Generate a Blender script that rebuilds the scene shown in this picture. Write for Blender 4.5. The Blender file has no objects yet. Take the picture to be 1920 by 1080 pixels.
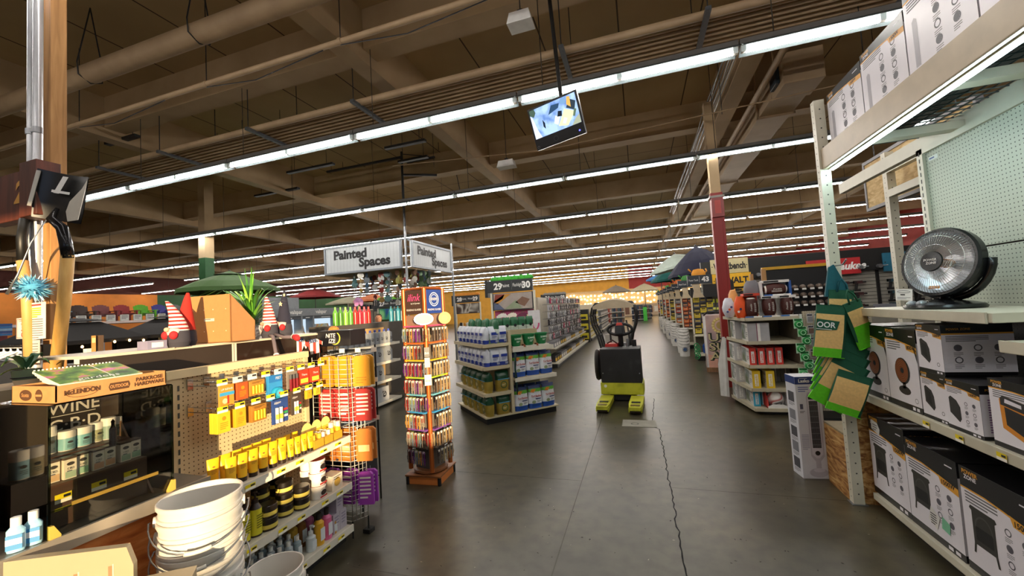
import bpy, math, random
from mathutils import Vector as V, Matrix as Mx
RN = random.Random(7)
PI = math.pi
C = bpy.context.scene.collection
SC = bpy.context.scene

# ---------------------------------------------------------------- camera, world, sun, exposure
def make_camera():
    yaw, pit, rol, H = -.30804, .052009, -.05921, 1.62
    cy, sy, cp, sp = math.cos(yaw), math.sin(yaw), math.cos(pit), math.sin(pit)
    f = V((sy*cp, cy*cp, sp)); rt = V((cy, -sy, 0)); up = rt.cross(f)
    c, s = math.cos(rol), math.sin(rol)
    r2, u2 = c*rt + s*up, -s*rt + c*up
    cd = bpy.data.cameras.new('camera'); cam = bpy.data.objects.new('camera', cd); C.objects.link(cam)
    cd.sensor_width = 36; cd.lens = 36*742/1920; cd.clip_start = .05; cd.clip_end = 200
    m = Mx((r2, u2, -f)).transposed().to_4x4(); m.translation = (0, 0, H)
    cam.matrix_world = m; SC.camera = cam
    return m.inverted()
CAMI = make_camera()
def in_view(x, y, z, mar=.06):
    p = CAMI @ V((x, y, z))
    if p.z > -.1: return False
    px, py = 742*p.x/-p.z/1920, 742*p.y/-p.z/1080
    return abs(px) < .5+mar and abs(py) < .5+mar

SC.view_settings.view_transform = 'Standard'; SC.view_settings.look = 'None'
SC.view_settings.gamma = 1; SC.view_settings.use_curve_mapping = False
SC.view_settings.exposure = EXPO = 0.95
TUBE_E = 46.0
SUN_E = 5.0
w = bpy.data.worlds.new('sky'); SC.world = w; w.use_nodes = True
w.node_tree.nodes['Background'].inputs[0].default_value = (.55, .7, 1, 1)
w.node_tree.nodes['Background'].inputs[1].default_value = .6
sl = bpy.data.lights.new('evening_sun', 'SUN'); sun = bpy.data.objects.new('evening_sun', sl); C.objects.link(sun)
sl.energy = SUN_E; sl.color = (1, .75, .44); sl.angle = math.radians(.6)
sun.rotation_euler = V((-.60, .80, -.080)).to_track_quat('-Z', 'Y').to_euler()
cy_ = SC.cycles
cy_.use_denoising = True; cy_.max_bounces = 6; cy_.diffuse_bounces = 4; cy_.glossy_bounces = 3
cy_.transmission_bounces = 4; cy_.transparent_max_bounces = 10; cy_.sample_clamp_indirect = 4
cy_.caustics_reflective = False; cy_.caustics_refractive = False; cy_.use_light_tree = True

# ---------------------------------------------------------------- materials
def lin(h):
    h = h.lstrip('#')
    o = []
    for i in (0, 2, 4):
        c = int(h[i:i+2], 16)/255
        o.append(c/12.92 if c <= .04045 else ((c+.055)/1.055)**2.4)
    return (*o, 1)
_M = {}
def newmat(name):
    m = bpy.data.materials.new(name); m.use_nodes = True
    return m, m.node_tree.nodes, m.node_tree.links
def K(h, r=.5, m=0., n=.10, s=9., e=0., bump=0., cc=0.):
    """plain coloured surface with a little uneven colour"""
    k = (h, r, m, n, s, e, bump, cc)
    if k in _M: return _M[k]
    mt, N, L = newmat('surface_'+h)
    b = N['Principled BSDF']; c = lin(h)
    b.inputs['Roughness'].default_value = r; b.inputs['Metallic'].default_value = m
    b.inputs['Coat Weight'].default_value = cc
    tc = N.new('ShaderNodeTexCoord'); nz = N.new('ShaderNodeTexNoise'); nz.inputs['Scale'].default_value = s
    nz.inputs['Detail'].default_value = 3
    L.new(tc.outputs['Object'], nz.inputs['Vector'])
    mr = N.new('ShaderNodeMapRange'); mr.inputs[3].default_value = 1-n; mr.inputs[4].default_value = 1+n
    mr.inputs[1].default_value = .25; mr.inputs[2].default_value = .75
    L.new(nz.outputs['Fac'], mr.inputs[0])
    mx = N.new('ShaderNodeVectorMath'); mx.operation = 'SCALE'; mx.inputs[0].default_value = c[:3]
    L.new(mr.outputs[0], mx.inputs['Scale']); L.new(mx.outputs[0], b.inputs['Base Color'])
    if e:
        b.inputs['Emission Color'].default_value = c; b.inputs['Emission Strength'].default_value = e
    if bump:
        bp = N.new('ShaderNodeBump'); bp.inputs['Strength'].default_value = bump; bp.inputs['Distance'].default_value = .01
        L.new(nz.outputs['Fac'], bp.inputs['Height']); L.new(bp.outputs[0], b.inputs['Normal'])
    _M[k] = mt
    return mt
def ramp_mat(name, stops, scale, stretch=(1, 1, 1), r=.6, detail=5, rough_var=0, bump=0, dist=0, wave=False):
    """noise or wood grain mapped on object coordinates through a colour ramp"""
    mt, N, L = newmat(name); b = N['Principled BSDF']
    tc = N.new('ShaderNodeTexCoord'); mp = N.new('ShaderNodeMapping'); mp.inputs['Scale'].default_value = stretch
    nz = N.new('ShaderNodeTexNoise'); nz.inputs['Scale'].default_value = scale; nz.inputs['Detail'].default_value = detail
    nz.inputs['Distortion'].default_value = dist
    L.new(tc.outputs['Object'], mp.inputs[0]); L.new(mp.outputs[0], nz.inputs['Vector'])
    rp = N.new('ShaderNodeValToRGB'); el = rp.color_ramp.elements
    while len(el) < len(stops): el.new(.5)
    for q, (p, h) in zip(el, stops): q.position = p; q.color = lin(h)
    L.new(nz.outputs['Fac'], rp.inputs[0]); L.new(rp.outputs[0], b.inputs['Base Color'])
    b.inputs['Roughness'].default_value = r
    if bump:
        bp = N.new('ShaderNodeBump'); bp.inputs['Strength'].default_value = bump; bp.inputs['Distance'].default_value = .01
        L.new(nz.outputs['Fac'], bp.inputs['Height']); L.new(bp.outputs[0], b.inputs['Normal'])
    return mt
def peg_mat(name, h, hole, ax, r=.55):
    """board with a grid of small holes; ax is a mask that drops the axis across the board"""
    mt, N, L = newmat(name); b = N['Principled BSDF']; b.inputs['Roughness'].default_value = r
    tc = N.new('ShaderNodeTexCoord')
    a = N.new('ShaderNodeVectorMath'); a.operation = 'SCALE'; a.inputs['Scale'].default_value = 1/.0254
    f = N.new('ShaderNodeVectorMath'); f.operation = 'FRACTION'
    s = N.new('ShaderNodeVectorMath'); s.operation = 'SUBTRACT'; s.inputs[1].default_value = (.5, .5, .5)
    u = N.new('ShaderNodeVectorMath'); u.operation = 'MULTIPLY'; u.inputs[1].default_value = ax
    l = N.new('ShaderNodeVectorMath'); l.operation = 'LENGTH'
    t = N.new('ShaderNodeMath'); t.operation = 'LESS_THAN'; t.inputs[1].default_value = .15
    mx = N.new('ShaderNodeMix'); mx.data_type = 'RGBA'
    mx.inputs[6].default_value = lin(h); mx.inputs[7].default_value = lin(hole)
    L.new(tc.outputs['Object'], a.inputs[0])
    for p, q in ((a, f), (f, s), (s, u), (u, l)): L.new(p.outputs[0], q.inputs[0])
    L.new(l.outputs['Value'], t.inputs[0]); L.new(t.outputs[0], mx.inputs[0]); L.new(mx.outputs[2], b.inputs['Base Color'])
    return mt
def clear_mat(name, tint, refl=.07):
    mt, N, L = newmat(name); N.remove(N['Principled BSDF'])
    t = N.new('ShaderNodeBsdfTransparent'); t.inputs[0].default_value = lin(tint)
    g = N.new('ShaderNodeBsdfGlossy'); g.inputs['Roughness'].default_value = .04
    lw = N.new('ShaderNodeFresnel'); lw.inputs[0].default_value = 1.45
    mx = N.new('ShaderNodeMixShader'); L.new(lw.outputs[0], mx.inputs[0])
    L.new(t.outputs[0], mx.inputs[1]); L.new(g.outputs[0], mx.inputs[2]); L.new(mx.outputs[0], N['Material Output'].inputs[0])
    return mt
def glow(name, h, e):
    mt, N, L = newmat(name); N.remove(N['Principled BSDF'])
    q = N.new('ShaderNodeEmission'); q.inputs[0].default_value = lin(h); q.inputs[1].default_value = e; mt.cycles.emission_sampling = 'FRONT'
    L.new(q.outputs[0], N['Material Output'].inputs[0])
    return mt

# ---------------------------------------------------------------- mesh builder
_T = {}
def glyphs(s, bold=0.):
    k = (s, bold)
    if k not in _T:
        cu = bpy.data.curves.new('t', 'FONT'); cu.body = s; cu.size = 1; cu.resolution_u = 3; cu.offset = bold
        cu.fill_mode = 'FRONT'
        ob = bpy.data.objects.new('t', cu)
        me = bpy.data.meshes.new_from_object(ob)
        vs = [(v.co.x, v.co.y) for v in me.vertices]; fs = [tuple(p.vertices) for p in me.polygons]
        bpy.data.objects.remove(ob); bpy.data.curves.remove(cu); bpy.data.meshes.remove(me)
        x0 = min([v[0] for v in vs] or [0]); x1 = max([v[0] for v in vs] or [1])
        # letters are about .69 tall at size 1
        _T[k] = ([((x-x0)/.69, y/.69) for x, y in vs], fs, (x1-x0)/.69)
    return _T[k]
class Fr:
    """a flat frame to print on: origin, right, up"""
    def __init__(s, o, r, u): s.o, s.r, s.u = V(o), V(r).normalized(), V(u).normalized(); s.n = s.r.cross(s.u)
    def p(s, x, y, d=0.): return s.o + s.r*x + s.u*y + s.n*d
class MB:
    def __init__(s): s.v, s.f, s.m, s.s, s.mats = [], [], [], [], []
    def mi(s, m):
        if isinstance(m, str): m = K(m)
        if m not in s.mats: s.mats.append(m)
        return s.mats.index(m)
    def add(s, vs, fs, m, sm=False, M=None):
        b = len(s.v); k = s.mi(m)
        s.v += [tuple(M @ V(p)) if M else tuple(p) for p in vs]
        for f in fs: s.f.append(tuple(b+i for i in f)); s.m.append(k); s.s.append(sm)
        return s
    def box(s, x0, x1, y0, y1, z0, z1, m, M=None, tp=None, top=None):
        """tp shrinks the top by this fraction"""
        a = ((x0, y0), (x1, y0), (x1, y1), (x0, y1)); b = a
        if tp:
            cx, cy = (x0+x1)/2, (y0+y1)/2; b = [(cx+(x-cx)*tp, cy+(y-cy)*tp) for x, y in a]
        vs = [(*p, z0) for p in a]+[(*p, z1) for p in b]
        s.add(vs, [(3, 2, 1, 0), (0, 1, 5, 4), (1, 2, 6, 5), (2, 3, 7, 6), (3, 0, 4, 7)], m, False, M)
        return s.add([vs[i] for i in (4, 5, 6, 7)], [(0, 1, 2, 3)], top or m, False, M)
    def bc(s, c, d, m, rz=0., M=None, rx=0., ry=0.):
        T = Mx.Translation(c) @ Mx.Rotation(rz, 4, 'Z') @ Mx.Rotation(ry, 4, 'Y') @ Mx.Rotation(rx, 4, 'X')
        return s.box(-d[0]/2, d[0]/2, -d[1]/2, d[1]/2, -d[2]/2, d[2]/2, m, (M @ T) if M else T)
    def lathe(s, prof, m, n=16, M=None, sm=True, cap=True, a0=0., a1=2*PI, bands=None, sx=1., sy=1.):
        full = abs(a1-a0-2*PI) < 1e-6; k = n if full else n+1
        vs = []
        for r, z in prof:
            for i in range(k):
                a = a0+(a1-a0)*i/n; vs.append((r*math.cos(a)*sx, r*math.sin(a)*sy, z))
        for j in range(len(prof)-1):
            fs = [(j*k+i, j*k+(i+1) % k, (j+1)*k+(i+1) % k, (j+1)*k+i) for i in range(n)]
            used = sorted({q for f in fs for q in f}); mp = {q: i for i, q in enumerate(used)}
            s.add([vs[q] for q in used], [tuple(mp[q] for q in f) for f in fs], bands[j] if bands else m, sm, M)
        if cap and full:
            if prof[0][0] > 1e-5: s.add(vs[:k], [tuple(range(k))[::-1]], bands[0] if bands else m, False, M)
            if prof[-1][0] > 1e-5: s.add(vs[-k:], [tuple(range(k))], bands[-1] if bands else m, False, M)
        return s
    def cyl(s, a, b, r, m, n=10, r2=None, cap=True):
        a, b = V(a), V(b); d = b-a
        M = Mx.Translation(a) @ d.to_track_quat('Z', 'Y').to_matrix().to_4x4()
        return s.lathe([(r, 0), (r if r2 is None else r2, d.length)], m, n, M, True, cap)
    def tube(s, pts, r, m, n=6, closed=False, rr=None):
        pts = [V(p) for p in pts]; vs = []; N_ = len(pts); up = None
        for i, p in enumerate(pts):
            a = pts[i-1] if i or closed else pts[0]; b = pts[(i+1) % N_] if i < N_-1 or closed else pts[-1]
            t = (b-a).normalized()
            if up is None: up = t.orthogonal().normalized()
            up = (up-t*up.dot(t)); up = up.normalized() if up.length > 1e-6 else t.orthogonal().normalized()
            sd = t.cross(up); q = rr[i] if rr else r
            for k in range(n):
                w_ = 2*PI*k/n; vs.append(p+(up*math.cos(w_)+sd*math.sin(w_))*q)
        fs = [(i*n+k, i*n+(k+1) % n, ((i+1) % N_)*n+(k+1) % n, ((i+1) % N_)*n+k) for i in range(N_ if closed else N_-1) for k in range(n)]
        if not closed: fs += [tuple(range(n))[::-1], tuple(range((N_-1)*n, N_*n))]
        return s.add(vs, fs, m, True)
    def prism(s, pl, d, m, fr=None, d0=0., side=None):
        """outline pl (counter-clockwise) in a frame, thick from d0 to d0+d along the frame's normal"""
        fr = fr or Fr((0, 0, 0), (1, 0, 0), (0, 1, 0)); n = len(pl)
        a = [fr.p(x, y, d0) for x, y in pl]; b = [fr.p(x, y, d0+d) for x, y in pl]
        s.add(b, [tuple(range(n))], m); s.add(a, [tuple(range(n))[::-1]], m)
        return s.add(a+b, [(i, (i+1) % n, n+(i+1) % n, n+i) for i in range(n)], side or m)
    def poly(s, pl, m, fr, d=.0012): return s.add([fr.p(x, y, d) for x, y in pl], [tuple(range(len(pl)))], m)
    def rect(s, fr, x0, y0, x1, y1, m, d=.0012): return s.poly([(x0, y0), (x1, y0), (x1, y1), (x0, y1)], m, fr, d)
    def disc(s, fr, x, y, r, m, d=.0012, n=14, ry=None):
        return s.poly([(x+r*math.cos(2*PI*i/n), y+(ry or r)*math.sin(2*PI*i/n)) for i in range(n)], m, fr, d)
    def ring(s, fr, x, y, r, t, m, d=.0012, n=16, ry=None, a0=0., a1=2*PI):
        vs = []; ry = ry or r
        for i in range(n+1):
            a = a0+(a1-a0)*i/n; c, q = math.cos(a), math.sin(a)
            vs += [fr.p(x+r*c, y+ry*q, d), fr.p(x+(r-t)*c, y+(ry-t)*q, d)]
        return s.add(vs, [(2*i, 2*i+2, 2*i+3, 2*i+1) for i in range(n)], m)
    def text(s, fr, t, x, y, h, m, al='l', d=.0018, bold=.0, sk=0., maxw=None, th=0., sx=1.):
        vs, fs, w_ = glyphs(t, bold); kx = h*sx
        if maxw and w_*kx > maxw: kx = maxw/w_
        ox = x-(w_*kx/2 if al == 'c' else w_*kx if al == 'r' else 0)
        return s.add([fr.p(ox+a*kx+b*h*sk, y+b*h, d) for a, b in vs], fs, m)
    def lines(s, fr, x, y, w_, n, gap, m, h=None, d=.0012):
        """small print too fine to read"""
        for i in range(n): s.rect(fr, x, y-i*gap-(h or gap*.45), x+w_*(1 if i < n-1 else .7), y-i*gap, m, d)
        return s
    def build(s, name, par=None, loc=(0, 0, 0), rz=0., bev=0., label=None, cat=None, group=None, kind=None):
        me = bpy.data.meshes.new(name); me.from_pydata(s.v, [], s.f)
        for m in s.mats: me.materials.append(m)
        me.polygons.foreach_set('material_index', s.m); me.polygons.foreach_set('use_smooth', s.s); me.update()
        o = bpy.data.objects.new(name, me); C.objects.link(o)
        o.location = loc; o.rotation_euler.z = rz
        if par: o.parent = par
        if bev:
            b = o.modifiers.new('bevel', 'BEVEL'); b.width = bev; b.segments = 2; b.limit_method = 'ANGLE'
            b.angle_limit = .7
        tag(o, label, cat, group, kind)
        return o
def tag(o, label=None, cat=None, group=None, kind=None):
    for k, v in (('label', label), ('category', cat), ('group', group), ('kind', kind)):
        if v: o[k] = v
    return o
def thing(name, label, cat, loc=(0, 0, 0), rz=0., group=None):
    o = bpy.data.objects.new(name, None); C.objects.link(o); o.empty_display_size = .1
    o.location = loc; o.rotation_euler.z = rz
    return tag(o, label, cat, group)
def dup(root, loc, rz=None, label=None, group=None):
    r = root.copy(); C.objects.link(r); r.location = loc
    if rz is not None: r.rotation_euler.z = rz
    if label: r['label'] = label
    if group: r['group'] = group
    for ch in list(root.children):
        c = ch.copy(); C.objects.link(c); c.parent = r
        for g in ch.children:
            d = g.copy(); C.objects.link(d); d.parent = c
    return r
ORD = ['first', 'second', 'third', 'fourth', 'fifth', 'sixth', 'seventh', 'eighth', 'ninth', 'tenth', 'eleventh', 'twelfth',
       'thirteenth', 'fourteenth', 'fifteenth', 'sixteenth', 'seventeenth', 'eighteenth', 'nineteenth', 'twentieth',
       'twenty-first', 'twenty-second', 'twenty-third', 'twenty-fourth']
def od(i): return ORD[i] if i < len(ORD) else 'number %d' % (i+1)
XR, YR, ZR = (1, 0, 0), (0, 1, 0), (0, 0, 1)
def faceY(x0, y, z0): return Fr((x0, y, z0), (1, 0, 0), ZR)          # looks towards -Y (the camera)
def faceX(x, y0, z0): return Fr((x, y0, z0), (0, 1, 0), ZR)          # looks towards +X
def faceXm(x, y1, z0): return Fr((x, y1, z0), (0, -1, 0), ZR)        # looks towards -X
WHITE = K('f0efec', .5); BLACK = K('141414', .45); CREAM = K('d9d3bf', .45); CHROME = K('c8c8c8', .2, 1.)
STEEL = K('8f9296', .35, .8); YEL = K('f0d31c', .5); INK = K('1b1b1d', .6); GREYINK = K('6f7074', .6)
# ---------------------------------------------------------------- setting: floor, ceiling, walls, beams
XL, XRW, YB, YF, ZC = -33.4, 14.9, 48.5, -5.0, 6.0
def concrete():
    mt, N, L = newmat('polished_concrete'); b = N['Principled BSDF']
    tc = N.new('ShaderNodeTexCoord')
    n1 = N.new('ShaderNodeTexNoise'); n1.inputs['Scale'].default_value = .9; n1.inputs['Detail'].default_value = 4; n1.inputs['Roughness'].default_value = .55
    n2 = N.new('ShaderNodeTexNoise'); n2.inputs['Scale'].default_value = 9; n2.inputs['Detail'].default_value = 3; n2.inputs['Roughness'].default_value = .5
    n3 = N.new('ShaderNodeTexVoronoi'); n3.inputs['Scale'].default_value = 9
    for q in (n1, n2, n3): L.new(tc.outputs['Object'], q.inputs['Vector'])
    r1 = N.new('ShaderNodeValToRGB'); e = r1.color_ramp.elements
    e[0].position = .36; e[0].color = lin('3a362a'); e[1].position = .64; e[1].color = lin('544c39')
    q = e.new(.5); q.color = lin('464132')
    L.new(n1.outputs['Fac'], r1.inputs[0])
    r2 = N.new('ShaderNodeMapRange'); r2.inputs[1].default_value = .3; r2.inputs[2].default_value = .62; r2.inputs[3].default_value = .68; r2.inputs[4].default_value = 1.1
    L.new(n2.outputs['Fac'], r2.inputs[0])
    r3 = N.new('ShaderNodeMapRange'); r3.inputs[1].default_value = .02; r3.inputs[2].default_value = .09; r3.inputs[3].default_value = .97; r3.inputs[4].default_value = 1.
    L.new(n3.outputs['Distance'], r3.inputs[0])
    mu = N.new('ShaderNodeMath'); mu.operation = 'MULTIPLY'; L.new(r2.outputs[0], mu.inputs[0]); L.new(r3.outputs[0], mu.inputs[1])
    sc = N.new('ShaderNodeVectorMath'); sc.operation = 'SCALE'; L.new(r1.outputs[0], sc.inputs[0]); L.new(mu.outputs[0], sc.inputs['Scale'])
    L.new(sc.outputs[0], b.inputs['Base Color'])
    r4 = N.new('ShaderNodeMapRange'); r4.inputs[3].default_value = .26; r4.inputs[4].default_value = .34
    L.new(n1.outputs['Fac'], r4.inputs[0]); L.new(r4.outputs[0], b.inputs['Roughness'])
    return mt
m = MB(); m.box(XL, XRW, YF, YB, -.12, 0, concrete())
floor = m.build('floor', kind='structure')
def strip(pts, w_, mat):
    """a thin line lying on the floor"""
    q = MB(); P = [V((x, y, .0015)) for x, y in pts]; vs = []
    for i, p in enumerate(P):
        t = (P[min(i+1, len(P)-1)]-P[max(i-1, 0)]).normalized(); s_ = V((-t.y, t.x, 0))*w_/2*(1 if i % 2 else .7)
        vs += [p+s_, p-s_]
    q.add(vs, [(2*i, 2*i+1, 2*i+3, 2*i+2) for i in range(len(P)-1)], mat)
    return q
cr = K('0c0b0a', 1.)
def jag(a, b, n, amp, seed):
    r = random.Random(seed); return [(a[0]+(b[0]-a[0])*i/n+r.uniform(-amp, amp), a[1]+(b[1]-a[1])*i/n) for i in range(n+1)]
strip(jag((.12, 7.0), (.06, 5.75), 14, .008, 1)+jag((-.02, 5.6), (.12, 5.35), 4, .01, 2)+jag((.13, 5.3), (.15, 1.9), 60, .011, 3), .011, cr).build('floor_crack', floor, kind='structure')
for i, (a, b) in enumerate((((-.62, 12), (-.62, 1.5)), ((-.62, 3.72), (-1.9, 3.72)), ((.15, 3.72), (1.45, 3.72)), ((-.62, 2.2), (-1.9, 2.2)),
                            ((-6, 7.4), (5, 7.4)), ((-6, 11.1), (5, 11.1)), ((-6, 14.8), (5, 14.8)), ((-6, 18.5), (5, 18.5)))):
    d = 30
    strip([(a[0]+(b[0]-a[0])*k/d, a[1]+(b[1]-a[1])*k/d) for k in range(d+1)], .008, K('4a4840', .9)).build('floor_joint', floor, kind='structure')
r_ = random.Random(31); m = MB()
for i in range(420):
    x, y = r_.uniform(-2, 1.5), 1.9+5.5*r_.random()**1.3; a, s_ = r_.uniform(0, PI), r_.uniform(.004, .011); c, d = math.cos(a), math.sin(a); e_ = s_*r_.uniform(.35, .8)
    m.add([(x+c*s_, y+d*s_, .0012), (x-d*e_, y+c*e_, .0012), (x-c*s_, y-d*s_, .0012), (x+d*e_*.7, y-c*e_*.7, .0012)], [(0, 1, 2, 3)], K('24221c' if i % 4 else '8a8676', .9))
m.build('floor_speck', floor, kind='structure')
m = MB(); m.box(-.33, .1, 5.42, 5.72, 0, .004, K('8d8a7e', .6)); f_ = Fr((-.33, 5.42, .004), XR, YR)
m.ring(f_, .16, .12, .05, .014, K('3c3a36'), .001); m.build('floor_access_plate', floor, kind='structure')

def ceil_mat():
    mt, N, L = newmat('brown_plywood_deck'); b = N['Principled BSDF']; b.inputs['Roughness'].default_value = .8
    tc = N.new('ShaderNodeTexCoord'); n1 = N.new('ShaderNodeTexNoise'); n1.inputs['Scale'].default_value = .55; n1.inputs['Detail'].default_value = 5
    L.new(tc.outputs['Object'], n1.inputs['Vector'])
    rp = N.new('ShaderNodeValToRGB'); e = rp.color_ramp.elements
    e[0].position = .3; e[0].color = lin('b2986f'); e[1].position = .7; e[1].color = lin('c9ae84')
    L.new(n1.outputs['Fac'], rp.inputs[0])
    br = N.new('ShaderNodeTexBrick'); br.inputs['Scale'].default_value = 1
    br.offset = 0; br.inputs['Brick Width'].default_value = 1.22; br.inputs['Row Height'].default_value = 2.44
    br.inputs['Mortar Size'].default_value = .012; br.inputs['Mortar Smooth'].default_value = 0
    L.new(tc.outputs['Object'], br.inputs['Vector'])
    L.new(rp.outputs[0], br.inputs['Color1']); L.new(rp.outputs[0], br.inputs['Color2']); br.inputs['Mortar'].default_value = lin('4e3f2c')
    L.new(br.outputs['Color'], b.inputs['Base Color'])
    return mt
m = MB(); m.box(XL, XRW, YF, YB, ZC, ZC+.15, ceil_mat()); ceiling = m.build('ceiling', kind='structure')
BEAM = ramp_mat('painted_beam', [(.3, 'b29873'), (.7, 'cbb18b')], 1.2, r=.75)
gx = [-32, -26.5, -20.9, -15.1, -9.35, -3.6, 8.0]
for x in gx:
    m = MB(); m.box(x-.13, x+.13, YF, YB, 5.25, ZC, BEAM); m.build('ceiling_girder', kind='structure')
m = MB(); m.box(1.75, 2.05, YF, YB, 5.2, ZC, BEAM); m.build('ceiling_girder', kind='structure')
for k in range(11):
    y = -.25+5.0*k
    xs = [XL]+gx[:-1]+[1.9, 8.0, XRW]
    for a, b in zip(xs, xs[1:]):
        if in_view((a+b)/2, y, 5.4, .9):
            m = MB(); m.box(a+.14, b-.14, y-.16, y+.16, 5.42, ZC, BEAM); m.build('ceiling_beam', kind='structure')

# walls: plain runs with painted bands
def wall(name, pieces):
    m = MB()
    for q in pieces: m.box(*q)
    return m.build(name, kind='structure')
GRN, ORA, MAR = K('2f5a33', .7, s=2), K('d9832f', .7, s=2), K('5b2b20', .75, s=2)
YWL, RWL = K('e0a53a', .7, s=2), K('a5342f', .7, s=2)
wall('wall_left', [(XL-.2, XL, YF, 11.2, 0, 4.15, GRN), (XL-.2, XL, 11.2, 19.6, 0, 4.15, ORA), (XL-.2, XL, 19.6, YB, 0, 4.15, GRN),
                   (XL-.2, XL, YF, YB, 4.15, ZC, MAR)])
wall('wall_right', [(XRW, XRW+.2, YF, YB, 0, 2.6, CREAM), (XRW, XRW+.2, YF, YB, 2.6, ZC, RWL)])
wall('wall_back', [(XL, -1.0, YB, YB+.2, 0, ZC, YWL), (-1.0, XRW, YB, YB+.2, 0, ZC, RWL)])
# street front behind the camera: windows let the low sun in
FR = K('8c8377', .7)
wx = [(-.4, 1.66), (1.73, 3.80), (3.87, 5.0)]
m = MB(); m.box(XL, XRW, YF-.2, YF, 0, 1.18, FR); m.box(XL, XRW, YF-.2, YF, 3.1, ZC, FR)
e = [XL]+[v for q in wx for v in q]+[XRW]
for i in range(0, len(e), 2): m.box(e[i], e[i+1], YF-.2, YF, 1.18, 3.1, FR)
m.build('wall_front', kind='structure')
for i, (a, b) in enumerate(wx):
    q = MB()
    for x in (a, b-.05): q.box(x, x+.05, YF-.16, YF-.04, 1.18, 3.1, K('4a4a4a', .4, .6))
    for z in (1.18, 3.05): q.box(a, b, YF-.16, YF-.04, z, z+.05, K('4a4a4a', .4, .6))
    q.build('window_%d' % (i+1), kind='structure')

# ---------------------------------------------------------------- fluorescent strip lights
TUBE = glow('lit_tube', 'fff8f0', TUBE_E)
REFL = K('4c5557', .5)
RAIL = K('6d6a66', .5)
def fixture_parts(par):
    q = MB()   # folded white reflector with a spine on top
    q.prism([(-.12, -.03), (-.035, .03), (.035, .03), (.12, -.03), (.116, -.036), (.03, .02), (-.03, .02), (-.116, -.036)][::-1], 2.42, REFL, Fr((-1.21, 0, 0), (0, 1, 0), (0, 0, 1)))
    q.build('reflector', par)
    q = MB(); q.box(-1.22, 1.22, -.03, .03, .031, .085, RAIL); q.build('housing', par)
    q = MB(); q.cyl((-.9, 0, .08), (-.9, 0, 1.78), .006, K('3a342c'), 4); q.build('hanging_rod', par)
    for sgn in (-1, 1):
        q = MB(); q.cyl((sgn*.03, 0, -.04), (sgn*1.165, 0, -.04), .017, TUBE, 8); q.build('tube', par)
    for x in (-1.19, 0, 1.19):
        q = MB(); q.box(x-.024, x+.024, -.022, .022, -.05, .02, WHITE); q.build('socket', par)
def fixture_simple():
    q = MB()
    q.add([(-1.21, -.06, -.01), (1.21, -.06, -.01), (1.21, 0, .03), (-1.21, 0, .03), (-1.21, .06, -.01), (1.21, .06, -.01)],
          [(0, 1, 2, 3), (3, 2, 5, 4)], RAIL)
    q.box(-1.22, 1.22, -.03, .03, .031, .08, RAIL)
    for sgn in (-1, 1): q.cyl((sgn*.03, 0, -.03), (sgn*1.17, 0, -.03), .0115, TUBE, 5)
    q.cyl((-.9, 0, .08), (-.9, 0, 1.78), .006, K('3a342c'), 4)
    return q
rowY = [4.64, 7.92, 11.45, 14.95, 18.5, 22.1, 25.7, 29.3, 32.9, 36.5, 40.1, 43.7]
proto = None; sproto = None
for k, y in list(enumerate([1.36]+rowY))+[(-1, -1.94)]:
    xs = []
    x = 1.2-2.44*15+1.0
    while x < XRW-1.3:
        if x > XL+1.3: xs.append(x)
        x += 2.455
    vis = [x for x in xs if in_view(x-1.2, y, 4.19, .01) or in_view(x+1.2, y, 4.19, .01) or in_view(x, y, 4.19, .01)]
    if k <= 0: vis = [x for x in xs if -8 < x < 6]
    for i, x in enumerate(vis):
        near = 1 <= k <= 3
        if k == 4 and i % 7 == 3: continue
        lab = 'white fluorescent strip light, %s from the left in the %s lit ceiling row' % (od(i), 'nearest' if k == 1 else od(max(k, 1)-1)+' nearest')
        if k <= 0: lab = 'white fluorescent strip light %s, %s from the left' % ('over the camera' if k else 'right overhead', od(i))
        if near:
            if proto is None:
                proto = thing('strip_light', lab, 'ceiling light', (x, y, 4.22), 0, 'fluorescent strip lights'); fixture_parts(proto); o = proto
            else: o = dup(proto, (x, y, 4.22), 0, lab)
        else:
            if sproto is None:
                o = sproto = fixture_simple().build('strip_light', loc=(x, y, 4.22), label=lab, cat='ceiling light', group='fluorescent strip lights')
            else: o = dup(sproto, (x, y, 4.22), 0, lab)
# ---------------------------------------------------------------- overhead: pipes, duct, brackets, boxes, monitor
PIPE = ramp_mat('painted_pipe', [(.3, 'ab9070'), (.7, 'c4a985')], 2.5, r=.6)
GALV = K('6b7076', .4, .6, s=20)
DKM = K('3b3c3e', .5, .4)
m = MB(); m.cyl((-13, 3.12, 5.0), (6, 3.2, 5.0), .115, PIPE, 16); p_ = m.build('heating_pipe', label='thick tan painted pipe crossing under the ceiling at upper left', cat='pipe')
for x in (-9.5, -6.6, -4.6, -2.2, .5):
    q = MB(); q.tube([(x, 3.15, 5.9), (x, 3.02, 5.1), (x, 3.03, 4.94), (x, 3.15, 4.875), (x, 3.27, 4.94), (x, 3.28, 5.1), (x, 3.15, 5.9)], .008, DKM, 5); q.build('pipe_hanger', p_)
m = MB(); m.cyl((-13, 3.62, 4.8), (6, 3.66, 4.8), .033, PIPE, 10); p_ = m.build('sprinkler_pipe', label='thin tan sprinkler pipe with clamps crossing below the ceiling deck', cat='pipe')
for x in (-7.9, -5.2, -3.05, -1.2, .8):
    q = MB(); q.cyl((x-.02, 3.64, 4.8), (x+.02, 3.64, 4.8), .042, PIPE, 10); q.cyl((x, 3.64, 4.8), (x, 3.64, 6), .006, DKM, 5); q.build('pipe_clamp', p_)
    q = MB(); q.tube([(x, 3.64, 4.76), (x+.9, 3.6, 4.62), (x+1.9, 3.64, 4.76)], .006, DKM, 4); q.build('sagging_wire', p_)
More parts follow.
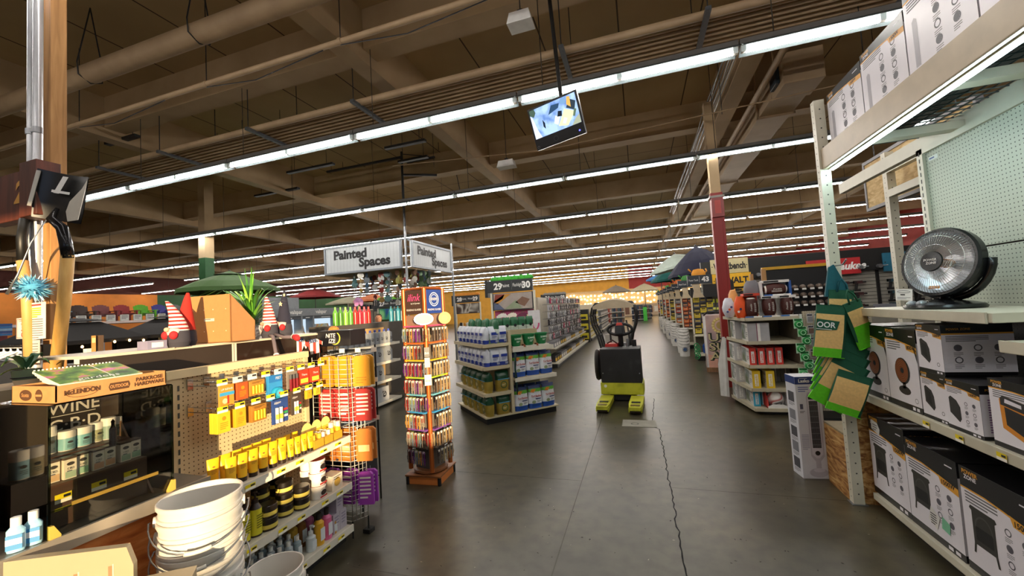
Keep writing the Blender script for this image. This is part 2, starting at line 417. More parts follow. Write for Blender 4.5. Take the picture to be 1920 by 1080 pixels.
for i in range(8):
    m = MB(); m.cyl((-12, 4.8+.095*i, 4.82), (5.5, 4.88+.095*i, 4.82), .026 if i else .05, PIPE, 8)
    m.build('conduit_pipe', label='tan conduit running along the nearest light row, %s of the bundle from the entrance' % od(i), cat='pipe', group='bundle of ceiling conduits')
for i, x in enumerate((-9.6, -7.9, -5.8, -3.75, -.68, .95, 3.0)):
    m = MB(); m.box(x-.03, x+.03, 4.66, 5.72, 4.74, 4.785, GALV)
    for y in (4.7, 5.68): m.cyl((x, y, 4.78), (x, y, 6), .007, DKM, 5)
    m.build('conduit_bracket', label='grey slotted steel bracket bar carrying the conduit bundle, %s from the left' % od(i), cat='bracket', group='conduit bracket bars')
# loose strut bars below the deck at the left
for i, (x, y, z, l, w_) in enumerate(((-7.3, 6.2, 5.3, 1.5, .05), (-9.4, 6.4, 5.3, 1.6, .05), (-5.6, 6.5, 5.3, 1.1, .05), (-7.4, 7.6, 5.3, 1.4, .05), (-9.6, 8.6, 5.3, 1.6, .05), (-4.6, 7.4, 5.3, 1.0, .05), (-4.9, 8.2, 5.3, .8, .05), (-9.3, 4.9, 5.3, .9, .05))):
    m = MB(); m.box(x-l/2, x+l/2, y-w_, y+w_, z, z+.05, DKM)
    for s_ in (-.35, .35): m.cyl((x+l*s_, y, z+.04), (x+l*s_, y, 6), .007, DKM, 4)
    m.build('ceiling_strut', label='dark steel strut bar hung under the deck at left, %s of eight' % od(i), cat='bracket', group='hung strut bars')
# duct at the right and the cable tray beside it
DUCT = ramp_mat('painted_duct', [(.3, 'b09675'), (.7, 'c4ab88')], 1.5, r=.6)
m = MB(); m.box(2.42, 2.98, 7.15, 7.75, 4.9, 5.4, DUCT); m.box(2.42, 2.98, 7.75, 22, 4.97, 5.4, DUCT)
m.box(2.36, 2.42, 7.3, 7.6, 5.0, 5.36, K('2c3a44', .4))
for y in (8.5, 13, 18):
    for x in (2.38, 2.98): m.box(x, x+.04, y, y+.04, 4.93, 6, DUCT)
    m.box(2.38, 3.02, y, y+.04, 4.93, 4.97, DUCT)
m.build('air_duct', bev=.01, label='large square tan air duct under the ceiling at right', cat='duct')
m = MB(); m.cyl((2.25, 5.3, 5.12), (2.25, 24, 5.12), .05, PIPE, 10)
for y in (7, 11, 15, 19): m.cyl((2.25, y, 5.1), (2.25, y, 6), .012, PIPE, 5)
m.build('drain_pipe', label='tan pipe running away beside the square air duct', cat='pipe')
for i in range(6):
    r_ = random.Random(i); m = MB()
    m.tube([(1.66-.03*i+r_.uniform(-.02, .02), y, 5.24-.03*r_.random()+.02*i) for y in (5.0, 6.2, 7.4, 8.6, 9.8, 11.5, 14, 18)], .009, BLACK if i % 2 else STEEL, 5)
    m.build('ceiling_cable', label='%s cable following the main ceiling girder at right, %s of the bundle' % ('black' if i % 2 else 'grey', od(i)), cat='cable', group='cables along the girder')
m = MB(); m.tube([(-5, 7.5, 4.95), (-1.5, 7.6, 4.72), (1.6, 7.5, 4.8), (6, 7.4, 4.95)], .012, PIPE, 5)
for x in (-4, -1.5, 1.6, 4.5): m.cyl((x, 7.54, 4.76), (x, 7.54, 6), .006, DKM, 4)
m.build('sprinkler_line', label='thin sprinkler line crossing between the first two light rows', cat='pipe')
# vents and the white boxes
for i, (x, y, z, wd) in enumerate(((-1.02, 4.1, 4.72, .28), (-2.25, 7.2, 4.35, .36))):
    m = MB(); m.box(x-wd/2, x+wd/2, y-.1, y+.1, z, z+.13, WHITE, tp=.8); m.box(x-.03, x+.03, y-.03, y+.03, z+.13, z+.18, DKM)
    m.cyl((x, y, z+.16), (x, y, 6), .008, DKM, 5)
    m.build('sensor_box', bev=.008, label=('small white sensor box hung above the monitor pole', 'white box hung under the nearest light row left of the monitor')[i], cat='sensor')
# the hanging monitor
t = thing('hanging_monitor', 'flat surveillance monitor hung on a black pole, showing the checkout', 'monitor', (-.688, 3.998, 3.534))
t.rotation_mode = 'XYZ'
MT = (Mx.Rotation(-.181, 4, 'Z') @ Mx.Rotation(.293, 4, 'X') @ Mx.Rotation(-.097, 4, 'Y'))
def obj_m(mb, name, par, M, bev=0):
    mb.v = [tuple(M @ V(p)) for p in mb.v]; return mb.build(name, par, bev=bev)
PB = K('1a1b1f', .3)
q = MB(); q.box(-.28, .28, .0, .045, -.215, .215, PB); q.box(-.17, .17, .045, .09, -.14, .14, BLACK); obj_m(q, 'casing', t, MT, .008)
def screen_mat():
    mt, N, L = newmat('camera_picture'); N.remove(N['Principled BSDF']); E_ = N.new('ShaderNodeEmission'); E_.inputs[1].default_value = 1.0
    tc = N.new('ShaderNodeTexCoord'); v = N.new('ShaderNodeTexNoise'); v.inputs['Scale'].default_value = 9; v.inputs['Detail'].default_value = 4
    L.new(tc.outputs['Object'], v.inputs['Vector']); rp = N.new('ShaderNodeValToRGB'); e = rp.color_ramp.elements
    e[0].position = .36; e[0].color = lin('5c7bb0'); e[1].position = .62; e[1].color = lin('9db8e2')
    L.new(v.outputs['Fac'], rp.inputs[0]); L.new(rp.outputs[0], E_.inputs[0]); L.new(E_.outputs[0], N['Material Output'].inputs[0])
    return mt
q = MB(); f_ = Fr((-.28, 0, -.215), XR, ZR)
q.rect(f_, .022, .115, .538, .41, screen_mat(), .002)
def G(h, e=.9): return glow('lit_'+h, h, e)
sh = [([(.022, .115), (.1, .115), (.07, .2), (.045, .33), (.022, .36)], 'c9d3e8'), ([(.022, .36), (.06, .33), (.09, .37), (.08, .41), (.022, .41)], '43564a'),
      ([(.22, .3), (.34, .33), (.36, .37), (.27, .38)], '2c4560'), ([(.3, .16), (.4, .13), (.5, .24), (.4, .3)], 'd8d6a8'), ([(.26, .2), (.3, .17), (.34, .24), (.29, .27)], 'c8d0dc'),
      ([(.42, .3), (.5, .25), (.53, .33), (.47, .37)], '2f3a44'), ([(.43, .33), (.47, .29), (.48, .39), (.45, .4)], 'd5a253'), ([(.44, .115), (.538, .115), (.538, .2), (.49, .17)], '9aa08a'),
      ([(.36, .36), (.42, .34), (.44, .4), (.38, .4)], '6f93b8'), ([(.14, .21), (.16, .18), (.165, .24), (.145, .28)], '1d2430'), ([(.31, .25), (.36, .24), (.37, .29), (.33, .3)], '20262e'),
      ([(.35, .17), (.38, .155), (.41, .2), (.38, .22)], 'f1eed0'), ([(.47, .2), (.49, .19), (.52, .25), (.5, .27)], '586a55')]
for i, (pl, c) in enumerate(sh): q.poly(pl, G(c), f_, .003+.0003*i)
obj_m(q, 'screen', t, MT)
q = MB(); q.disc(f_, .24, .055, .022, K('2b2c30', .2), .001); q.ring(f_, .24, .055, .024, .003, K('55565c', .3), .002); q.disc(f_, .5, .045, .008, glow('blue_led', '3a3cff', 6), .002)
q.ring(f_, .03, .03, .014, .004, K('77787c', .3), .002)
obj_m(q, 'bezel_camera', t, MT)
q = MB(); q.cyl((.06, .1, .19), (.0, .1, 1.45), .021, BLACK, 12); q.cyl((.0, .1, 1.45), (-.02, .1, 2.46), .03, BLACK, 12); q.box(-.1, .1, .02, .18, 2.44, 2.46, BLACK)
q.tube([(.05, .1, .22), (.06, .13, .1), (.05, .09, .03)], .02, BLACK, 8); q.build('pole', t)
# ---------------------------------------------------------------- right side: steel rack with boxed heaters
RACK = K('cfcbb8', .4, n=.05)
PEGR = peg_mat('rack_pegboard', 'b9bfae', '4c5048', (0, 1, 1))
PEG_SHADE = peg_mat('shaded_pegboard', '3f4340', '1c1d1c', (0, 1, 1))  # same board, with the shade under the shelf put into its colour
OSB = ramp_mat('strand_board', [(.25, '4d2c12'), (.42, '8a5a2c'), (.55, 'b98a4e'), (.72, 'd8b47a')], 14, (1, .35, 1.4), .75, 6, dist=1.5)
def holes(q, fr, x, y0, y1, step, r, mat):
    y = y0
    while y < y1: q.disc(fr, x, y, r, mat, n=6); y += step
HOLE = K('4a4a44', .8)
def upright(name, x, y, h, label, wx=.07, wy=.06):
    q = MB(); q.box(x, x+wx, y, y+wy, 0, h, RACK)
    holes(q, faceY(x, y, 0), wx/2, .08, h, .076, .006, HOLE); holes(q, faceXm(x, y+wy, 0), wy/2, .05, h, .05, .005, HOLE)
    q.box(x-.015, x+wx+.015, y-.015, y+wy+.01, 0, .006, STEEL)
    return q.build(name, label=label, cat='post')
upright('rack_upright', 1.425, 3.665, 3.12, 'perforated cream steel upright at the front corner of the heater rack')
upright('rack_upright', 2.42, 4.83, 2.95, 'perforated cream steel upright standing behind the heater display', .07, .07)
# top deck: beams, wire mesh, LED strip
t = thing('rack_top_deck', 'overhead wire mesh deck of the heater rack with cream beams', 'shelf', (0, 0, 0))
q = MB(); q.box(1.44, 1.5, .2, 3.72, 2.56, 2.72, K('b5a58a', .4)); q.build('front_beam', t, bev=.006)
q = MB(); q.box(2.05, 2.1, .2, 4.9, 2.6, 2.7, RACK); q.build('rear_beam', t)
q = MB(); q.box(2.42, 2.48, 1.5, 4.83, 2.74, 2.82, RACK); q.box(2.42, 2.48, 1.5, 4.83, 2.5, 2.57, RACK); q.build('back_rail', t)
for y in (3.3, 2.57, 1.85, 1.1):
    q = MB(); q.box(1.5, 2.05, y-.06, y+.02, 2.60, 2.605, RACK); q.box(1.5, 2.05, y-.06, y-.055, 2.605, 2.65, RACK); q.box(1.5, 2.05, y+.015, y+.02, 2.605, 2.65, RACK); q.build('deck_support', t)
q = MB(); WIRE = K('41504f', .35, .7)
for i in range(50): q.box(1.46, 2.42, 3.66-.068*i, 3.664-.068*i, 2.695, 2.702, WIRE)
for i in range(16): q.box(1.52+.058*i, 1.525+.058*i, .25, 3.68, 2.702, 2.708, WIRE)
q.build('wire_mesh', t)
t2 = thing('led_strip', 'glowing cool white LED strip under the front beam of the heater rack', 'light strip', (1.49, 0, 2.552))
q = MB(); q.box(-.015, .02, .2, 3.66, 0, .008, RACK); q.build('channel', t2)
q = MB(); q.box(-.006, .01, .2, 3.64, -.012, 0, glow('cool_led', 'cbeaf0', 30)); q.build('led_tube', t2)
# back panels and shelves
t = thing('rack_back_panel', 'tall pale green pegboard back panel behind the parabolic heater', 'pegboard', (0, 0, 0))
q = MB(); q.box(2.04, 2.06, .2, 3.6, 1.835, 2.56, PEGR); q.build('upper_board', t)
q = MB(); q.box(2.04, 2.06, .2, 3.6, 1.44, 1.825, PEGR); q.build('lower_board', t)
q = MB(); q.box(2.04, 2.06, .2, 3.6, .1, 1.44, PEG_SHADE); q.build('shaded_board', t)  # darkened colour stands in for the shelf's shade
q = MB(); q.box(2.02, 2.08, 3.6, 3.66, 0, 2.6, RACK)
f_ = faceXm(2.02, 3.66, 0)
z = .2
while z < 2.55: q.rect(f_, .024, z, .034, z+.03, HOLE); z += .05
q.build('slotted_post', t)
q = MB(); q.box(2.02, 2.08, .2, 3.66, 2.56, 2.6, RACK); q.build('top_rail', t)
q = MB(); q.rect(faceXm(2.04, 3.57, 2.49), 0, 0, .09, .03, K('d8e2dc'), .003); q.lines(faceXm(2.04, 3.57, 2.49), .01, .02, .07, 1, .01, K('4a66a0'), .01, .004); q.build('maker_label', t)
def price_tag(q, fr, x, y, w_=.055, h=.035, c='e9d21c', d=.004):
    q.rect(fr, x, y, x+w_, y+h, c, d); q.rect(fr, x, y, x+w_, y+h*.4, 'f4f2e6', d+.0006)
    q.rect(fr, x+w_*.5, y+h*.52, x+w_*.92, y+h*.82, INK, d+.0012)
def rshelf(name, y0, y1, z, x0, label, tags=()):
    tt = thing(name, label, 'shelf', (0, 0, 0)); q = MB(); q.box(x0, 2.03, y0, y1, z-.045, z, RACK); q.box(x0-.012, x0, y0+.02, y1-.02, z-.05, z+.004, K('c5c0ac', .4)); q.build('board', tt, bev=.004)
    for y in tags:
        q = MB(); price_tag(q, faceXm(x0-.012, y, z-.045), 0, 0); q.build('price_tag', tt)
rshelf('shelf', 2.40, 3.62, 1.468, 1.53, 'cream steel shelf carrying the display heater')
rshelf('shelf', 1.18, 2.385, 1.345, 1.53, 'bare cream shelf at the right edge beside the display heater shelf')
rshelf('shelf', .2, 3.64, .842, 1.535, 'cream steel shelf holding the heater cartons below the display heater', (2.95, 2.7, 2.45, 1.9))
tt = thing('low_shelf', 'cream base deck with black kick plate under the stove heater cartons', 'shelf', (0, 0, 0))
q = MB(); q.box(1.53, 2.03, .2, 3.62, .075, .12, RACK); q.build('deck', tt, bev=.004)
q = MB(); q.box(1.6, 2.03, .2, 3.6, 0, .075, BLACK); q.build('kick_plate', tt)
q = MB(); q.box(1.5, 2.03, 3.69, 3.72, .0, .80, OSB)
q.build('strand_board_sheet', label='brown strand board sheet closing the end of the heater rack', cat='board')
t = thing('osb_crate', 'low strand board crate beside the rack upright, behind the fan carton', 'crate', (1.43, 3.735, 0))
q = MB(); q.box(0, .02, 0, .35, 0, .49, OSB); q.build('front_board', t)
q = MB(); q.box(.02, .5, .33, .35, 0, .49, OSB); q.box(.02, .5, 0, .02, 0, .49, OSB); q.build('side_board', t)
q = MB(); q.box(0, .5, 0, .35, .49, .505, K('8d8064', .7, s=30)); q.build('lid', t)
t = thing('osb_sign_panel', 'framed strand board panel hung high behind the rack mesh', 'panel', (2.6, 4.0, 2.53))
q = MB(); q.box(0, .03, 0, 1.58, 0, .5, ramp_mat('pale_strand_board', [(.3, 'b08f58'), (.5, 'cfb07a'), (.7, 'e2ca98')], 16, (1, .4, 1.3), .75, 6, dist=1)); q.build('board', t)
q = MB(); FRM = K('77757a', .5)
q.box(-.01, .04, -.03, 1.61, -.035, .0, FRM); q.box(-.01, .04, -.03, 1.61, .5, .535, FRM); q.box(-.01, .04, -.03, 0, 0, .5, FRM); q.box(-.01, .04, 1.58, 1.61, 0, .5, FRM)
q.build('frame', t)
q = MB()
for y in (.2, 1.4): q.cyl((.015, y, .53), (.015, y, 3.46), .006, DKM, 4)
q.build('hanging_wire', t)

# --- heater cartons: front looks towards -Y in their own frame
BOXW = K('e9e7f0', .35, n=.03); ORG = K('e2a33a', .5); CTN = K('17171a', .32, n=.05); CIC = K('5d5c66', .5); SMOKE = K('2a2a2c', .5)
COP = K('9c5a3c', .35, .5); PICB = K('33332f', .5)
def icon(q, f, x, y, r, k=0):
    q.ring(f, x, y, r, r*.3, CIC)
    if k: q.disc(f, x, y, r*.72, CIC, .0014, 10)
    q.lines(f, x-r*1.1, y-r*1.4, r*2.2, 3, r*.45, GREYINK, r*.16)
def carton_print(q, w, h, kind, watts, f, zz=0.):
    q.rect(f, 0, 0, w, h, BOXW, .0006)
    tb = .2 if kind == 'stove' else .13
    if kind == 'dish': tb = .14
    top = h*(1-tb)
    q.poly([(0, h), (0, top), (w*.35, top-.002*w), (w*.6, top-h*.03), (w, top-h*.085), (w, h)], CTN, f, .001)
    n = 8; pts = [(0, top), (w*.35, top-.002), (w*.6, top-h*.03), (w, top-h*.085)]
    for a, b in zip(pts, pts[1:]): q.poly([(a[0], a[1]-h*.012), (b[0], b[1]-h*.012), (b[0], b[1]+.002), (a[0], a[1]+.002)], ORG, f, .0013)
    q.rect(f, 0, 0, w, h*.075, CTN, .001)
    lh = h*.038
    q.text(f, 'POWER', w*.05, h-lh*1.55, lh, ORG, bold=.03, maxw=w*.27); q.text(f, 'ZONE', w*.07, h-lh*2.8, lh, BOXW, bold=.03, maxw=w*.25)
    q.rect(f, w*.8, h-lh*2.4, w*.93, h-lh*2.05, BOXW, .0015)
    q.poly([(w*.66, top-h*.03), (w*.7, top-h*.115), (w, top-h*.15), (w, top-h*.075)], ORG, f, .0016)
    q.text(f, watts, w*.72, top-h*.105, h*.045, INK, bold=.03, maxw=w*.26, d=.0022)
    q.lines(f, w*.06, top-h*.03, w*.45, 4, h*.03, GREYINK, h*.014)
    for i in range(2): q.rect(f, w*(.72+.12*i), h*.018, w*(.8+.12*i), h*.055, BOXW, .0015)
    X = lambda a, b: (w*a, h*b)
    if kind == 'stove':
        q.poly([X(.1, .62), X(.12, .65), X(.46, .64), X(.48, .61), X(.45, .59), X(.45, .3), X(.47, .2), X(.44, .2), X(.42, .29), X(.16, .29), X(.14, .2), X(.11, .2), X(.13, .3), X(.13, .6)], PICB, f)
        q.ring(f, w*.29, h*.46, w*.13, w*.02, 'center' if 0 else K('4a4a47', .5), .0016, 12, h*.13, 0, PI); q.rect(f, w*.17, h*.34, w*.41, h*.47, INK, .0016)
        for i in range(3):
            for j in range(2): icon(q, f, w*(.62+.2*j), h*(.6-.14*i-.03*j), w*.042, (i+j) % 2)
    elif kind == 'dish':
        q.disc(f, w*.5, h*.47, w*.24, SMOKE, .0014, 20, h*.165); q.disc(f, w*.48, h*.475, w*.205, COP, .002, 20, h*.15)
        for i in range(4): q.ring(f, w*.48, h*.475, w*(.2-.035*i), .002, K('c98a63', .3, .6), .0023, 18, h*(.146-.026*i))
        q.disc(f, w*.5, h*.475, w*.055, INK, .0026, 12, h*.035); q.disc(f, w*.52, h*.23, w*.19, SMOKE, .0014, 16, h*.055); q.rect(f, w*.47, h*.25, w*.57, h*.33, SMOKE, .0014)
        q.ring(f, w*.86, h*.14, w*.05, .003, CIC); q.poly([X(.9, .8), X(1, .75), X(1, .6)], SMOKE, f, .0016); q.poly([X(.95, .755), X(1, .73), X(1, .7)], ORG, f, .002)
    elif kind == 'box':
        q.poly([X(.14, .35), X(.13, .67), X(.2, .7), X(.42, .62), X(.5, .5), X(.52, .27), X(.45, .2)], SMOKE, f); q.poly([X(.2, .38), X(.19, .62), X(.38, .57), X(.4, .29)], INK, f, .0018)
        q.ring(f, w*.8, h*.2, w*.055, .003, CIC)
    elif kind == 'boxi':
        q.poly([X(.1, .33), X(.09, .62), X(.15, .66), X(.32, .6), X(.42, .48), X(.43, .25), X(.37, .18)], SMOKE, f)
        for i in range(3):
            for j in range(2): icon(q, f, w*(.6+.22*j), h*(.58-.17*i), w*.045, (i+j) % 2)
    elif kind == 'camp':
        q.poly([X(.16, .3), X(.14, .72), X(.2, .78), X(.55, .72), X(.62, .64), X(.66, .25), X(.58, .12)], K('d98c2c', .45), f); q.poly([X(.22, .36), X(.21, .62), X(.5, .56), X(.53, .22)], INK, f, .0018)
        q.poly([X(.16, .64), X(.16, .74), X(.2, .78), X(.55, .72), X(.55, .58)], SMOKE, f, .002); q.poly([X(.22, .68), X(.23, .74), X(.45, .7), X(.45, .65)], BOXW, f, .0024)
    elif kind == 'tower':
        q.poly([X(.12, .1), X(.12, .6), X(.16, .63), X(.2, .6), X(.2, .1)], K('a5a3ad', .4), f)
        for i in range(4):
            for j in range(2): icon(q, f, w*(.5+.26*j-.04*i*0), h*(.68-.16*i+.06*j), w*.05, i % 2)
def carton(kind, watts, w, d, h, label, loc, rz=-PI/2, group=None, side=False, sticker=False, name='heater_carton'):
    q = MB(); q.box(0, w, 0, d, 0, h, CTN)
    carton_print(q, w, h, kind, watts, faceY(0, 0, 0))
    fs = Fr((w, 0, 0), YR, ZR); q.rect(fs, 0, h*.075, d, h*.84, BOXW, .0008); q.text(fs, 'POWER ZONE', d*.08, h*.9, h*.04, ORG, maxw=d*.6)
    if side:
        q.rect(fs, 0, h*.81, d, h*.84, ORG, .0012); q.lines(fs, d*.06, h*.78, d*.6, 4, h*.03, GREYINK, h*.014)
        for i in range(2):
            for j in range(3): icon(q, fs, d*(.22+.28*j), h*(.55-.24*i), d*.06, (i+j+1) % 2)
    if kind == 'boxi': q.lines(fs, d*.1, h*.75, d*.8, 14, h*.045, K('8a5a9a', .5), h*.02)
    ft = Fr((0, 0, h), XR, YR); q.rect(ft, 0, d*.49, w, d*.51, K('2a2a2c', .2), .0006)
    if sticker:
        q.poly([(w*.1, h*.83), (w*.33, h*.78), (w*.36, h*.86), (w*.3, h*.93), (w*.12, h*.95)], K('d9d9d6', .5), faceY(0, 0, 0), .003); q.lines(faceY(0, 0, 0), w*.15, h*.9, w*.14, 3, h*.03, GREYINK, h*.012, .0034)
    return q.build(name, loc=loc, rz=rz, label=label, cat='box', group=group, bev=.003)
# bottom row: stove heaters
for i, (y, lab) in enumerate(((3.655, 'stove heater carton on the base deck nearest the rack upright, torn tag on its corner'), (3.235, 'stove heater carton on the base deck, green sticker on its front, second from the upright'),
                              (2.775, 'stove heater carton on the base deck, third from the upright'), (2.32, 'stove heater carton at the bottom right corner, fourth from the upright'))):
    o = carton('stove', '1500W', .415 if i == 0 else .44, .4, (.565, .53, .53, .53)[i], lab, (1.56, y, .12), group='stove heater cartons', sticker=i == 0)
    if i == 1:
        q = MB(); f_ = faceY(0, 0, 0); q.poly([(.17, .1), (.24, .07), (.27, .15), (.2, .19)], K('e4e4e2'), f_, .003); q.lines(f_, .19, .15, .05, 5, .014, INK, .006, .0035); q.poly([(.28, .1), (.34, .09), (.35, .15), (.29, .17)], K('7fc7a2'), f_, .003)
        q.build('sticker', o)
# shelf above
carton('dish', '800W', .30, .3, .51, 'parabolic heater carton at the rack upright, behind the tote bags', (1.56, 3.63, .842), group='parabolic heater cartons')
carton('dish', '800W', .31, .3, .505, 'parabolic heater carton beside the stacked cube heater cartons', (1.56, 3.325, .842), group='parabolic heater cartons')
carton('box', '1500W', .205, .24, .27, 'cube heater carton under the turned carton on the middle shelf', (1.56, 3.005, .842), group='cube heater cartons')
carton('boxi', '1500W', .23, .27, .265, 'cube heater carton with round icons and a barcode side on the middle shelf', (1.55, 2.79, .842), group='cube heater cartons')
carton('box', '1500W', .205, .3, .275, 'cube heater carton stacked on top, its icon panel turned to the camera', (1.56, 3.0, 1.113), group='cube heater cartons', side=True)
carton('camp', '1500W', .37, .3, .315, 'carton with a black and orange portable heater at the right end of the middle shelf', (1.56, 2.515, .842))
# cartons on the top deck
for i, (y, w, h, lab) in enumerate(((3.63, .48, .4, 'white carton on the top deck nearest the upright'), (3.14, .44, .42, 'white carton on the top deck, second from the upright'),
                                    (2.69, .46, .5, 'tallest white carton on the top deck, third from the upright'), (2.22, .5, .5, 'white carton with a black tool picture at the end of the top deck'))):
    carton('tower' if i < 3 else 'stove', '1500W', w, .4, h, lab, (1.5, y, 2.722), group='heater cartons on the top deck')

# --- the display heater
t = thing('parabolic_heater', 'chrome parabolic heater on a black stand on the display shelf', 'heater', (1.76, 3.1, 1.468), math.radians(-68))
HB = K('131315', .25); DISH = K('dcdce0', .3, .75, s=40)
q = MB(); q.lathe([(.02, 0), (.172, 0), (.178, .012), (.168, .026), (.12, .04), (.055, .05), (.03, .06)], HB, 32, sx=1.05, sy=.95); q.build('base', t)
q = MB(); q.cyl((0, .02, .05), (0, .04, .1), .028, HB, 14); q.build('neck', t)
HC = V((0, .0, .28)); HM = Mx.Translation(HC) @ Mx.Rotation(math.radians(80), 4, 'X')    # dish axis points to -Y, tipped up a little
q = MB(); q.lathe([(.205, -.005), (.2, .012), (.19, .012), (.165, -.035), (.12, -.07), (.06, -.09), (.0, -.095)], DISH, 40, HM, cap=False); q.build('reflector', t)
q = MB(); q.lathe([(.19, .014), (.205, .014), (.214, .0), (.21, -.045), (.17, -.085), (.1, -.115), (.0, -.12)], HB, 40, HM, cap=False); q.build('shell', t)
q = MB()
for i in range(72):
    a = 2*PI*i/72; pts = [HM @ V((r*math.cos(a), r*math.sin(a), z)) for r, z in ((.06, .045), (.12, .042), (.17, .033), (.2, .012))]; q.tube(pts, .0013, CHROME, 3)
for r, z in ((.16, .036), (.105, .044)): q.tube([HM @ V((r*math.cos(a), r*math.sin(a), z)) for a in [2*PI*k/40 for k in range(40)]], .0016, CHROME, 4, True)
q.build('wire_guard', t)
q = MB(); q.lathe([(.0, .055), (.058, .053), (.062, .046), (.0, .046)], HB, 24, HM, cap=False)
f_ = Fr(HM @ V((0, 0, .0555)), XR, (HM.to_3x3() @ V((0, 1, 0)))); q.text(f_, 'POWER', 0, .002, .014, CHROME, 'c', bold=.03, maxw=.075); q.text(f_, 'ZONE', .005, -.018, .014, CHROME, 'c', bold=.03, maxw=.06); q.build('centre_cap', t)
q = MB(); q.cyl(HM @ V((0, 0, -.09)), HM @ V((0, 0, .02)), .018, K('e3ddd0', .4), 14); q.tube([HM @ V((.026*math.cos(a), .026*math.sin(a), -.08+.0015*k)) for k, a in enumerate([k*.7 for k in range(60)])], .002, K('b98352', .4, .6), 4); q.build('heating_element', t)
q = MB(); q.rect(Fr(HM @ V((-.03, -.165, .02)), XR, HM.to_3x3() @ V((0, 1, 0))), 0, 0, .06, .018, K('c9822e'), .002); q.build('warning_label', t)
q = MB(); arc = [((.222)*math.cos(a), .05, .28+.222*math.sin(a)) for a in [PI*1.0+k*PI/16 for k in range(17)]]; q.tube(arc, .02, HB, 10); q.build('yoke', t)
for x in (-.075, -.02):
    q = MB(); q.lathe([(.026, 0), (.024, .012), (.012, .022), (.0, .023)], K('9aa0a6', .3, .5), 18, Mx.Translation((x, -.12, .03)) @ Mx.Rotation(.25, 4, 'X')); q.build('control_knob', t)
q = MB(); f_ = Fr((-.16, -.13, .06), (1, 0, -.06), (0, .1, 1)); q.rect(f_, 0, 0, .1, .072, K('e8e8e4'), 0); q.rect(f_, 0, 0, .1, .072, K('e8e8e4'), -.001); q.ring(f_, .05, .055, .04, .003, INK, .001, 14, .009); q.lines(f_, .03, .04, .04, 1, .01, INK, .008); q.lines(f_, .01, .02, .08, 2, .009, GREYINK, .003); q.build('price_card', t)
# ---------------------------------------------------------------- sporting goods shelf beyond the rack
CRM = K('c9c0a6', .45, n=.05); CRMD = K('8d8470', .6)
t = thing('sports_shelf', 'low cream gondola end holding boxed games and footballs', 'shelf', (0, 0, 0))
def side_shelf(z, xs, xn, tt):
    q = MB(); q.prism([(xs, 6.95), (xn, 6.13), (2.0, 6.13), (2.0, 6.95)], .028, CRM, Fr((0, 0, z-.03), XR, YR)); q.build('board', tt, bev=.003)
    q = MB(); q.prism([(xs-.008, 6.95), (xn-.008, 6.12), (xn, 6.13), (xs, 6.95)], .045, K('bfb79f', .5), Fr((0, 0, z-.04), XR, YR)); q.box(xn, 1.98, 6.118, 6.13, z-.04, z+.005, K('bfb79f', .5)); q.build('price_rail', tt)
SZ = (1.30, .98, .66, .35, .085)
for i, z in enumerate(SZ): side_shelf(z, (1.24, 1.27, 1.25, 1.25, 1.27)[i], (1.36, 1.36, 1.36, 1.37, 1.39)[i], t)
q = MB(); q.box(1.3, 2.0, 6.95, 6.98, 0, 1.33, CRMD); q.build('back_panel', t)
q = MB(); q.box(1.98, 2.0, 6.14, 6.95, .1, 1.27, K('7b7263', .6)); q.build('side_panel', t)
q = MB(); q.box(1.5, 2.0, 6.2, 6.95, 0, .06, BLACK); q.build('kick_plate', t)
q = MB(); q.add([(1.20, 6.97, .98), (1.24, 6.965, .98), (1.20, 6.97, .06), (1.12, 7.02, .06), (1.12, 7.02, .55)], [(0, 1, 2, 3, 4)], K('e4e3e0', .5)); q.add([(1.20, 6.99, .98), (1.24, 6.985, .98), (1.20, 6.99, .06), (1.12, 7.04, .06), (1.12, 7.04, .55)], [(4, 3, 2, 1, 0)], K('2c2c2e', .5))
q.prism([(0, 0), (.12, -.02), (.14, .9), (.1, .9), (0, .5)], .012, K('e4e3e0', .5), Fr((1.12, 7.0, .06), XR, ZR))
q.build('backing_board', label='white and dark board leaning at the far side of the sports shelf', cat='board')
# boxed games: long picture side towards the aisle, coloured end towards the camera
PIC = ramp_mat('game_photo', [(.3, '2f3b26'), (.45, '66744a'), (.6, '8f9aa2'), (.75, 'c9c4ba')], 9, r=.35)
def game_box(w, d, h, endc, loc, label, group, rz=0., word='Franklin', sidec='d8d6d2'):
    q = MB(); q.box(0, w, 0, d, 0, h, endc); f = faceXm(0, d, 0)
    q.rect(f, 0, 0, d, h, sidec, .0006); q.rect(f, d*.05, h*.08, d*.62, h*.92, PIC); q.text(f, 'Franklin', d*.66, h*.75, h*.13, INK, maxw=d*.3); q.lines(f, d*.68, h*.5, d*.25, 3, h*.1, GREYINK)
    fe = faceY(0, 0, 0)
    if word: q.rect(fe, w*.28, h*.12, w*.72, h*.82, WHITE, .0008); q.text(Fr(fe.p(w*.64, h*.15), (0, 0, 1), (-1, 0, 0)), word, 0, 0, w*.3, endc, maxw=h*.64, sk=.2, bold=.02)
    else: q.rect(fe, w*.45, 0, w*.58, h, 'e7e5e2'); q.rect(fe, w*.41, 0, w*.45, h, '7c3a55')
    return q.build('game_box', loc=loc, rz=rz, label=label, cat='box', group=group, bev=.003)
g_ = 'boxed games on the sports shelf'
game_box(.26, .34, .245, 'a9a8ac', (1.38, 6.15, .98), 'grey game box with a striped end on the second shelf of the sports gondola', g_, word=None)
game_box(.2, .3, .26, 'b9b8ba', (1.31, 6.56, .98), 'clear fronted game box behind the grey box on the second sports shelf', g_, word=None)
for i in range(4): game_box(.085, .42, .225, 'd2382f', (1.375+.108*i, 6.16+.012*i, .66), 'red ended game box on the third sports shelf, %s from the left' % od(i), g_)
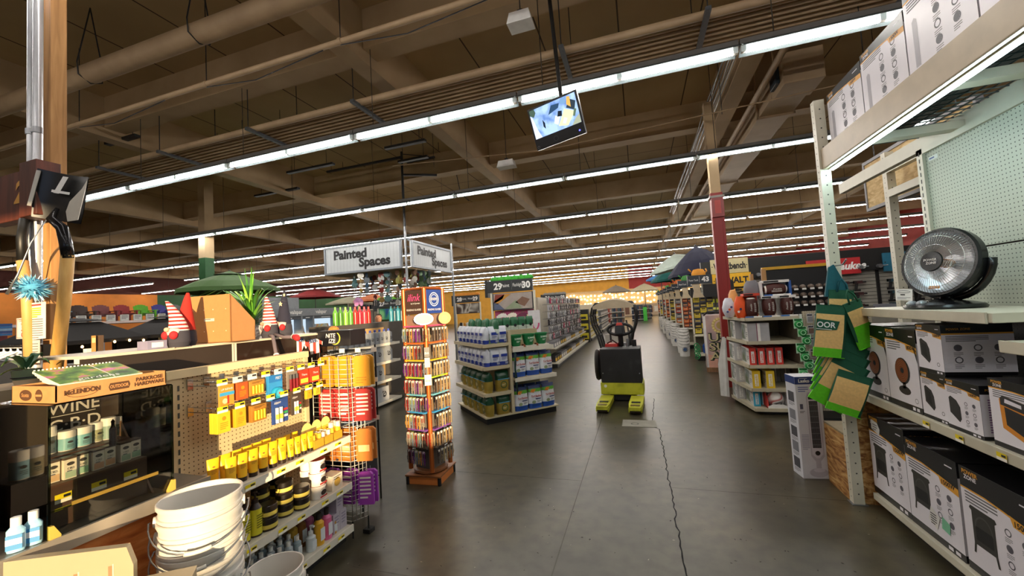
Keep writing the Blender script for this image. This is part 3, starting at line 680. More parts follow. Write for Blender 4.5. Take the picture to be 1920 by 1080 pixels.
game_box(.12, .34, .25, 'c9c8c9', (1.285, 6.6, .66), 'pale game box with a wide photo at the aisle side of the third sports shelf', g_)
for i in range(2): game_box(.1, .4, .23, 'e9c52b', (1.385+.165*i, 6.15, .35), 'yellow ended game box on the fourth sports shelf, %s one' % ('left', 'right')[i], g_)
for i in range(3): game_box(.12, .3, .24, '8b8a8c', (1.6+.125*i, 6.6, .35), 'grey game box standing behind the yellow ones, %s from the left' % od(i), g_, word=None)
game_box(.14, .34, .25, 'c9c8c9', (1.285, 6.6, .35), 'pale game box with a green photo at the aisle side of the fourth sports shelf', g_)
for i in range(4): game_box(.085, .4, .215, '3fb4dc', (1.40+.115*i, 6.25+.1*i, .085), 'cyan ended game box on the bottom sports shelf, %s from the left' % od(i), g_)
game_box(.11, .3, .23, 'c2c1c2', (1.29, 6.68, .085), 'wide game box with a blue photo at the aisle side of the bottom sports shelf', g_)
# soccer balls in open boxes
BALLP = ramp_mat('printed_ball', [(.40, 'eeeae6'), (.47, 'c23b35'), (.52, 'eeeae6'), (.6, '2a2a30'), (.64, 'eeeae6')], 5, r=.35, detail=0)
for i in range(2):
    x = 1.66+.3*i
    t = thing('soccer_ball_box', 'white carton holding a red and white soccer ball, %s on the bottom shelf' % ('left one' if not i else 'right one'), 'ball box', (x, 6.235, .085), 0, 'soccer ball cartons')
    q = MB(); q.lathe([(.1*math.sin(a), .1-.1*math.cos(a)) for a in [PI*k/12 for k in range(13)]], BALLP, 20, Mx.Translation((0, 0, .012))); q.build('ball', t)
    q = MB(); q.box(-.12, .12, -.1, .1, 0, .01, WHITE); q.box(-.13, .13, .1, .11, 0, .225, K('d8d4d0'))
    for s_ in (-1, 1): q.prism([(-.1, 0), (.1, 0), (.1, .225), (.04, .225), (-.1, .1)], .008, K('d9463c') if s_ < 0 else WHITE, Fr((s_*.12, 0, 0), YR, ZR))
    q.prism([(-.12, 0), (.12, 0), (.12, .03), (.06, .055), (-.06, .055), (-.12, .03)], .004, WHITE, faceY(0, -.1, 0)); q.box(-.12, .12, -.1, .11, .22, .225, WHITE); q.build('carton', t)
# footballs on top
LEA = K('4a211c', .5, bump=.4, s=120, n=.15); LACE = K('f2f0ea', .6)
def football(loc, label, vert=True, boxc='e9e7e4', tall=.28):
    t = thing('football_box', label, 'football', loc, 0, 'boxed footballs'); R_ = .085
    prof = [(R_*math.cos(a)**.8 if math.cos(a) > 0 else 0, .15*math.sin(a)) for a in [-PI/2+PI*k/14 for k in range(15)]]
    M = Mx.Translation((0, 0, .14)) if vert else Mx.Translation((0, 0, .09)) @ Mx.Rotation(PI/2, 4, 'Y')
    q = MB(); q.lathe(prof, LEA, 22, M, bands=[LEA if not 1 < j < 3 and not 10 < j < 12 else LACE for j in range(14)], cap=False); q.build('ball', t)
    q = MB()
    for k in range(8):
        z = -.056+.016*k; rr = R_*math.sqrt(max(0, 1-(z/.15)**2))**.8+.003
        a = -PI/2+.35; q.box(-.012, .012, -.002, .002, z-.003, z+.003, LACE, M @ Mx.Rotation(a+PI/2, 4, 'Z') @ Mx.Translation((0, -rr, 0)))
    f = Fr(M @ V((0, 0, 0)) + V((-.045, -R_-.004, -.01)), XR, ZR) if not vert else Fr(M @ V((-.01, -R_-.004, -.05)), (0, 0, 1), (-1, 0, 0))
    q.text(f, 'Franklin', 0, 0, .022, LACE, maxw=.1, sk=.3); q.build('laces', t)
    q = MB(); w_ = .1 if vert else .16; h_ = tall if vert else .18
    q.box(-w_, w_, -.085, .09, -.0, .004, BLACK); q.box(-w_, w_, .09, .094, 0, h_, K(boxc)); q.box(-w_, w_, -.06, .09, h_, h_+.035, K(boxc)); q.rect(faceY(-w_, -.06, h_), .01, .006, w_*1.2, .028, INK); q.rect(faceY(-w_, -.087, .0), .0, 0, .1, .02, '3b6db5', .002); q.box(-w_, w_, -.087, -.083, 0, .02, WHITE)
    if not vert: q.box(w_, w_+.03, -.03, .09, 0, .2, K('2b5ba8')); q.box(-w_-.03, -w_, -.03, .09, 0, .2, K('dcdad8'))
    q.build('carton', t)
    return t
football((1.475, 6.26, 1.3), 'brown football in an orange backed carton on the sports shelf', boxc='d8482e', tall=.3)
football((1.69, 6.26, 1.3), 'brown football standing upright in a white topped carton, middle of the three', tall=.25)
football((1.91, 6.3, 1.3), 'brown football standing upright in a white topped carton, right of the three', tall=.25)
football((1.82, 6.4, 1.585), 'brown football lying sideways in a carton on top of the other footballs', False)
def slump(name, pts, label, cat, col, cols=()):
    """soft lumpy bag: a rounded box squashed by noise"""
    (x, y, z), (a, b, c) = pts; q = MB(); r_ = random.Random(len(label)); N_ = 10; vs = []; rows = 7
    for j in range(rows):
        tt = j/(rows-1); s_ = (math.sin(PI*(.12+.8*tt)))**.5
        for k in range(N_):
            an = 2*PI*k/N_; cs, sn = math.cos(an), math.sin(an); e_ = .6
            vs.append((x+a/2*s_*math.copysign(abs(cs)**e_, cs)*(1+r_.uniform(-.08, .08)), y+b/2*s_*math.copysign(abs(sn)**e_, sn)*(1+r_.uniform(-.08, .08)), z+c*tt+r_.uniform(-.01, .01)*min(1, j)))
    fs = [(j*N_+k, j*N_+(k+1) % N_, (j+1)*N_+(k+1) % N_, (j+1)*N_+k) for j in range(rows-1) for k in range(N_)]
    q.add(vs, fs, col, True); q.add(vs[-N_:], [tuple(range(N_))], col, True)
    for i, c_ in enumerate(cols): q.disc(faceY(x-a*.25+a*.17*i, y-b/2-.004, z+c*(.3+.12*(i % 3))), 0, 0, a*.1, c_)
    return q.build(name, label=label, cat=cat)
slump('mesh_ball_bag', ((1.56, 6.5, 1.5), (.22, .2, .32)), 'grey mesh bag lying behind the orange football carton', 'bag', K('77767c', .6))
slump('orange_jersey', ((1.35, 6.3, 1.3), (.16, .14, .3)), 'bright orange training vest bundle at the left corner of the sports shelf top', 'clothing', K('ee5a22', .6), ('f3f0ec', '2a3b5c'))
slump('white_glove_bag', ((1.27, 6.65, 1.3), (.16, .22, .28)), 'white and blue sports bag bundle at the aisle side of the sports shelf top', 'bag', K('cfd2dc', .5), ('3c4f8a', 'd8572e', '3c4f8a'))
slump('orange_pylon_bag', ((1.36, 6.75, 1.3), (.14, .2, .4)), 'small orange and white goods heaped behind the orange vest', 'bag', K('e8a25a', .6), ('eeeeee', '333344'))
# peg section with small packs and the clip strip of green tape measures
t = thing('hardware_pegboard', 'cream pegboard section right of the sports shelf hung with small grey packs', 'pegboard', (0, 0, 0))
q = MB(); q.box(2.02, 2.75, 6.1, 6.13, .08, 1.36, peg_mat('cream_pegboard', 'b5ac95', '4c473c', (1, 0, 1))); q.build('board', t)
q = MB(); q.box(2.0, 2.75, 5.75, 6.1, 0, .08, BLACK); q.build('base', t)
def hang_pack(c, w, h, back='c9c9c9'):
    q = MB(); q.box(-w/2, w/2, -.004, .0, -h, 0, K(back)); q.box(-w*.36, w*.36, -.03, -.004, -h*.82, -h*.3, K(c, .35)); q.rect(faceY(-w/2, -.004, -h), w*.08, h*.76, w*.92, h*.94, K('3a3a44')); q.cyl((0, .09, -.012), (0, -.05, -.012), .003, STEEL, 4)
    return q
pr = [hang_pack(c, .065, .12).build('hanging_pack', cat='pack', group='small packs on the grey pegboard', label='x') for c in ('8a8c90', '2b2c30', '6e5548', 'a8a9ac')]
k = 0
for j in range(8):
    for i in range(8):
        p = pr[(i*3+j*2) % 4]; o = p if k < 4 and p['label'] == 'x' else dup(p, (0, 0, 0))
        o.location = (2.07+.083*i, 6.03, 1.33-.15*j); o['label'] = 'small grey pack on the pegboard behind the fan carton, %s of %s row down' % (od(i), od(j)); k += 1
GT = K('1f9a45', .35); GTD = K('12662c', .4)
t0 = None
q = MB(); q.box(1.955, 1.985, 6.02, 6.024, .3, 1.33, K('d9e2da', .3)); q.build('clip_strip', label='clear plastic clip strip hanging at the corner of the sports shelf', cat='strip')
for i in range(9):
    x, z = 1.955+.035*((i*7) % 3-1)+.01, 1.2-.105*i
    if t0 is None:
        t0 = t = thing('tape_measure', 'x', 'tape measure', (x, 6.0, z), 0, 'green tape measures on the clip strip')
        q = MB(); M = Mx.Rotation(PI/2, 4, 'X'); q.lathe([(.04, -.012), (.046, 0), (.046, .02), (.036, .03), (.0, .03)], GT, 20, M); q.ring(Fr((0, -.031, 0), XR, ZR), 0, 0, .03, .007, K('bfe9c4'), .001); q.disc(Fr((0, -.031, 0), XR, ZR), 0, 0, .016, GTD, .001); q.build('case', t)
        q = MB(); q.box(-.052, .052, .0, .003, -.055, .075, K('bfe6c6', .25)); q.rect(faceY(-.052, 0, -.055), .01, .1, .094, .125, GTD); q.build('card', t)
        o = t
    else: o = dup(t0, (x, 6.0-.002*i, z))
    o['label'] = 'green round tape measure on the clip strip, %s from the top' % od(i)

# --- tower fan carton on the floor
t = MB(); w_, d_, h_ = .2, .17, .875; q = MB(); q.box(0, w_, 0, d_, 0, h_, K('d9dae2', .35, n=.03)); f = faceY(0, 0, 0); NV = K('223a78', .4)
q.rect(f, 0, h_*.925, w_, h_, NV); q.text(f, 'Lasko', w_*.14, h_*.944, h_*.03, WHITE, bold=.04, maxw=w_*.62, d=.002); q.rect(f, w_*.17, h_*.982, w_*.5, h_*.985, WHITE, .002)
q.rect(f, w_*.7, h_*.875, w_*.95, h_*.915, K('2f8f4c')); q.lines(f, w_*.1, h_*.9, w_*.4, 3, h_*.02, K('5a6fae'), h_*.008)
LG = K('bcb9c4', .4)
q.poly([(w_*.38, h_*.22), (w_*.38, h_*.8), (w_*.45, h_*.845), (w_*.83, h_*.845), (w_*.9, h_*.8), (w_*.9, h_*.22), (w_*.74, h_*.17), (w_*.74, h_*.09), (w_*.54, h_*.09), (w_*.54, h_*.17)], LG, f)
q.poly([(w_*.43, h_*.24), (w_*.43, h_*.79), (w_*.5, h_*.83), (w_*.78, h_*.83), (w_*.85, h_*.79), (w_*.85, h_*.24), (w_*.7, h_*.2), (w_*.58, h_*.2)], K('d3d0da', .4), f, .0016)
q.rect(f, w_*.47, h_*.3, w_*.81, h_*.76, K('33343a'), .002); q.rect(f, w_*.46, h_*.775, w_*.82, h_*.82, INK, .002)
for i in range(7): q.rect(f, w_*(.5+.046*i), h_*.3, w_*(.507+.046*i), h_*.76, K('8c8d93'), .0024)
for i in range(8): q.rect(f, w_*.47, h_*(.33+.055*i), w_*.81, h_*(.333+.055*i), K('8c8d93'), .0026)
q.disc(f, w_*.64, h_*.25, w_*.1, INK, .0024, ry=w_*.1); q.disc(f, w_*.62, h_*.06, w_*.36, LG, .0014, 20, h_*.045); q.disc(f, w_*.64, h_*.085, w_*.22, K('d3d0da', .4), .0018, 18, h_*.02)
q.rect(f, w_*.12, h_*.68, w_*.24, h_*.73, K('55566a')); q.lines(f, w_*.1, h_*.66, w_*.2, 2, h_*.012, GREYINK, h_*.005); q.lines(f, w_*.08, h_*.43, w_*.28, 11, h_*.014, K('8d8fa5'), h_*.005)
f2 = faceXm(0, d_, 0); q.rect(f2, 0, h_*.925, d_, h_, NV)
for i, z in enumerate((.8, .62, .45, .3, .14)): q.rect(f2, d_*.2, h_*(z-.06), d_*.8, h_*(z+.04), (K('4a4b52'), K('7e8088'))[i % 2]); q.lines(f2, d_*.2, h_*(z-.07), d_*.6, 3, h_*.012, GREYINK, h_*.005)
q.build('fan_carton', loc=(1.246, 4.091, 0), rz=.13, label='tall white carton of a tower fan with a navy top on the concrete floor', cat='box', bev=.003)

# --- green and tan tote bags hung on the rack upright
TAN = K('e8bd78', .8, s=60); LIME = K('5fc416', .7, s=60); DGRN = K('0f5137', .75, s=60); TEAL = K('0e5a66', .75, s=60)
q = MB(); q.tube([(1.45, 3.66, 1.80), (1.44, 3.5, 1.80), (1.43, 3.42, 1.83)], .006, STEEL, 6); q.build('bag_hook', label='steel hook arm on the rack upright holding the tote bags', cat='hook')
def tote(cx, y, cz, roll, w_, h_, label, yaw=0., lime=.2, word=None, tilt=0., teal=False, hand=True):
    t = thing('tote_bag', label, 'bag', (cx, y, cz), 0, 'hanging tote bags')
    M = Mx.Rotation(yaw, 4, 'Z') @ Mx.Rotation(roll, 4, 'Y') @ Mx.Rotation(tilt, 4, 'X')
    q = MB(); n = 6; a = []
    for j in range(n+1):
        z = h_/2-h_*j/n; bul = .016*math.sin(PI*j/n)+.006
        a.append((z, bul))
    for (z0, b0), (z1, b1) in zip(a, a[1:]):
        k = (h_/2-z0)/h_; mt = DGRN if k < .1 else TAN
        if k >= 1-lime-.05: mt = LIME
        x = w_/2
        q.add([(-x, -b0, z0), (x-.02, -b0, z0), (x-.02, -b1, z1), (-x, -b1, z1)], [(0, 3, 2, 1)], mt, True)
        q.add([(x-.02, -b0, z0), (x, 0, z0), (x, 0, z1), (x-.02, -b1, z1)], [(0, 3, 2, 1)], DGRN, True)
        q.add([(-x, b0*.4, z0), (x, b0*.4, z0), (x, b1*.4, z1), (-x, b1*.4, z1)], [(0, 1, 2, 3)], DGRN, True)
        q.add([(-x, -b0, z0), (-x, b0*.4, z0), (-x, b1*.4, z1), (-x, -b1, z1)], [(0, 1, 2, 3)], DGRN if k < .8 else LIME)
    q.box(-w_/2, w_/2, -.012, .004, -h_/2-.004, -h_/2, LIME); q.box(-w_/2, w_/2, -.008, .004, h_/2, h_/2+.004, DGRN)
    obj_m(q, 'body', t, M)
    if word:
        q = MB(); f = Fr((-w_/2, -.024, h_*.0), XR, ZR); q.poly([(0, 0), (w_*.66, .012), (w_*.74, .075), (0, .085)], DGRN, f, .002); q.text(f, word, w_*.02, .026, .038, WHITE, d=.003, bold=.02, maxw=w_*.6); q.rect(f, 0, .01, w_*.5, .014, WHITE, .003); obj_m(q, 'printed_badge', t, M)
    if not hand: return t
    q = MB()
    for s_ in (0,): q.tube([(s_*w_-.03, -.01, h_/2-.01), (s_*w_*.9-.02, -.004, h_/2+.06), (s_*w_*.6, 0, h_/2+.09), (s_*w_*.8+.03, -.004, h_/2+.05), (s_*w_+.04, -.01, h_/2-.01)], .007, TEAL if teal else DGRN, 5)
    obj_m(q, 'handle', t, M)
    return t
tote(1.435, 3.60, 1.42, .1, .16, .38, 'green and tan tote bag at the top of the bunch, behind the lettered one', word='OOR', teal=True)
tote(1.305, 3.46, 1.32, .14, .19, .37, 'tan tote bag with white OOR lettering, frontmost of the bunch', word='OOR', hand=False)
tote(1.505, 3.50, 1.36, -.28, .15, .34, 'tan tote bag turned to the right of the bunch with a lime lower half', yaw=.4, lime=.45)
for i in range(6):
    tote(1.43-.018*i, 3.585-.017*i, 1.24-.062*i, .42+.03*i, .235, .36, 'tan and lime tote bag fanned below the lettered one, %s down the fan' % od(i), lime=.3, hand=False)
tote(1.375, 3.44, .875, .36, .215, .29, 'lowest tote bag of the bunch, tan with a wide lime bottom edge', lime=.24, hand=False)
q = MB(); q.prism([(-.07, 0), (.08, -.02), (.06, .1), (.005, .24), (-.03, .22)], .02, TEAL, faceY(1.42, 3.62, 1.57)); q.build('folded_bag', label='dark teal folded bag bunched around the hook above the tote bags', cat='bag')
# ---------------------------------------------------------------- right side, further away
RED = K('8e1f1c', .5, s=2)
t = thing('red_column', 'red boxed building column rising to the ceiling, tan above', 'column', (1.47, 8.0, 0)); t['kind'] = 'structure'
q = MB(); q.box(-.09, .09, -.09, .09, 0, 3.5, RED); q.box(-.1, -.06, -.1, -.06, 0, 3.5, RED); q.box(.06, .1, -.1, -.06, 0, 3.5, RED); q.build('lower_casing', t)
q = MB(); q.box(-.08, .08, -.08, .08, 3.5, 5.2, BEAM); q.build('upper_casing', t)
q = MB(); q.box(-.1, .1, -.14, -.09, 3.05, 3.4, K('8b1d1a', .4)); q.box(-.12, .12, -.15, .12, 3.4, 3.44, K('a09c96', .5)); q.rect(faceY(-.1, -.14, 3.05), .05, .06, .15, .3, K('b9443d'), .002); q.build('fire_call_box', t)
# the tall printed carton display at the aisle
t = thing('printed_pallet_display', 'printed cardboard pallet display with a gold wreath and large letters at the aisle', 'display', (1.29, 9.5, 0), -.12)
CD = ramp_mat('printed_sunset', [(.3, '7d7383'), (.5, 'b59a96'), (.7, 'dcb79e')], 2.2, r=.5)
q = MB(); q.box(0, .85, 0, .7, .1, 1.22, CD); f = faceY(0, 0, .1)
q.rect(f, 0, 0, .05, 1.12, K('e8e6e4')); q.ring(f, .33, .9, .17, .055, K('c2a95a', .5), .002, 20); q.disc(f, .33, .9, .08, K('a89052'), .002)
for i in range(16): q.disc(f, .33+.15*math.cos(i*PI/8), .9+.15*math.sin(i*PI/8), .025, K('dfcd8b', .5), .003, 6)
for j, s_ in enumerate(('USA', 'SU', 'AR')):
    q.text(f, s_, .08, .56-.2*j, .17, K('1e2a1c'), d=.003, bold=.06, sx=1.3); q.text(f, s_, .085, .565-.2*j, .16, K('cbbf8f'), d=.005, bold=.0, sx=1.35)
q.rect(f, .4, 0, .52, .2, K('6e4a3c')); q.poly([(0, 0), (.3, 0), (.18, .25), (0, .3)], K('d5a08c'), f)
q.rect(faceXm(0, .7, .1), .05, .1, .65, .4, K('4a4038')); q.disc(faceXm(0, .7, .1), .35, .45, .14, K('26221e'), .002)
q.build('carton', t)
q = MB(); q.tube([(.02, 0, 1.22), (.1, 0, 1.3), (.4, 0, 1.27), (.7, 0, 1.3), (.84, 0, 1.22)], .02, BLACK, 6); q.build('black_liner', t)
q = MB(); WD = ramp_mat('pallet_wood', [(.3, '6b4a30'), (.7, '9a744e')], 6, (6, 1, 1))
for y in (0, .3, .6): q.box(0, .85, y, y+.1, .0, .1, WD)
q.build('pallet', t)
# black bin display behind the footballs
t = thing('black_display_board', 'black peg display board with a yellow top rail behind the footballs', 'display', (0, 0, 0))
q = MB(); q.box(2.1, 3.25, 8.0, 8.04, .1, 2.03, peg_mat('black_pegboard', '19191b', '050505', (1, 0, 1))); q.build('board', t)
q = MB(); q.box(2.1, 3.25, 7.97, 8.05, 2.03, 2.08, K('d9a92c')); q.build('top_rail', t)
q = MB(); q.box(2.08, 2.15, 7.95, 8.0, 1.82, 2.05, K('b98a55')); q.box(1.9, 1.95, 7.95, 8.0, 1.83, 1.98, K('b98a55')); q.build('wood_bracket', t)
q = MB(); q.box(2.1, 3.25, 7.6, 8.04, 0, .1, BLACK); q.build('base', t)
q = MB(); q.lathe([(.05*math.sin(a), .04-.04*math.cos(a)) for a in [PI*k/6 for k in range(7)]], K('6a5b50', .4), 10); q.box(-.03, .03, -.06, -.056, -.012, .018, WHITE); q.cyl((0, .12, .04), (0, -.05, .04), .004, STEEL, 4)
p0 = q.build('hanging_cap_pack', cat='pack', group='rounded packs on the black display', label='x'); k = 0
for j in range(3):
    for i in range(7):
        o = p0 if not k else dup(p0, (0, 0, 0)); o.location = (2.42+.115*i, 7.88, 1.66-.135*j); k += 1
        o['label'] = 'rounded brown pack with a white tag on the black display, %s of the %s row' % (od(i), od(j))
# power tool wall
SLAT = ramp_mat('slat_panel', [(.3, '9a978c'), (.7, 'aeaba0')], 2, r=.5)
t = thing('tool_wall', 'grey slat wall of power tools under brand signs', 'display', (0, 0, 0))
q = MB(); q.box(1.75, 9.5, 12.6, 12.7, 0, 2.06, SLAT); q.build('slat_panel', t)
q = MB()
for i in range(18): q.box(1.75, 9.5, 12.594, 12.6, .4+.092*i, .412+.092*i, K('3c3b38'))
q.build('groove', t)
q = MB(); q.box(1.75, 9.5, 12.45, 12.6, 2.06, 2.62, BLACK); q.build('header_band', t)
q = MB()
for x in (3.4, 4.95, 5.85, 6.6): q.box(x, x+.06, 12.55, 12.6, 1.0, 2.06, BLACK)
q.build('divider', t)
def brand(x0, x1, z0, z1, bg, word, fg, label, y=12.4, sk=0., al=.5, bold=.04):
    t = thing('brand_sign', label, 'sign', (x0, y, z0)); q = MB(); q.box(0, x1-x0, 0, .04, 0, z1-z0, K(bg)); q.build('panel', t, bev=.006)
    q = MB(); q.text(faceY(0, 0, 0), word, (x1-x0)*al, (z1-z0)*.3, (z1-z0)*.42, fg, 'c', bold=bold, sk=sk, maxw=(x1-x0)*.85); q.build('lettering', t)
    q = MB()
    for x in (0.04, x1-x0-.04): q.cyl((x, -.004, (z1-z0)/2), (x, 0, (z1-z0)/2), .015, BLACK, 8)
    q.build('bolt', t); return t
brand(2.02, 2.99, 1.86, 2.24, 'e8b21f', 'DeWALT', INK, 'yellow brand sign right behind the red column')
brand(2.0, 2.95, 2.25, 2.66, 'c9bd90', 'Workbench', INK, 'cream sign reading bench above the yellow brand sign', 12.42)
brand(4.3, 5.48, 2.0, 2.42, 'b3262a', 'Milwaukee', WHITE, 'red brand sign with a white script word', sk=.25, al=.66)
brand(5.95, 7.2, 2.0, 2.47, '1d5f78', 'makita', WHITE, 'teal brand sign partly behind the rear upright', sk=.15)
q = MB()
for x in (3.15, 3.35, 5.45, 5.85): q.cyl((x, 12.42, 2.15), (x, 12.3, 2.15), .05, STEEL, 10); q.cyl((x, 12.33, 2.15), (x+.16, 12.33, 2.16), .014, STEEL, 6)
q.build('sign_arm', t)
def drill(c, c2):
    q = MB(); q.box(-.1, .08, -.035, .035, .02, .09, K(c)); q.cyl((.08, 0, .055), (.16, 0, .055), .022, BLACK, 8); q.bc((-.05, 0, -.06), (.05, .045, .17), K(c2), ry=.2); q.box(-.11, .02, -.04, .04, -.18, -.13, BLACK); q.box(-.1, -.04, -.036, .036, .03, .08, BLACK); q.cyl((0, 0, .05), (0, .17, .05), .006, STEEL, 4); return q
kinds = [('d9a92c', '2a2a2c'), ('3a1a1c', '1f1f20'), ('2a4a55', '1f1f20')]
pp = []
for c, c2 in kinds: pp.append(drill(c, c2).build('power_drill', cat='power tool', group='tools on the slat wall', label='x'))
k = [0, 0, 0]
for x0, n, kd, nm in ((2.05, 3, 0, 'yellow and black'), (3.5, 3, 0, 'yellow and black'), (4.4, 4, 1, 'dark red'), (5.95, 4, 2, 'dark teal')):
    for j in range(3):
        for i in range(n):
            o = pp[kd] if k[kd] == 0 else dup(pp[kd], (0, 0, 0)); k[kd] += 1
            o.location = (x0+.16+.28*i, 12.42, 1.72-.3*j); o.scale = (1.25,)*3 if 0 else (1, 1, 1)
            o['label'] = '%s power tool, %s of the %s row under the %s sign' % (nm, od(i), od(j), ('yellow', 'yellow', 'red', 'teal')[0 if x0 < 3 else 1 if x0 < 4 else 2 if x0 < 5 else 3] if x0 < 3 or x0 > 4 else 'plain black')
# counter shelf with cases at the right, seen between uprights
q = MB(); q.box(3.0, 8.0, 10.8, 11.3, 0, 1.0, K('8d8a80', .6)); q.box(2.98, 8.0, 10.78, 11.32, 1.0, 1.03, CREAM); q.build('tool_counter', label='pale display counter in front of the power tool wall', cat='counter')
for i in range(12):
    q = MB(); q.box(0, .3, 0, .3, 0, .1+.05*(i % 3), K(('3d3f45', '7c7f88', 'd9d7cf', '2b3550')[i % 4], .5)); q.rect(faceY(0, 0, 0), .03, .02, .2, .06, WHITE)
    q.build('tool_case', loc=(3.1+.4*i, 10.9, 1.031), label='small tool case on the pale counter, %s from the left' % od(i), cat='case', group='cases on the tool counter')
# umbrellas above the right hand aisle ends
def umbrella(x, y, top, r, drop, col, label, n=8, pole=None, tiltx=0., vent=False, name='patio_umbrella', rz=0.):
    t = thing(name, label, 'umbrella', (x, y, 0), rz); M = Mx.Translation((0, 0, top)) @ Mx.Rotation(tiltx, 4, 'Y')
    q = MB(); prof = [(.02, 0), (r*.35, -drop*.27), (r*.7, -drop*.62), (r, -drop)]; vs = [M @ V((0, 0, 0))]
    for rr, z in prof[1:]:
        for i in range(n*2):
            a = PI*i/n; k = 1 if i % 2 == 0 else .955; vs.append(M @ V((rr*k*math.cos(a), rr*k*math.sin(a), z-(0 if i % 2 == 0 else -drop*.03))))
    N2 = n*2; fs = [(0, 1+i, 1+(i+1) % N2) for i in range(N2)]
    for j in range(2): fs += [(1+j*N2+i, 1+(j+1)*N2+i, 1+(j+1)*N2+(i+1) % N2, 1+j*N2+(i+1) % N2) for i in range(N2)]
    q.add(vs, fs, col)
    vv = [(v[0], v[1], v[2]-.012) for v in vs]; q.add(vv, [f[::-1] for f in fs], col)
    q.add([v for v in vs[1+2*N2:]]+[(v[0], v[1], v[2]-.09) for v in vs[1+2*N2:]], [(i, N2+i, N2+(i+1) % N2, (i+1) % N2) for i in range(N2)], col); q.build('canopy', t)
    q = MB()
    for i in range(n):
        a = 2*PI*i/n; q.tube([M @ V((.02, 0, -.06)), M @ V((r*.95*math.cos(a), r*.95*math.sin(a), -drop-.02))], .012, K('3a3a3a'), 4)
    q.build('rib', t)
    q = MB(); q.cyl((0, 0, pole or 0), (0, 0, top), .022, K('3a3632', .4), 8); q.build('pole', t)
    q = MB(); q.lathe([(0.03, 0), (.03, .05), (.0, .09)], K('3a3632', .4), 8, Mx.Translation((0, 0, top-.01))); q.build('finial', t)
    if vent:
        q = MB(); q.lathe([(r*.3, -drop*.14), (r*.15, -.02), (.02, .04)], col, n*2, M, False, cap=False); q.build('vent', t)
    return t
umbrella(1.98, 14.9, 3.40, 1.05, .9, K('161a38', .7), 'navy blue patio umbrella above the aisle end sign 43', tiltx=-.1)
umbrella(1.5, 17.3, 3.45, 1.1, .55, K('c6d6cc', .7), 'pale mint patio umbrella just behind the navy one', tiltx=-.18)
umbrella(1.5, 19.9, 3.1, .95, .55, K('0f5b57', .7), 'dark green patio umbrella below the pale mint one', tiltx=-.05)
umbrella(1.25, 23.5, 3.1, .8, .32, K('3f86c9', .7), 'small bright blue patio umbrella beyond the dark green one')
umbrella(.55, 38, 3.2, 1.25, .62, K('b3a888', .7), 'tan patio umbrella near the far lamp wall, right one')
umbrella(-1.95, 38, 3.22, 1.25, .6, K('7e7466', .7), 'brown grey patio umbrella near the far lamp wall, left one')
# aisle end shelves receding on the right
def pack_mesh(c, w_, h_, d_=.05, lab='e8e6e0'):
    q = MB(); q.box(-w_/2, w_/2, -d_, 0, 0, h_, K(c, .45)); q.rect(faceY(-w_/2, -d_, 0), w_*.1, h_*.25, w_*.9, h_*.6, K(lab)); q.rect(faceY(-w_/2, -d_, 0), w_*.2, h_*.7, w_*.8, h_*.9, INK); return q
BKT = K('e9e7e2', .45)
def bucket_stack_simple(x, y, n, label):
    t = None
    for i in range(n):
        q = MB(); z = .085*i; q.lathe([(.13, z), (.148, z+.36), (.155, z+.36), (.155, z+.34), (.147, z+.33), (.149, z+.29), (.156, z+.29), (.156, z+.275), (.143, z+.27)] if i else [(.0, 0), (.128, 0), (.148, .36), (.155, .36), (.155, .345), (.148, .34)], BKT, 18, cap=False)
        q.tube([(.16*math.cos(a), .16*math.sin(a), z+.3-.05*math.sin(a)**2) for a in [PI*k/8+PI for k in range(9)]], .004, STEEL, 4)
        if not i: q.disc(faceY(0, -.142, .2), 0, 0, .05, K('3d5a86'), .003); q.ring(faceY(0, -.145, .2), 0, 0, .07, .01, INK, .003)
        q.build('white_bucket', loc=(x, y, 0), label='%s, %s from the floor' % (label, od(i)), cat='bucket', group='nested white buckets along the right aisle')
ey = [11.2, 13.9, 16.6, 19.4, 22.3, 25.3, 28.6, 32]
nums = ['43', '44', '45', '46', '47', '48', '49', '50']
EC = [('e0902c', 'c9671f'), ('d9a92c', '8e8e92'), ('c9512c', '4d4d52')]
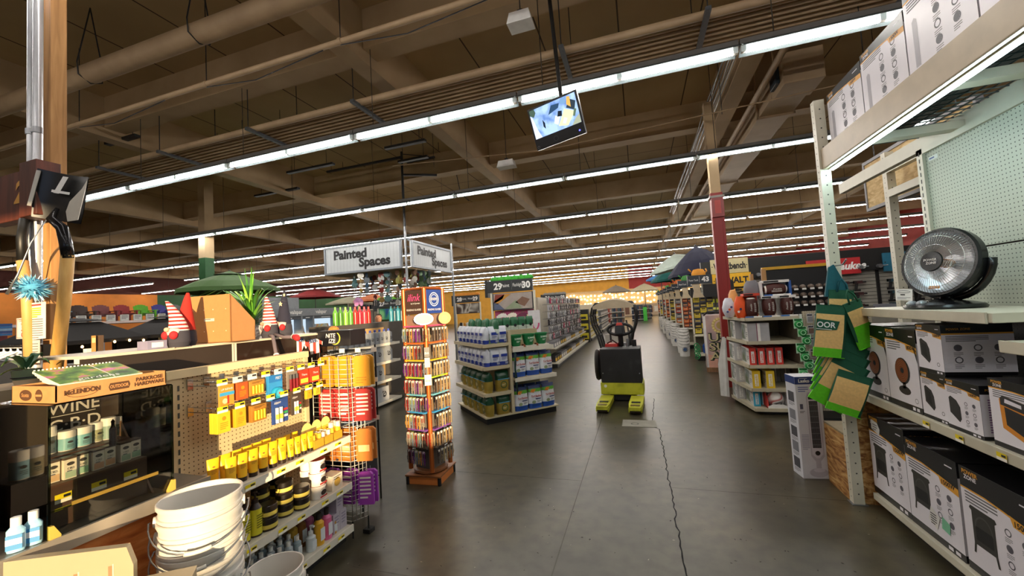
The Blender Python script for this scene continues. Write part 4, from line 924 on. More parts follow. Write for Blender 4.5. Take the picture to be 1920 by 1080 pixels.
for k, y in enumerate(ey):
    nm = 'nearest' if k == 0 else od(k)+' nearest'
    t = thing('aisle_end_shelf', 'cream aisle end shelf on the right of the main aisle, %s to the camera' % nm, 'shelf', (1.32, y, 0), 0, 'right aisle end shelves')
    q = MB(); q.box(.02, 1.0, 0, .45, 0, .12, BLACK); q.box(0, 1.0, -.02, .45, .12, .15, CREAM); q.build('base', t)
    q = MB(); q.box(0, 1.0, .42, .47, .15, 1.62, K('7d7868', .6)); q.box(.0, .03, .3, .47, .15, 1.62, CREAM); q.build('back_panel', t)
    q = MB(); q.box(0, .85, 0, .42, .62, .65, CREAM); q.box(0, .85, .02, .42, .15, .17, CREAM); q.build('board', t)
    q = MB(); q.box(.72, 1.0, .1, .47, 1.62, 2.0, BLACK); q.box(.28, 1.0, .12, .16, 1.62, 1.95, BLACK); q.build('sign_backing', t)
    q = MB(); q.prism([(.02, 1.62), (.3, 1.62), (.22, 1.75), (.2, 1.98), (.02, 1.98), (.06, 1.8)], .05, K('bfae90', .5), Fr((0, .1, 0), XR, ZR)); q.build('curved_plaque', t)
    q = MB(); q.box(-.08, .5, .02, .16, 1.98, 2.2, K('26303a')); f = faceY(-.08, .02, 1.98)
    q.text(f, nums[k], .42, .05, .12, WHITE, 'c', bold=.04); q.text(f, 'Hand Tools' if k % 2 else 'Power Tools', .03, .07, .05, WHITE, maxw=.22); q.rect(f, .28, .03, .285, .19, WHITE); q.build('number_sign', t)
    q = MB(); c1 = K(('e59a24', '3c8a3a', 'd9702c')[k % 3]); q.lathe([(.0, 0), (.17, .0), (.17, .06), (.12, .15), (.0, .17)], c1, 14, Mx.Translation((.2, .09, 2.2)), sy=.4)
    q.tube([(.03, .09, 2.3), (-.04, .09, 2.38)], .02, c1, 5); q.tube([(.34, .09, 2.25), (.4, .09, 2.3), (.37, .09, 2.36)], .02, c1, 5); q.build('sign_topper', t)
    cc = ('yellow and grey', 'orange', 'red and grey')[k % 3]
    cols = (('d6c22a', '5a5d66', '2b2c30'), ('d9662c', '8a3b20', '55555a'), ('b5392f', '7d8088', 'c9702c'))[k % 3]
    nr, ncl = (7, 5) if k < 2 else (5, 4) if k < 5 else (3, 3)
    ps = [pack_mesh(c, .8/ncl*.93, .95/nr*.9, .1, ('b9a24a', 'c98a5a', 'a9a6a0')[k % 3]).build('hanging_tool_pack', cat='pack', group='tool packs on the right aisle ends', label='x') for c in cols]
    us = [0, 0, 0]
    for j in range(nr):
        for i in range(ncl):
            a = (i+2*j+k) % 3
            if k == 0 and i > 2: continue
            o = ps[a] if not us[a] else dup(ps[a], (0, 0, 0)); us[a] += 1
            o.location = (1.36+.8/ncl*(i+.5), y+.4, .68+.95/nr*j); o['label'] = '%s tool pack on the aisle end %s, %s in the %s row up' % (cc, nums[k], od(i), od(j))
    if k == 0:
        for i in range(5):
            q = MB(); q.cyl((0, 0, 0), (0, 0, .8), .018, K('5c6068', .4, .5), 6); q.box(-.03, .03, -.02, .02, .62, .68, K('dfe36a')); q.box(-.035, .035, -.022, .022, .0, .14, K('8f9a3c')); q.cyl((0, 0, .8), (0, 0, .9), .024, K('c3cc3e'), 6)
            q.build('extension_handle', loc=(1.86+.085*i, y+.3, .66), label='long grey and yellow tool handle on aisle end 43, %s from the left' % od(i), cat='tool', group='tool handles on aisle end 43')
        for i in range(2):
            q = MB(); q.lathe([(.1, 0), (.11, .02), (.11, .2), (.06, .27), (.035, .29), (.035, .34), (0, .34)], K('2350a8', .35), 14, sy=.7); q.rect(faceY(-.07, -.079, .06), 0, 0, .14, .1, K('1c2f66'), .002); q.build('blue_jug', loc=(1.6+.26*i, y+.18, .175), label='blue plastic jug on the low board of aisle end 43, %s one' % ('left', 'right')[i], cat='jug', group='blue jugs')
        q = MB()
        for i in range(7): q.tube([(1.32+.05*math.cos(a)+.03*(i % 2), y-.03, .35-.1*i*.0+.05*i-.25+.05*math.sin(a)) for a in [2*PI*s/10 for s in range(10)]], .012, K('2f9a5a'), 5, True)
        q.build('green_hose_coil', label='coil of green hose hanging at the corner of aisle end 43', cat='hose')
    if k < 5: bucket_stack_simple(1.12, y+.95, 6 if k < 2 else 5, 'white bucket nested in the stack beside aisle end %s' % nums[k])
    if k < 3: bucket_stack_simple(1.14, y+1.75, 5, 'white bucket nested in the second stack beyond aisle end %s' % nums[k])
# long gondolas behind the right ends, just their outlines beyond
for k, y in list(enumerate(ey[:6]))[1:]:
    t = thing('tool_gondola', 'long cream gondola running right behind aisle end %s' % nums[k], 'shelf', (0, 0, 0), 0, 'gondolas behind the right aisle ends'); q = MB(); q.box(2.35, 9, y+.52, y+.6, 0, 1.7, CREAM); q.build('panel', t); q = MB()
    for z in (.3, .8, 1.25): q.box(2.35, 9, y+.25, y+.52, z, z+.03, CREAM)
    q.build('board', t)
# lamp wall at the far end
t = thing('lamp_wall', 'far wall of lit lamps and ceiling fixtures at the end of the main aisle', 'display', (0, 0, 0))
q = MB(); q.box(-9, 10.5, 47.3, 47.5, 1.3, 3.1, K('c9a878', .6)); q.build('backing', t)
q = MB(); q.lathe([(.0, -.1), (.09, -.08), (.12, 0), (.07, .1), (.0, .12)], glow('lamp_shade_light', 'ffe2a8', 3), 8); q.cyl((0, 0, .1), (0, .17, .12), .02, BLACK, 4)
lp = q.build('lamp', cat='lamp', group='lit lamps on the far wall', label='lit warm white lamp on the far lamp wall'); r_ = random.Random(4); k = 0
for i in range(46):
    for j in range(3):
        o = lp if not k else dup(lp, (0, 0, 0)); k += 1; o.location = (-8.6+.41*i+r_.uniform(-.1, .1), 47.14, 1.6+.5*j+r_.uniform(-.15, .15))
q = MB(); q.box(-9, 10, 46.4, 47, 0, 1.3, K('b9a183')); 
for i in range(30): q.rect(faceY(-9+.62*i, 46.4, .1), 0, .1+.1*(i % 3), .45, .9, K(('6b4632', 'd8d2c4', '55402c', '8b8f95')[i % 4]))
q.build('lamp_carton_row', label='row of lamp cartons below the far lamp wall', cat='carton', kind='stuff')
for i, (x, y, w_, c) in enumerate(((-.25, 34.2, .9, '2d3a48'), (.6, 38, .8, '8d8a80'), (-1.6, 30, .9, '8a8577'))):
    t = thing('floor_display', 'dark floor display of bottles far down the aisle, %s' % ('with a lime side', 'near the lamp wall', 'left of it')[i], 'display', (x-.4, y, 0)); q = MB(); q.box(0, w_, 0, .5, 0, .1, BLACK); q.box(0, w_, .4, .5, .1, 1.3, K(c))
    for z in (.1, .5, .9): q.box(0, w_, 0, .45, z, z+.04, K('d9d6cd'))
    if i == 0: q.box(w_, w_+.3, .0, .5, 0, 1.1, K('4fd048'))
    q.build('shelving', t); q = MB()
    for z in (.14, .54, .94):
        for s_ in range(6): q = MB(); q.box(.04+.14*s_, .15+.14*s_, .1, .3, z, z+.26, K(('1d2c4a', '7c5a48', '3d4b50')[(s_+i) % 3])); q.build('bottle', t)
# ---------------------------------------------------------------- turf products display, turned 45 degrees to the aisle
DSP = K('c4b797', .45, n=.05)
TW = Mx.Translation((-2.165, 5.24, 0)) @ Mx.Rotation(math.radians(44.5), 4, 'Z'); TRZ = math.radians(44.5)
def tw(x, y, z=0.): return tuple(TW @ V((x, y, z)))
t = thing('garden_display', 'free standing cream shelf unit of lawn bags turned cornerwise in the aisle', 'shelf', (-2.165, 5.24, 0), TRZ)
q = MB(); q.box(.03, 1.19, .03, 1.17, 0, .085, K('111112', .5)); q.build('kick_plate', t)
q = MB(); q.box(0, 1.22, 0, 1.2, .085, .105, DSP); q.build('base_deck', t)
q = MB(); q.box(.42, .465, .0, .05, .1, 1.29, DSP); q.box(.42, .465, 1.15, 1.2, .1, 1.29, DSP); q.box(.43, .455, .05, 1.15, .1, 1.27, DSP); q.build('divider', t)
q = MB(); q.box(.465, 1.12, .36, .38, .1, 1.28, peg_mat('tan_pegboard', 'b9aa88', '5c5138', (1, 0, 1))); q.build('pegboard', t)
for z in (1.129, .809, .435):
    q = MB(); q.box(-.01, .42, -.01, 1.2, z-.035, z, DSP); q.box(-.018, -.01, 0, 1.2, z-.045, z+.004, DSP); q.box(0, .4, -.018, -.01, z-.045, z+.004, DSP); q.build('left_shelf', t)
for z, d in ((1.03, -.02), (.6, -.05)):
    q = MB(); q.box(.47, 1.18, d, .36, z-.03, z, DSP); q.box(.47, 1.18, d-.008, d, z-.05, z+.005, K('d9d4c4', .45)); q.build('right_shelf', t)
def pillow(w, d, h, bands, n=9, sd=0, crimp=.5):
    """filled bag: bands = [(height fraction, material)] from the bottom, pinched flat at the top"""
    r_ = random.Random(sd); q = MB(); K_ = 14; vs = []; hs = []
    for j in range(n+1):
        f = j/n; hs.append(f); th = d/2*(min(1, .75+1.2*f) if f < .62 else max(.08, 1-((f-.62)/.38)**2.4*.92)); ww = w/2*(1-.05*math.sin(PI*f)*0+(.03*math.sin(f*9+sd)))
        for k in range(K_):
            a = 2*PI*k/K_; c, s = math.cos(a), math.sin(a)
            vs.append((ww*math.copysign(abs(c)**.55, c), th*math.copysign(abs(s)**.8, s)+r_.uniform(-.004, .004), h*f+(r_.uniform(-.004, .004) if 0 < j < n else 0)))
    for j in range(n):
        mt = bands[-1][1]
        for lim, m_ in bands:
            if (hs[j]+hs[j+1])/2 < lim: mt = m_; break
        b = j*K_
        q.add(vs[b:b+2*K_], [(k, (k+1) % K_, K_+(k+1) % K_, K_+k) for k in range(K_)], mt, True)
    q.add(vs[-K_:], [tuple(range(K_))], bands[-1][1]); q.add(vs[:K_], [tuple(range(K_))[::-1]], bands[0][1])
    return q
WB, NB, GB, GD, DG = K('d5d9e2', .3), K('2a3f9a', .35), K('1c5a3a', .3), K('a58d3c', .28, .25), K('16432c', .3)
def bag_a(w=.155, d=.11, h=.25):
    q = pillow(w, d, h, [(.22, NB), (.8, WB), (2, WB)], sd=3); f = faceY(-w/2, -d/2-.004, 0)
    q.rect(f, w*.2, h*.5, w*.85, h*.66, NB, .003); q.lines(f, w*.25, h*.45, w*.5, 3, h*.05, K('6a78b0'), None, .003); q.rect(f, w*.6, h*.08, w*.9, h*.2, K('8c93a8'), .003)
    return q
def bag_b(w=.205, d=.14, h=.29):
    q = pillow(w, d, h, [(.55, GD), (2, DG)], sd=5); f = faceY(-w/2, -d/2-.004, 0)
    q.ring(f, w*.5, h*.33, w*.25, w*.05, GB, .003); q.rect(f, w*.05, h*.58, w*.95, h*.62, K('5b9ec0'), .004); q.lines(f, w*.35, h*.36, w*.3, 2, h*.05, K('e2d9a6'), None, .003)
    return q
pa = bag_a().build('lawn_seed_bag', cat='bag', group='white and blue bags on the cornerwise display', label='x'); pb = bag_b().build('gold_seed_bag', cat='bag', group='gold and green bags on the cornerwise display', label='x'); na = nb_ = 0
LF = TRZ-PI/2     # face of goods that look out over the left face
def put(p, cnt, x, y, z, rz, lab):
    o = p if not cnt else dup(p, (0, 0, 0)); o.location = tw(x, y, z); o.rotation_euler.z = rz; o['label'] = lab; return o
for zi, (z, nm) in enumerate(((1.13, 'top'), (.81, 'second'))):
    for i in range(7):
        put(pa, na, .08, .08+.165*i, z, TRZ-PI/2, 'white and blue lawn bag, %s shelf of the cornerwise display, %s from front corner' % (nm, od(i))); na += 1
    for i in range(2):
        put(pa, na, .2+.135*i, .06, z, TRZ, 'white and blue lawn bag, aisle side of the %s cornerwise display shelf, %s one' % (nm, ('left', 'right')[i])); na += 1
for zi, (z, nm) in enumerate(((.437, 'third'), (.107, 'lowest'))):
    for i in range(5):
        put(pb, nb_, .09, .1+.22*i, z, TRZ-PI/2, 'gold and green foil bag, %s shelf of the cornerwise display, %s from front corner' % (nm, od(i))); nb_ += 1
    put(pb, nb_, .31, .08, z, TRZ, 'gold and green foil bag, aisle side of the %s cornerwise display shelf' % nm); nb_ += 1
# green topped packs heaped behind the top row
q = pillow(.13, .08, .2, [(.35, K('cdd8cc', .4)), (2, K('2d6a47', .4))], sd=8); q.disc(faceY(0, -.045, .07), 0, 0, .025, INK, .002)
pg = q.build('green_top_pack', cat='bag', group='green topped packs on the cornerwise display', label='x')
for i in range(8): put(pg, i, .25+.03*(i % 2), .06+.15*i, 1.27+.01*(i % 3), TRZ-PI/2+.2*(i % 2), 'green topped pack heaped behind the top row of blue bags, %s from the front corner' % od(i))
for i in range(5): put(pg, 1, .46+.14*i, .42, 1.285, TRZ, 'green and white pack on the pegboard above the green tubs, %s from left' % od(i))
q = MB(); q.box(.1, .38, .02, 1.18, 1.13, 1.275, K('59725a', .6)); q.build('pack_tray', loc=(-2.165, 5.24, 0), rz=TRZ, label='low green carton tray under the green topped packs', cat='tray')
q = MB(); q.box(.46, 1.1, .4, .5, .1, 1.28, DSP); q.build('rear_panel', t)
# pots
for i in range(3):
    q = MB(); q.lathe([(.0, .02), (.065, .02), (.075, .05), (.1, .175), (.106, .18), (.106, .19), (.095, .19), (.09, .15), (.0, .14)], K('1d7a44', .35), 20); f = faceY(-.07, -.098, .12)
    q.text(f, 'SUMMER', .07, 0, .026, K('cfe8d4'), 'c', bold=.03, maxw=.12); q.lines(f, .04, -.02, .06, 2, .015, K('cfe8d4')); q.box(-.09, .09, -.09, .06, 0, .02, K('c9c7c0')); q.box(-.12, -.09, -.06, 0, 0, .04, K('8c4a2c'))
    q.build('green_pot', loc=tw(.6+.225*i, .13, 1.031), rz=TRZ, label='round green tub on the right upper shelf of the cornerwise display, %s from the left' % od(i), cat='tub', group='green tubs')
def turf_bag(w=.22, d=.1, h=.34):
    q = pillow(w, d, h, [(.22, K('2451a8', .35)), (.68, K('e6e9ee', .3)), (.86, K('5fa83a', .35)), (2, K('1c2f66', .35))], sd=11, n=14); f = faceY(-w/2, -d/2-.006, 0)
    q.text(f, 'Turf Builder', w*.5, h*.5, h*.085, K('b5322e'), 'c', d=.004, sk=.25, bold=.02, maxw=w*.8); q.disc(f, w*.32, h*.29, w*.15, K('93a17c'), .004, 12, h*.07); q.poly([(w*.05, h*.74), (w*.35, h*.7), (w*.5, h*.84), (w*.2, h*.86)], K('d8832e'), f, .003)
    q.rect(f, w*.45, h*.4, w*.85, h*.44, K('1c2f66'), .004); q.lines(f, w*.55, h*.35, w*.3, 3, h*.03, GREYINK, None, .004); q.text(f, 'Scotts', w*.5, h*.7, h*.06, WHITE, 'c', d=.005, maxw=w*.35)
    return q
pt = turf_bag().build('turf_bag', cat='bag', group='turf bags', label='x')
for j, (z, nm) in enumerate(((.602, 'middle'), (.107, 'bottom'))):
    for i in range(3):
        o = put(pt, i+3*j, .6+.235*i, .06 if j else .07, z, TRZ+(.05, -.06, .1)[i], 'white, green and blue turf bag, %s right shelf of cornerwise display, %s from left' % (nm, od(i)))
        put(pt, 1, .62+.235*i, .24, z, TRZ, 'turf bag behind the front row on the %s right shelf, %s from the left' % (nm, od(i)))
q = MB()
for i in range(5): q.tube([tuple(V((.485+.008*(i % 3), -.03-.006*i, 1.0-.02*i-.11*k+.0)) + V((.012*math.sin(k*1.3+i), .012*math.cos(k*1.1+i), 0))) for k in range(6)], .007, K('1c4a44' if i % 2 else '16282a', .5), 5)
q.build('strap_bundle', loc=(-2.165, 5.24, 0), rz=TRZ, label='dark green straps hanging at the middle post of the cornerwise display', cat='strap')

# ---------------------------------------------------------------- walkie pallet truck
t = thing('pallet_truck', 'yellow and black walkie pallet truck parked in the main aisle', 'pallet truck', (-.365, 6.72, 0), -.05)
YG = ramp_mat('worn_yellow_paint', [(.3, '8d9022'), (.45, 'b4b52c'), (.7, 'c6c63c')], 5, r=.5)
BK = ramp_mat('scuffed_black', [(.35, '121213'), (.6, '1d1d1f'), (.72, '333335')], 4, r=.5)
q = MB(); q.box(-.32, .32, 0, .34, .305, .86, BK); f = faceY(-.32, 0, .305)
q.rect(f, .01, .54, .63, .555, K('3a3a3c'))
for i in range(3): q.rect(f, .27+.025*i, .1, .28+.025*i, .2, K('060606'))
q.build('battery_box', t, bev=.012)
q = MB()
for x in (.03, .61): q.disc(f, x, .16, .01, STEEL, .002)
q.disc(f, .06, -.045, .025, K('d9d9d4'), .016)
q.build('bolt', t)
q = MB(); q.box(-.34, .335, -.012, .4, .12, .31, YG); q.build('chassis', t, bev=.015)
q = MB(); q.box(-.2, .2, .05, .4, .02, .12, BLACK); q.cyl((-.1, .35, .1), (.1, .35, .1), .1, BLACK, 14); q.build('drive_wheel', t)
for s_ in (-1, 1):
    x = s_*.235
    q = MB(); q.prism([(-.1, .0), (.1, .0), (.1, -.55), (.08, -.75), (-.08, -.75), (-.1, -.55)][::-1], .05, YG, Fr((x, 0, .06), XR, YR)); q.box(x-.095, x-.075, -.7, 0, .02, .08, YG); q.box(x+.075, x+.095, -.7, 0, .02, .08, YG)
    fo = q.build('fork', t, bev=.006)
    q = MB(); q.box(x-.065, x+.065, -.5, -.42, .11, .118, BLACK); q.build('grip_pad', fo); q = MB(); q.box(x-.065, x+.065, -.68, -.6, .11, .117, K('6b5a28')); q.build('wear_pad', fo)
    q = MB(); q.cyl((x-.07, -.68, .042), (x+.07, -.68, .042), .04, K('3a2f22'), 12); q.build('load_wheel', fo)
q = MB(); q.box(-.3, .3, .34, .72, .08, .72, BK); q.build('motor_cover', t, bev=.03)
q = MB(); q.cyl((-.03, .7, .7), (-.03, .62, 1.14), .045, BLACK, 12); q.build('tiller_arm', t)
q = MB(); q.tube([(-.03+.21*math.cos(a), .6, 1.14+.1*math.sin(a)) for a in [2*PI*k/20 for k in range(20)]], .028, BLACK, 8, True); q.box(-.12, .06, .55, .67, 1.05, 1.22, K('26282b'), tp=.8); q.bc((-.03, .55, 1.12), (.1, .03, .1), K('2f3236')); q.build('tiller_head', t, bev=.008)
q = MB(); q.box(-.09, .03, .56, .66, 1.21, 1.26, K('c2301f'), tp=.7); q.build('stop_button', t)
q = MB(); q.lathe([(.0, -.03), (.25, -.03), (.27, 0), (.25, .03), (.0, .03)], K('231c18', .6), 22, Mx.Translation((-.41, .32, .56)) @ Mx.Rotation(PI/2, 4, 'Y') @ Mx.Rotation(0, 4, 'Z'), sx=1., sy=.75); q.build('side_cover', t)
q = MB(); q.box(-.3, -.06, .42, .7, .72, .9, K('b3221c', .35), tp=.85); q.tube([(-.26, .5, .9), (-.16, .5, .96), (-.08, .5, .9)], .016, K('3a1512'), 6); q.build('red_charger', t, bev=.015)
q = MB(); q.box(.0, .3, .42, .7, .72, .84, K('26272a')); q.cyl((.1, .5, .84), (.1, .5, .98), .03, STEEL, 8); q.cyl((.2, .6, .84), (.2, .6, .95), .04, BLACK, 8); q.build('control_box', t, bev=.01)
# curved black frame with beige canopy behind
t = thing('canopy_swing', 'black curved tube garden frame with a beige canopy behind the pallet truck', 'garden swing', (-.52, 9.0, 0), -.05)
for s_, nm in ((-1, 1), (1, 1)):
    for i, y in enumerate((-.25, .05, .35)):
        q = MB(); pts = [(s_*(.26), y, 1.60), (s_*.38, y, 1.62), (s_*.46, y, 1.52), (s_*.50, y, 1.36), (s_*.47, y-.02, 1.15), (s_*.37, y-.04, .92), (s_*.31, y-.05, .66), (s_*.32, y-.05, .3), (s_*.34, y-.05, .0)]
        if s_ > 0: pts = [(p[0]*.9, p[1], p[2]) for p in pts]
        q.tube(pts, .024, BLACK, 8); q.build('curved_tube', t)
    q = MB()
    for z, x in ((1.36, .49), (1.15, .47), (.92, .37), (.4, .32)): q.tube([(s_*x*(1 if s_ < 0 else .9), -.27, z), (s_*x*(1 if s_ < 0 else .9), .37, z)], .016, BLACK, 6)
    q.build('cross_bar', t)
CAN = K('b3a48b', .8)
q = MB(); vs = []; N_ = 10
for j in range(7):
    y = -.4+.14*j
    for i in range(N_+1):
        u = -1+2*i/N_; vs.append((u*.42, y, 1.56+.15*(1-u*u)*(1-.25*((y)/.45)**2)))
q.add(vs, [(j*(N_+1)+i, j*(N_+1)+i+1, (j+1)*(N_+1)+i+1, (j+1)*(N_+1)+i) for j in range(6) for i in range(N_)], CAN, True)
q.add([(x, y, z-.012) for x, y, z in vs], [((j+1)*(N_+1)+i, (j+1)*(N_+1)+i+1, j*(N_+1)+i+1, j*(N_+1)+i) for j in range(6) for i in range(N_)], CAN, True)
for y in (-.4, .44): q.prism([(-.42, -.06), (.42, -.06)]+[(.42*u/5, .15*(1-(u/5)**2)*.8) for u in range(5, -6, -1)], .01, CAN, Fr((0, y, 1.56), XR, ZR))
q.build('canopy', t)
q = MB(); q.box(-.3, .3, -.2, .35, .42, .5, K('c9c5bd', .6)); q.box(-.3, .3, .3, .36, .5, .9, K('b9b4aa', .6)); q.build('seat', t, bev=.02)
# a second truck and carts in the jumble behind
t = thing('hand_truck', 'dark hand truck with grey crates jumbled under the beige canopy', 'hand truck', (-.42, 8.15, 0))
q = MB()
for x in (-.18, .18): q.tube([(x, .1, .1), (x, .12, 1.0), (x*.8, .2, 1.25)], .02, BLACK, 6)
for z in (.4, .7, 1.0): q.tube([(-.18, .11, z), (.18, .11, z)], .014, BLACK, 6)
q.build('frame', t)
q = MB()
for x in (-.22, .22): q.cyl((x-.03, .15, .1), (x+.03, .15, .1), .1, BLACK, 14)
q.build('wheel', t)
q = MB(); q.box(-.2, .2, -.15, .1, .02, .04, STEEL); q.build('toe_plate', t)
for i, (x, z, w_, h_, c) in enumerate(((-.02, .042, .34, .3, '55565a'), (0, .344, .3, .22, '3c3d42'), (-.02, .566, .34, .26, '77787c'))):
    q = MB(); q.box(x-w_/2, x+w_/2, -.14, .06, 0, h_, K(c)); q.rect(faceY(x-w_/2, -.14, 0), .05, h_*.3, w_-.05, h_*.7, K('d6d3cc')); q.build('grey_crate', loc=(-.42, 8.15, z), label='grey crate on the hand truck under the canopy, %s from the bottom' % od(i), cat='crate', bev=.006)

# ---------------------------------------------------------------- left side of the main aisle
def gondola(x0, x1, y0, y1, h, label, shelf_z=(.15, .5, .9), face=1, col=CREAM, d=.45, top_over=True):
    """double shelf run along the aisle; goods side towards +X"""
    t = thing('aisle_gondola', label, 'shelf', (0, 0, 0)); xm = x1-d
    q = MB(); q.box(xm-.03, xm, y0, y1, 0, h, col); q.build('back_panel', t)
    q = MB(); q.box(x0+.05, x1-.03, y0, y1, 0, .1, BLACK); q.build('kick_plate', t)
    for z in shelf_z:
        q = MB(); w_ = d if z < .3 else d*.85; q.box(xm, xm+w_, y0, y1, z-.03, z, col); q.box(xm+w_, xm+w_+.01, y0, y1, z-.04, z+.01, K('dad6ca')); q.build('board', t)
    q = MB(); q.box(x0, xm-.03, y0, y0+.04, 0, h, col); q.build('end_panel', t)
    return t
gondola(-3.6, -2.12, 10.3, 16.6, 1.88, 'long cream gondola of flashlights and hand tools left of the main aisle', (.13, .52))
ps = []
for c, l in (('3a3a3f', 'd9d8d4'), ('8c8d94', '2b2b30'), ('b9bac0', '44444c'), ('5a4a50', 'dcdcd8'), ('b3325a', 'dddddd'), ('222226', '8a8a90')):
    q = MB(); q.box(-.05, .0, -.055, .055, 0, .16, K(c, .4)); q.rect(faceX(0, -.055, 0), .008, .02, .1, .09, K(l)); q.rect(faceX(0, -.055, 0), .008, .125, .1, .155, K('e6e4de')); q.cyl((-.2, 0, .17), (.02, 0, .17), .004, STEEL, 4); ps.append(q.build('carded_tool', cat='pack', group='carded tools on the long left gondola', label='x'))
k = 0; r_ = random.Random(9)
for j in range(6):
    for i in range(26):
        a = r_.choice((0, 0, 1, 2, 2, 5, 5, 5, 3, 4)) if i > 6 else r_.choice((1, 2, 5, 2, 1, 4))
        o = ps[a] if ps[a]['label'] == 'x' else dup(ps[a], (0, 0, 0))
        o.location = (-2.33+.02*r_.random(), 10.55+.23*i, .72+.195*j); o['label'] = 'carded tool on the long left gondola, %s along the %s row up' % (od(i), od(j))
q = MB(); q.box(0, .2, 0, .26, 0, .16, K('26262a')); q.rect(faceX(.2, 0, 0), .02, .02, .24, .1, K('d9b02a')); p0 = q.build('tool_case', cat='case', group='cases on the low boards of the left gondola', label='x')
q = MB(); q.box(0, .2, 0, .26, 0, .16, K('7d7e84')); q.rect(faceX(.2, 0, 0), .02, .02, .24, .1, K('e2e0da')); p1 = q.build('tool_case', cat='case', group='cases on the low boards of the left gondola', label='x'); us = [0, 0]
for j in range(2):
    for i in range(20):
        a = (i//3+j) % 2; p = (p0, p1)[a]; o = p if not us[a] else dup(p, (0, 0, 0)); us[a] += 1
        o.location = (-2.42+.06*j*0, 10.4+.3*i, .131+.39*j); o['label'] = 'tool case on the %s board of the long left gondola, %s along' % (('bottom', 'second')[j], od(i))
# its end cap with the header sign, 29 and 30
def endcap_sign(x0, x1, y, z0, nums, words, topc, label, picture, toppers=True):
    t = thing('aisle_sign', label, 'sign', (x0, y, 0)); W = x1-x0
    q = MB(); q.box(-.12, W, .0, .12, z0, z0+.31, K('24282b', .5)); q.box(-.2, -.12, .0, .3, z0-.12, z0+.34, K('1d2022', .5)); f = faceY(0, 0, z0)
    q.text(f, nums[0], .06, .08, .16, WHITE, bold=.04); q.text(f, nums[1], W-.05, .08, .16, WHITE, 'r', bold=.04); q.rect(f, W*.5, .05, W*.505, .27, GREYINK)
    q.text(f, words[0], W*.34, .13, .085, WHITE, 'c', maxw=W*.24); q.text(f, words[1], W*.66, .13, .085, WHITE, 'c', maxw=W*.26); q.build('number_board', t)
    q = MB()
    for i in range(6):
        x = .06+W*.165*i; q.lathe([(.0, 0), (.14, 0), (.15, .04), (.1, .1), (.0, .11)], K(topc), 12, Mx.Translation((x+.03, .06, z0+.312)), sx=1., sy=.5); q.tube([(x-.06, .06, z0+.36), (x+.02, .06, z0+.42), (x+.12, .06, z0+.38)], .022, K(topc), 6)
    q.build('topper', t)
    q = MB(); q.box(0, W, .02, .06, z0-.48, z0-.03, K('2b2d30')); q.rect(faceY(0, .02, z0-.46), .03, 0, W-.03, .42, picture); q.build('poster', t)
    for a in (-.06, W): q = MB(); q.box(a, a+.05, .03, .09, 0, z0, CREAM); q.build('post', t)
    return t, f
def poster_mat(name, cols, sc):
    return ramp_mat(name, cols, sc, r=.45, detail=1, dist=.6)
t, f = endcap_sign(-3.72, -2.6, 9.9, 2.07, ('29', '30'), ('Paint', 'Flashlights'), '3fae35', 'black aisle sign 29 and 30 with green toppers over a paint poster', K('a59a93', .45))
q = MB(); f = faceY(.03, .018, 1.61); W = 1.06
for pl, c in (([(0, .3), (.25, .5), (.32, .72), (.05, .72)], '8a3b2b'), ([(.1, .25), (.5, .72), (.32, .72), (0, .4)], 'c48b3a'), ([(.0, 0), (.3, 0), (.12, .3), (0, .35)], '59637f'), ([(.3, .02), (.62, .42), (.78, .02)], '8f9d80'), ([(.6, .3), (.8, .56), (1.0, .42), (.85, .1)], '7a5a48'), ([(.78, .05), (.9, .12), (1.0, .02)], 'b5aa9e')):
    q.poly([(x, y*.56) for x, y in pl], c, f, .002)
q.build('printed_paint_brush', t)
t = thing('pink_end_shelf', 'aisle end with a bright pink back panel behind the lawn display', 'shelf', (-3.72, 9.95, 0))
q = MB(); q.box(0, 1.1, .1, .14, .3, 1.58, K('b84a78', .6)); f = faceY(0, .1, .3)
for i in range(6): q.ring(f, .2+.16*i, .75+.1*(i % 3), .1, .008, K('5f1f3c'), .002, 12, .16, .5, 3.6)
q.build('pink_panel', t)
q = MB(); q.box(-.05, 1.0, -.55, -.1, 0, .3, CREAM); q.box(-.05, 1.0, -.55, -.1, .86, .89, CREAM); q.box(-.05, 1.0, -.14, -.1, .3, .86, CREAM); q.build('base', t)
# orchids in front of it
for i, (x, y, z, c) in enumerate(((-3.5, 9.6, .893, 'e8e4de'), (-2.95, 9.6, .893, '6e2a48'), (-2.7, 9.6, .893, 'd8d29a'), (-3.25, 9.65, .893, 'efe6d8'))):
    t = thing('orchid_plant', '%s orchid standing before the pink panel, %s from the left' % (('white', 'dark pink', 'pale yellow', 'cream')[i], od((0, 2, 3, 1)[i])), 'plant', (x, y, z))
    q = MB(); q.lathe([(.0, 0), (.06, 0), (.07, .12), (.0, .12)], K('d8d4cc'), 12); q.build('pot', t)
    q = MB(); q.tube([(0, 0, .12), (.02, 0, .4), (.1, 0, .62), (.2, 0, .66)], .006, K('3f6b33'), 5)
    for s_ in range(4):
        a = s_*1.7; q.prism([(0, -.02), (.14, -.03), (.22, 0), (.14, .03), (0, .02)], .005, K('3a7a3c'), Fr((0, 0, .13), (math.cos(a), math.sin(a), .4), (-math.sin(a), math.cos(a), 0)))
    q.build('stem', t)
    for k in range(5):
        q = MB()
        for s_ in range(5):
            a = 2*PI*s_/5; q.disc(Fr((.04+.045*k, -.02, .52+.04*k-.015*k*k*.5), XR, ZR), .03*math.cos(a), .03*math.sin(a), .028, K(c), .002+.001*s_, 7)
        q.build('blossom', t)
